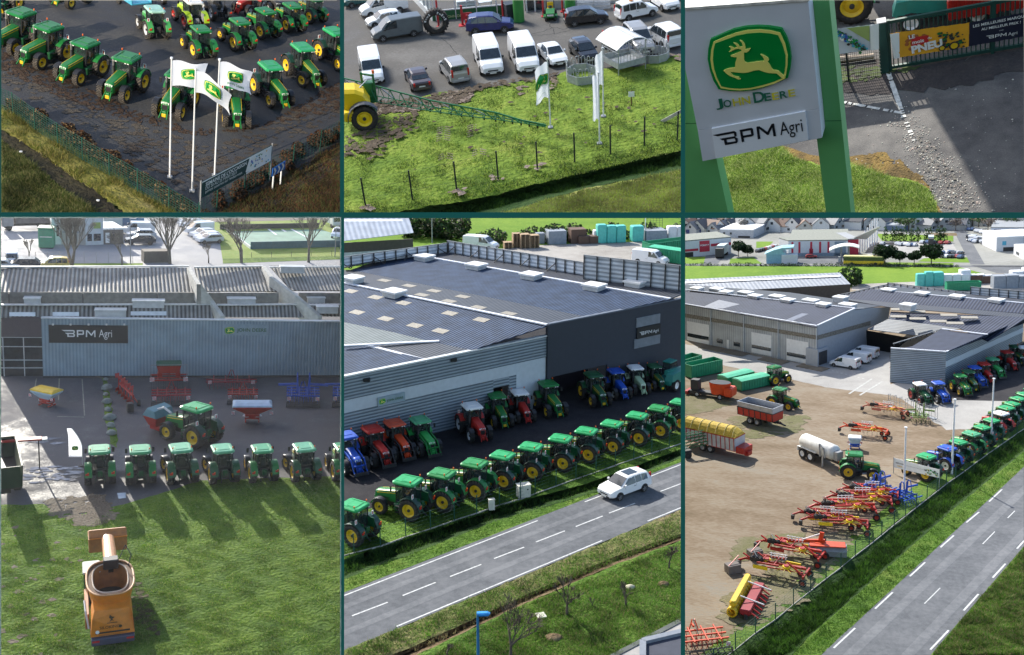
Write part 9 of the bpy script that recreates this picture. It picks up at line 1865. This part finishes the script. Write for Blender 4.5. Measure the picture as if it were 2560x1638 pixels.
for i in range(46):
 x=rd.uniform(0,2400);y=rd.uniform(35,125) if x<1400 else rd.uniform(45,108);r_=rd.uniform(1.6,3.4);m_=[TWM[i%3]];leafy_tree('winter_tree',P6,G6(x,y),r_*1.5,'small bare brownish tree among the far houses' if i%3==0 else ('small grey leafless tree among the far houses' if i%3==1 else 'small green tree among the far houses'),[(rd.uniform(-1,1),rd.uniform(-1,1),r_*1.1+rd.uniform(-.5,.8),r_*.6) for _ in range(4)],190,.22*r_*.6,m_,i,['brown','grey','green'][i%3]+' trees among the far houses')
for i,x in enumerate((1422,1475,1500,1525,1555,1607,1650,1710,1740,1790,1810,1835)):r_=1.;leafy_tree('conifer',P6,G6(x,176+i*.3),3.,'small dark upright tree in the row behind the car park',[(0,0,1.2,1.,1.4),(0,0,2.4,.8,1.5),(0,0,3.5,.5,1.5)],130,.28,[LEAFD,LEAFM],i,'row of small upright trees behind the car park')
# gravel yard behind the screen
for a in ((1695,492,0,2.1,4.,2,'two aqua wrapped stacks in the yard beyond the showroom hall'),(1788,487,0,2.6,3.6,1,'single aqua wrapped stack beyond the showroom hall'),(1915,480,1,2.2,3.,3,'three white wrapped bundles beyond the showroom hall'),(1975,472,1,2.6,3.6,1,'taller white bundle beyond the showroom hall'),(2060,470,1,2.,2.4,4,'low white bundles near the right of the yard'),(2300,500,4,3.,3.4,3,'grey-blue crates at the right end of the yard'),(2180,465,3,3.,2.2,4,'long rusty stack along the yard fence'),(2380,470,1,3.,4.,2,'white tanks at the right edge of the yard')):stack(P6,c6t,*a,sc=.85)
place(skip('skipg',None),P6,G6(1965,520),.2,.8,'green skip behind the braced screen wall','skip')
# machines -------------------------------------------------------------
gC='tractors parked in a row along the wire fence of the machine yard';gD='tractors parked in the shade along the showroom hall'
def T6(k,r,f,l,z=zb_,g=None,sc=1.):T1(k,z(r),z(f),l,sc,g,P6,c6t)
R6=['nearest the banner','','third from the banner','fourth from the banner, pale roof','fifth from the banner','sixth from the banner','','eighth from the banner','ninth from the banner','tenth from the banner','second to last at the right edge','last, cut by the right edge']
for i,(k,r,f) in enumerate((('greenw',(1000,1375),(800,1310)),('blue',(1205,1285),(1020,1222)),('greenw',(1322,1212),(1140,1150)),('mint',(1450,1130),(1268,1070)),('greenw',(1560,1052),(1382,994)),('greenw',(1655,975),(1480,920)),('redw',(1742,905),(1570,852)),('greenw',(1802,848),(1632,794)),('greenw',(1865,795),(1700,744)),('greenw',(1925,740),(1762,690)),('greenw',(1985,688),(1828,640)),('greenw',(2050,630),(1895,585)))):
 T6(k,r,f,{1:'blue tractor with a blue rear fender, second from the banner',6:'red tractor with a white roof in the green fence row'}.get(i,'green tractor in the machine yard fence row, '+R6[i]),g=gC,sc=.98-.012*i)
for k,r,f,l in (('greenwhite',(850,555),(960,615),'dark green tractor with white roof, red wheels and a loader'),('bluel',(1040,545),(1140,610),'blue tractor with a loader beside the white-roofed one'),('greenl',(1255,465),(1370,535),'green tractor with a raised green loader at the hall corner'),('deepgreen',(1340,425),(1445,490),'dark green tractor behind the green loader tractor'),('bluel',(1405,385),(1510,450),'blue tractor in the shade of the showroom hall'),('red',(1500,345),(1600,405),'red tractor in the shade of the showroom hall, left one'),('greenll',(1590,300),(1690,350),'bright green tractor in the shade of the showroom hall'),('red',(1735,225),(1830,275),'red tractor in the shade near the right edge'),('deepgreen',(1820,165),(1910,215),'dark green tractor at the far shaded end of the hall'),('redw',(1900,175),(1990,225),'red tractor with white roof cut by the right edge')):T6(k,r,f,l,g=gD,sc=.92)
T6('green',(165,1338),(400,1352),'green tractor with yellow wheels hitched to the white tanker');T6('green',(985,462),(1130,428),'green tractor standing behind the green skips',za);T6('green',(1040,705),(1225,742),'green tractor parked alone right of the grey and red trailer',za)
def pl6(pr,px,a,b,l,c_,sc=1.,z=za,off=0.):return place(pr,P6,P6.g(*c6t(*z(px))),P6.yaw(c6t(*z(a)),c6t(*z(b)))+off,sc,l,c_)
SK=mat('skip_green',None)
pl6(skip('skip6',SK,6.5,2.3),(215,345),(90,390),(370,330),'tall open green skip at the left of the yard','skip');pl6(skip('skip6l',SK,5.8,1.7,mat('skip_green_light',None)),(765,490),(640,520),(920,460),'green skip with a pale green lid beside the tractor','skip');pl6(skip('skip6m',SK,5.8,1.6,mat('skip_green_light',None)),(590,440),(450,480),(730,410),'lidded green skip carrying two crates, behind the nearer one','skip');pl6(skip('skip6',None),(0,300),(-90,330),(80,280),'green skip cut by the left edge','skip')
SG6=mat('side_silver',(.42,.44,.48),.4,metal=.3)
pr=wagon('tipper6',6.2,2.4,1.15,2.3,RED,BLACK,2,top=DARK);place(pr,P6,P6.g(*c6t(*za((860,900)))),P6.yaw(c6t(*za((660,850))),c6t(*za((1060,950)))),1.,'red tipping trailer with silver upper sides','trailer')
q_=wagon('tipper6b',6.2,2.4,2.35,3.1,SG6,DARK,0,ribs=3,top=SG6);q_.parts=[x for x in q_.parts if x[0]!='drawbar'];place(q_,P6,P6.g(*c6t(*za((860,900)))),P6.yaw(c6t(*za((660,850))),c6t(*za((1060,950)))),1.,'silver extension boards on top of the red tipping trailer','trailer boards')
pr=wagon('forage6',8.6,2.5,1.1,2.9,mat('slatted_silver',(.45,.46,.47),.5),RED,2,ribs=12,top=RED)
m=MB();rg=[]
for i in range(9):a=i/8;y=-1.3+2.6*a;rg.append((y,2.95+1.15*(1-abs(2*a-1)**3)))
m.loft([[(-4.3,y,z) for y,z in rg],[(3.4,y,z) for y,z in rg],[(4.3,y,2.95+(z-2.95)*.4) for y,z in rg]],mat('net_yellow',(.52,.36,.05),.8,var=.3,vscale=5));pr.part('hood',m);m=MB()
for i in range(7):x=-4.2+i*1.35;m.path([(x,y,z+.05) for y,z in rg],.04,mat('bow_cream',(.7,.58,.25),.5),5)
pr.part('bows',m);pr.part('headboard',MB().box(4.3,5.6,-1.1,1.1,.8,1.7,RED,.05).box(5.2,5.9,-.5,.5,.5,1.1,RED,.05));pl6(pr,(330,1200),(60,1130),(560,1250),'forage wagon with a yellow net hood and red frame at the left edge','wagon',.98)
pr=Proto('slurry_tanker');WT=mat('tank_white',(.66,.66,.63),.5,var=.12,vscale=1.5,dirt=.15);rings=[]
for x,r_ in ((-3.2,.5),(-3.05,.85),(-2.8,1.0),(2.5,1.0),(2.8,.85),(3.0,.5)):rings.append([(x,r_*math.cos(t),2.0+r_*math.sin(t)) for t in [j*math.pi/10 for j in range(20)]])
pr.part('tank',MB().loft(rings,WT,smooth=True));pr.part('chassis',MB().box(-3,4.2,-.35,.35,.8,1.05,DARK));pr.part('pump',MB().box(2.9,3.7,-.5,.5,1.2,2.4,GREY,.08).path([(3.4,.4,2.4),(3.9,.8,2.6),(4.2,.3,1.4)],.07,BLACK,6))
for s in (-1,1):
 pr.part('mudguard',MB().box(-2.9,.4,s*.85-.3,s*.85+.3,1.42,1.5,WT,.02).box(-3.1,-2.9,s*.85-.3,s*.85+.3,.9,1.45,WT))
 for x in (-2.1,-.6):t,r_,h_=wheel_mb(.68,.5,WHITE,TYRED,18);i=pr.part('wheel',t,None,(x,s*.95,.68),0 if s>0 else math.pi);pr.part('rim',r_,i)
pr.part('filling_arm',MB().path([(1.2,-1.1,1.3),(1.2,-1.2,3.0),(2.0,-1.2,2.6),(2.2,-1.2,1.4)],.11,GREY,8));pl6(pr,(1540,1330),(1390,1250),(1740,1400),'white slurry tanker with muddy double axle','tanker',1.)
solo('loose_post',MB().beam((0,0,0),(0,0,2.7),.16,.16,mat('pale_post',(.5,.5,.47),.7)),P6,P6.g(*c6t(*za((1567,1385)))),.3,'pale square post standing in front of the white tanker','post')
pr=Proto('feed_mixer');m=MB();ov=lambda rx,ry,z:[(-1.2+rx*math.cos(t),ry*math.sin(t),z) for t in [j*math.pi/10 for j in range(20)]];m.loft([ov(1.5,1.0,.7),ov(1.8,1.25,2.6)],ORED,cap=False,smooth=True);m.loft([ov(1.75,1.2,2.6),ov(1.3,.9,1.2)],BLACK);pr.part('tub',m);pr.part('rear_hood',MB().box(-3.6,-2.2,-1.1,1.1,.6,2.0,ORED,.2));pr.part('hatch',MB().box(-2.6,-1.6,-1.3,-1.2,.6,1.9,BLACK,.03));pr.part('cab',MB().box(2.4,3.8,-.9,.3,.8,2.5,DARK,.12));pr.part('cutter',MB().box(4.,4.6,-1.,1.,.2,.7,RED,.05));pr.part('chassis',MB().box(-3,4,-.6,.6,.4,.8,DARK))
for x in (-1.6,2.3):
 for s in (-1,1):t,r_,h_=wheel_mb(.45,.34,LGREY,TYRE,14);i=pr.part('wheel',t,None,(x,s*.95,.45),0 if s>0 else math.pi);pr.part('rim',r_,i)
pl6(pr,(330,600),(520,620),(150,570),'orange-red self-propelled feed mixer with a dark cab','feed mixer')
for i,(px,a,b,l,key,col) in enumerate((((540,720),(640,730),(430,700),'pinkish red folded hay tedder in the middle of the yard','rakep',mat('faded_red',(.50,.16,.10),.6)),((330,930),(620,960),(70,900),'long red hay rake with two small wheels in mid yard','rake1',ORED))):pl6(rake(key,col),px,a,b,l,'hay rake',1.1,zb_)
pl6(cultivator('cultg6',mat('olive_frame',(.16,.24,.06),.6),2.6,3,False,True),(885,775),(890,800),(880,700),'yellow-green folded machine standing beside the grey racks','cultivator',1.,zb_)
pr=Proto('rack');m=MB()
for k in range(9):x=-4+k;m.path([(x,0,0),(x,0,1.9),(x,.5,1.9),(x,.5,0)],.04,GALV,4)
for z in (.4,1.1,1.8):m.beam((-4,0,z),(4,0,z),.05,.05,GALV)
pr.part('bars',m);pr.part('foot',MB().beam((-4,.25,.05),(4,.25,.05),.5,.08,GALV));pl6(pr,(800,700),(590,640),(1020,760),'long galvanised rack behind the tedders','rack',1.,zb_)
pl6(hopper('seed6',mat('hopper_pale_blue',None),WHITE,BLUE,1.6,1.2),(230,1060),(230,1100),(235,980),'blue-framed planter with pale round lids behind the tanker tractor','planter',1.,zb_)
for i,(px,a,b,l,sc) in enumerate((((1480,300),(1150,270),(1700,300),'red and yellow rotary rake furthest up the fence row',1.15),((1340,370),(1030,390),(1720,400),'red rake with a yellow panel, second from the blue cultivators',1.15),((1280,490),(1030,470),(1520,510),'red and yellow rotary rake just behind the big mower',1.1),((900,720),(640,650),(1180,770),'red and yellow rotary rake just in front of the big mower',1.1),((760,870),(480,790),(1000,900),'red and yellow rotary rake nearest the viewer',1.1),((1560,230),(1330,210),(1720,240),'red rotary rake beside the left blue cultivator',1.05),((1180,440),(1030,420),(1520,470),'red rotary rake squeezed between the second and third rakes',1.0))):pl6(rake('rake6',RED,YEL,i%2==0) if i%2 else rake('rake7',mat('dark_red_paint',(.33,.02,.012),.45,dirt=.2),mat('bright_yellow',None),True),px,b,a,l,'hay rake',sc*1.12,zc_)
pr=Proto('disc_mower');m=MB();m.beam((-4.,0,1.2),(1.2,0,1.5),.28,.32,ORED);m.beam((.6,0,.8),(.9,0,2.4),.3,.4,ORED);m.beam((.9,0,2.3),(-1.,0,1.5),.1,.1,WHITE);m.beam((-4.,0,1.2),(-4.3,0,.4),.2,.2,ORED);pr.part('drawbar',m);pr.part('mower_bed',MB().prism([(-.7,.3),(.7,.3),(.9,.9),(.3,1.35),(-.6,1.3),(-.9,.8)],-.0,3.6,mat('mower_grey',(.25,.26,.27),.5),axis='Y').box(-.8,.8,.1,3.5,1.3,1.42,ORED,.05));
for y in (.2,3.2):t,r_,h_=wheel_mb(.42,.3,LGREY,TYRE,14);i=pr.part('wheel',t,None,(1.0,y,.42));pr.part('rim',r_,i)
o_=pl6(pr,(1180,680),(1180,560),(1000,560),'big orange-red mower with a grey bed, longest machine by the fence','mower',1.,zc_);yw=P6.yaw(c6t(*zc_((700,560))),c6t(*zc_((1440,600))));o_.matrix_world=P6.M@Matrix.Translation(P6.g(*c6t(*zc_((1080,690)))))@Matrix.Rotation(yw,4,'Z')@Matrix.Diagonal((1.05,.8,1.05,1))
pr.parts[1]=('mower_bed',MB().prism([(-.7,.3),(.7,.3),(.9,.9),(.3,1.35),(-.6,1.3),(-.9,.8)],0,1,BLACK).mesh('x'),None,Matrix())
for c_ in o_.children:
 if c_.name.startswith('mower_bed'):c_.matrix_local=Matrix.Translation((-.4,-.6,0))@Matrix.Rotation(-math.pi/2,4,'Z')
pl6(cultivator('cultb',BLUE),(1640,190),(1560,120),(1780,200),'blue folding cultivator left of the first flagpole','cultivator',1.05,zc_);pl6(cultivator('cultb',BLUE),(1860,250),(1780,180),(1960,260),'blue folding cultivator right of the first flagpole','cultivator',.95,zc_)
pr=Proto('power_harrow');m=MB()
for k in range(9):
 x=-2.4+k*.6;m.lathe([(-.22,.30),(-.24,.42),(.0,.46),(.24,.42),(.22,.30)],YEL,(x,.9,.5),n=14,axis='X')
pr.part('roller',m);pr.part('hopper',MB().box(-2.6,2.6,.55,1.1,1.0,1.5,YEL,.12));m=MB().box(-2.5,2.5,-.6,.3,.4,.9,mat('deep_red_paint',None),.08)
for k in range(8):m.beam((-2.4+k*.68,-.6,.7),(-2.4+k*.68,-1.2,.3),.12,.1,RED);m.cyl((-2.4+k*.68,-.2,.0),(-2.4+k*.68,-.2,.5),.14,DARK)
pr.part('frame',m)
for x in (-1.2,1.4):pr.part('strut',MB().beam((x,.7,1.4),(x+.4,-1.3,.7),.08,.08,WHITE))
pl6(pr,(560,1120),(450,1260),(640,900),'yellow roller seed harrow with a dark red frame','harrow',1.15,zc_)
pl6(cultivator('cultr6',ORED,4.6,3,True,False,RED),(110,1430),(200,1560),(60,1300),'orange-red spring tine harrow with a dark roller in the bottom left corner','cultivator',1.1,zc_)
for x,y,l in ((595,720,'small grey mesh crate left of the middle rakes'),(410,840,'small grey mesh crate left of the nearest rake')):pr=Proto('mesh_crate');pr.part('frame',MB().box(-.7,.7,-.5,.5,0,.9,mat('crate_grey',(.16,.14,.13),.8),.02));pr.part('bar',MB().beam((-.6,-.3,.9),(.9,.4,1.5),.08,.08,RED));pl6(pr,(x,y),(x,y),(x+50,y-10),l,'crate',1.,zc_)
# sprayer booms at the left edge
e6=root('boom_sprayer',P6,P6.g(*c6t(*za((60,1270)))),P6.yaw(c6t(*za((15,1100))),c6t(*za((250,1060)))),'folded green sprayer booms sticking in from the left edge','sprayer');m=MB()
for k in range(5):
 for s in (0,.35):m.beam((-3,k*.35-.6,1.2+.35*k+s),(2.6,k*.3-.5,1.5+.3*k+s),.07,.07,GB2)
 for j in range(8):x=-3+j*.7;m.beam((x,k*.35-.6,1.25+.35*k),(x+.6,k*.33-.55,1.75+.33*k),.04,.04,GB2)
child(e6,'boom',m,P6,local=True);child(e6,'carriage',MB().box(-3,0,-.8,.8,.5,1.1,DARK,.05).cyl((-.6,-1,.5),(-.6,1,.5),.5,TYRE,n=14),P6,local=True)
for (b,yt,l) in (((727,1545),850,'white flagpole without a flag, nearest, between the blue cultivators'),((1213,1322),565,'white flagpole without a flag, behind the banner end'),((1606,1037),355,'white flagpole without a flag, furthest up the fence')):flagpole(P6,c6t(*zb_(b)),c6t(*zb_((0,yt)))[1],l,'bare white flagpoles of the machine yard',.13)
def dr6(mb,o,u_,eu,ev):
 n_=u_.cross(Vector((0,0,1)));uu=eu.normalized();vv=ev.normalized();L=eu.length
 text_on(mb,'DESTOCKAGE',o+eu*.05+ev*.5,uu,vv,L*.2,BLACK,.03,.02);text_on(mb,'CHECK',o+eu*.08+ev*.2,uu,vv,L*.12,YEL,.03,.02);text_on(mb,'PORTES OUVERTES MATERIEL OCCASION',o+eu*.27+ev*.45,uu,vv,L*.42,GREY,.0,.02)
 rd=random.Random(5)
 for i in range(36):c=o+eu*rd.uniform(.68,.97)+ev*rd.uniform(.1,.6)+n_*(.02+.0004*i);s=rd.uniform(.06,.18);mb.poly([c-uu*s,c-vv*s*.7,c+uu*s,c+vv*s*.7],rd.choice([GREEN,YEL,DARK,SGREEN]))
z6y=lambda y:c6t(*zb_((0,y)))[1]
banner(P6,c6t(*zb_((622,1310))),c6t(*zb_((1085,1460))),z6y(1155),z6y(1275),z6y(1250),z6y(1360),'yard_banner','long white banner with a green tractor picture on dark posts',BNW,dr6)
for i,(x,y,l) in enumerate(((130,235,'nearest of three white vans beside the workshop'),(240,180,'middle of three white vans beside the workshop'),(320,130,'furthest of three white vans beside the workshop'))):T_=zb_((x,y));place(car('van',W_,'white'),P6,P6.g(*c6t(*T_)),P6.yaw(c6t(*zb_((220,245))),c6t(*zb_((40,215)))),.98,l,'van','white vans beside the workshop')
for a,b in (((1020,1075),(1290,1145)),((1170,1245),(1330,1140)),((1245,1255),(1400,1160))):
 for i in range(9 if a[0]==1020 else 1):f0,f1=(i/9,(i+.5)/9) if a[0]==1020 else (0,1);rline(P6,[c6t(a[0]+(b[0]-a[0])*f,a[1]+(b[1]-a[1])*f) for f in (f0,f1)],.3,mat('faded_road_white',(.42,.42,.40),.8,var=.2),.03)
for x0,y0,k in ((215,925,0),(370,955,1),(640,1010,2),(915,1058,3)):solo('ramp',MB().box(-2.6,2.6,-1.2,1.2,0,.14,mat('ramp_brown',(.17,.14,.10),.9,var=.2),.05),P6,G6(x0,y0+5),math.atan2(u.y,u.x),['left','second','third','right'][k]+' low brown ramp in front of the workshop doors','ramp')
# ================================================================== dark green display frame far behind, and trimming at the edge of each ground
GB=mat('deep_green_board',(.0,.13,.085),.8,var=.02)
DD=700.0
def barbox(x0,y0,x1,y1):
 mb=MB();f=[CAM+ray(x,y)*(DD/F) for x,y in ((x0,y0),(x1,y0),(x1,y1),(x0,y1))];bk=[p+FW*1.5 for p in f]
 mb.loft([bk,f],GB);return mb
bm_=MB()
for r_ in ((-400,536-14,2960,540+14),(842,-300,869,522),(842,554,869,2000),(1693,-300,1722,522),(1693,554,1722,2000),(-40,-300,12,522),(-40,554,12,2000)):
 q=barbox(*r_);o_=len(bm_.v);bm_.v+=q.v;bm_.f+=[tuple(o_+i for i in f) for f in q.f];bm_.m+=q.m;bm_.s+=q.s;bm_.mats=q.mats
o=bpy.data.objects.new('backdrop',bm_.mesh('backdrop'));SC.collection.objects.link(o);o['kind']='structure'
bd_col=bpy.data.collections.new('back');
bpy.context.view_layer.update()
def trim():
 gone=[]
 for P in PANELS:
  for o in list(P.col.objects):
   if o.type!='MESH' or o.name in P.offstage:continue
   mw=o.matrix_world
   # cheap test with the bounding box corners
   cs=[mw @ Vector(c)-CAM for c in o.bound_box];need=[];out=False
   for k in P.planes:
    d=[c.dot(k) for c in cs]
    if max(d)<0:out=True;break
    if min(d)<0:need.append(k)
   if out:gone.append(o);continue
   if not need:continue
   n=len(o.data.vertices);co=np.empty(n*3,np.float32);o.data.vertices.foreach_get('co',co)
   co=co.reshape(-1,3)@ np.array(mw.to_3x3()).T+np.array(mw.translation-CAM)
   k2=[]
   for k in need:
    d=co @ np.array(k)
    if d.max()<0:out=True;break
    if d.min()<-1e-4:k2.append(k)
   if out:gone.append(o);continue
   if not k2:continue
   me=o.data.copy() if o.data.users>1 else o.data
   inv=mw.inverted();bm=bmesh.new();bm.from_mesh(me)
   for k in k2:
    co_l=inv @ CAM;no_l=(mw.to_3x3().transposed()@ k).normalized()
    bmesh.ops.bisect_plane(bm,geom=bm.verts[:]+bm.edges[:]+bm.faces[:],plane_co=co_l,plane_no=no_l,dist=1e-5,clear_inner=True)
   if not bm.faces:bm.free();gone.append(o);continue
   bm.to_mesh(me);bm.free();o.data=me
 names=[g.name for g in gone]
 def alive_kids(o):return [c for c in o.children if c.name not in dead]
 dead=set(names)
 for o in gone:        # a trimmed-away parent mesh with kept children: hand the children up
  for c in list(o.children):
   if c.name not in dead:
    mw=c.matrix_world.copy();c.parent=o.parent;c.matrix_world=mw
 for n in names:bpy.data.objects.remove(bpy.data.objects[n])
 for P in PANELS:
  for o in list(P.col.objects):
   if o.type=='EMPTY' and not o.children:bpy.data.objects.remove(o)
trim()
# pale air over the low-sun forecourt: one closed box from just in front of the camera to beyond its farthest building
hz=MB();r_=P4.rect;fr_=[[CAM+ray(x,y)*(d/F) for x,y in ((r_[0]-3,r_[1]-3),(r_[2]+3,r_[1]-3),(r_[2]+3,r_[3]+6),(r_[0]-3,r_[3]+6))] for d in (2.,640.)]
hz.loft(fr_,BLACK);hm=hz.mesh('haze');hv=bpy.data.materials.new('haze_air');hv.use_nodes=True;hn=hv.node_tree;hn.nodes.remove(hn.nodes['Principled BSDF'])
pv=hn.nodes.new('ShaderNodeVolumePrincipled');pv.inputs['Color'].default_value=(.93,.95,1,1);pv.inputs['Density'].default_value=.00016;pv.inputs['Anisotropy'].default_value=.35;hn.links.new(pv.outputs[0],hn.nodes['Material Output'].inputs['Volume'])
hm.materials.clear();hm.materials.append(hv);ho=bpy.data.objects.new('haze',hm);P4.col.objects.link(ho);ho['kind']='stuff';ho['label']='thin pale haze over the low-sun forecourt';ho['category']='haze'
print('objects',len(bpy.data.objects))
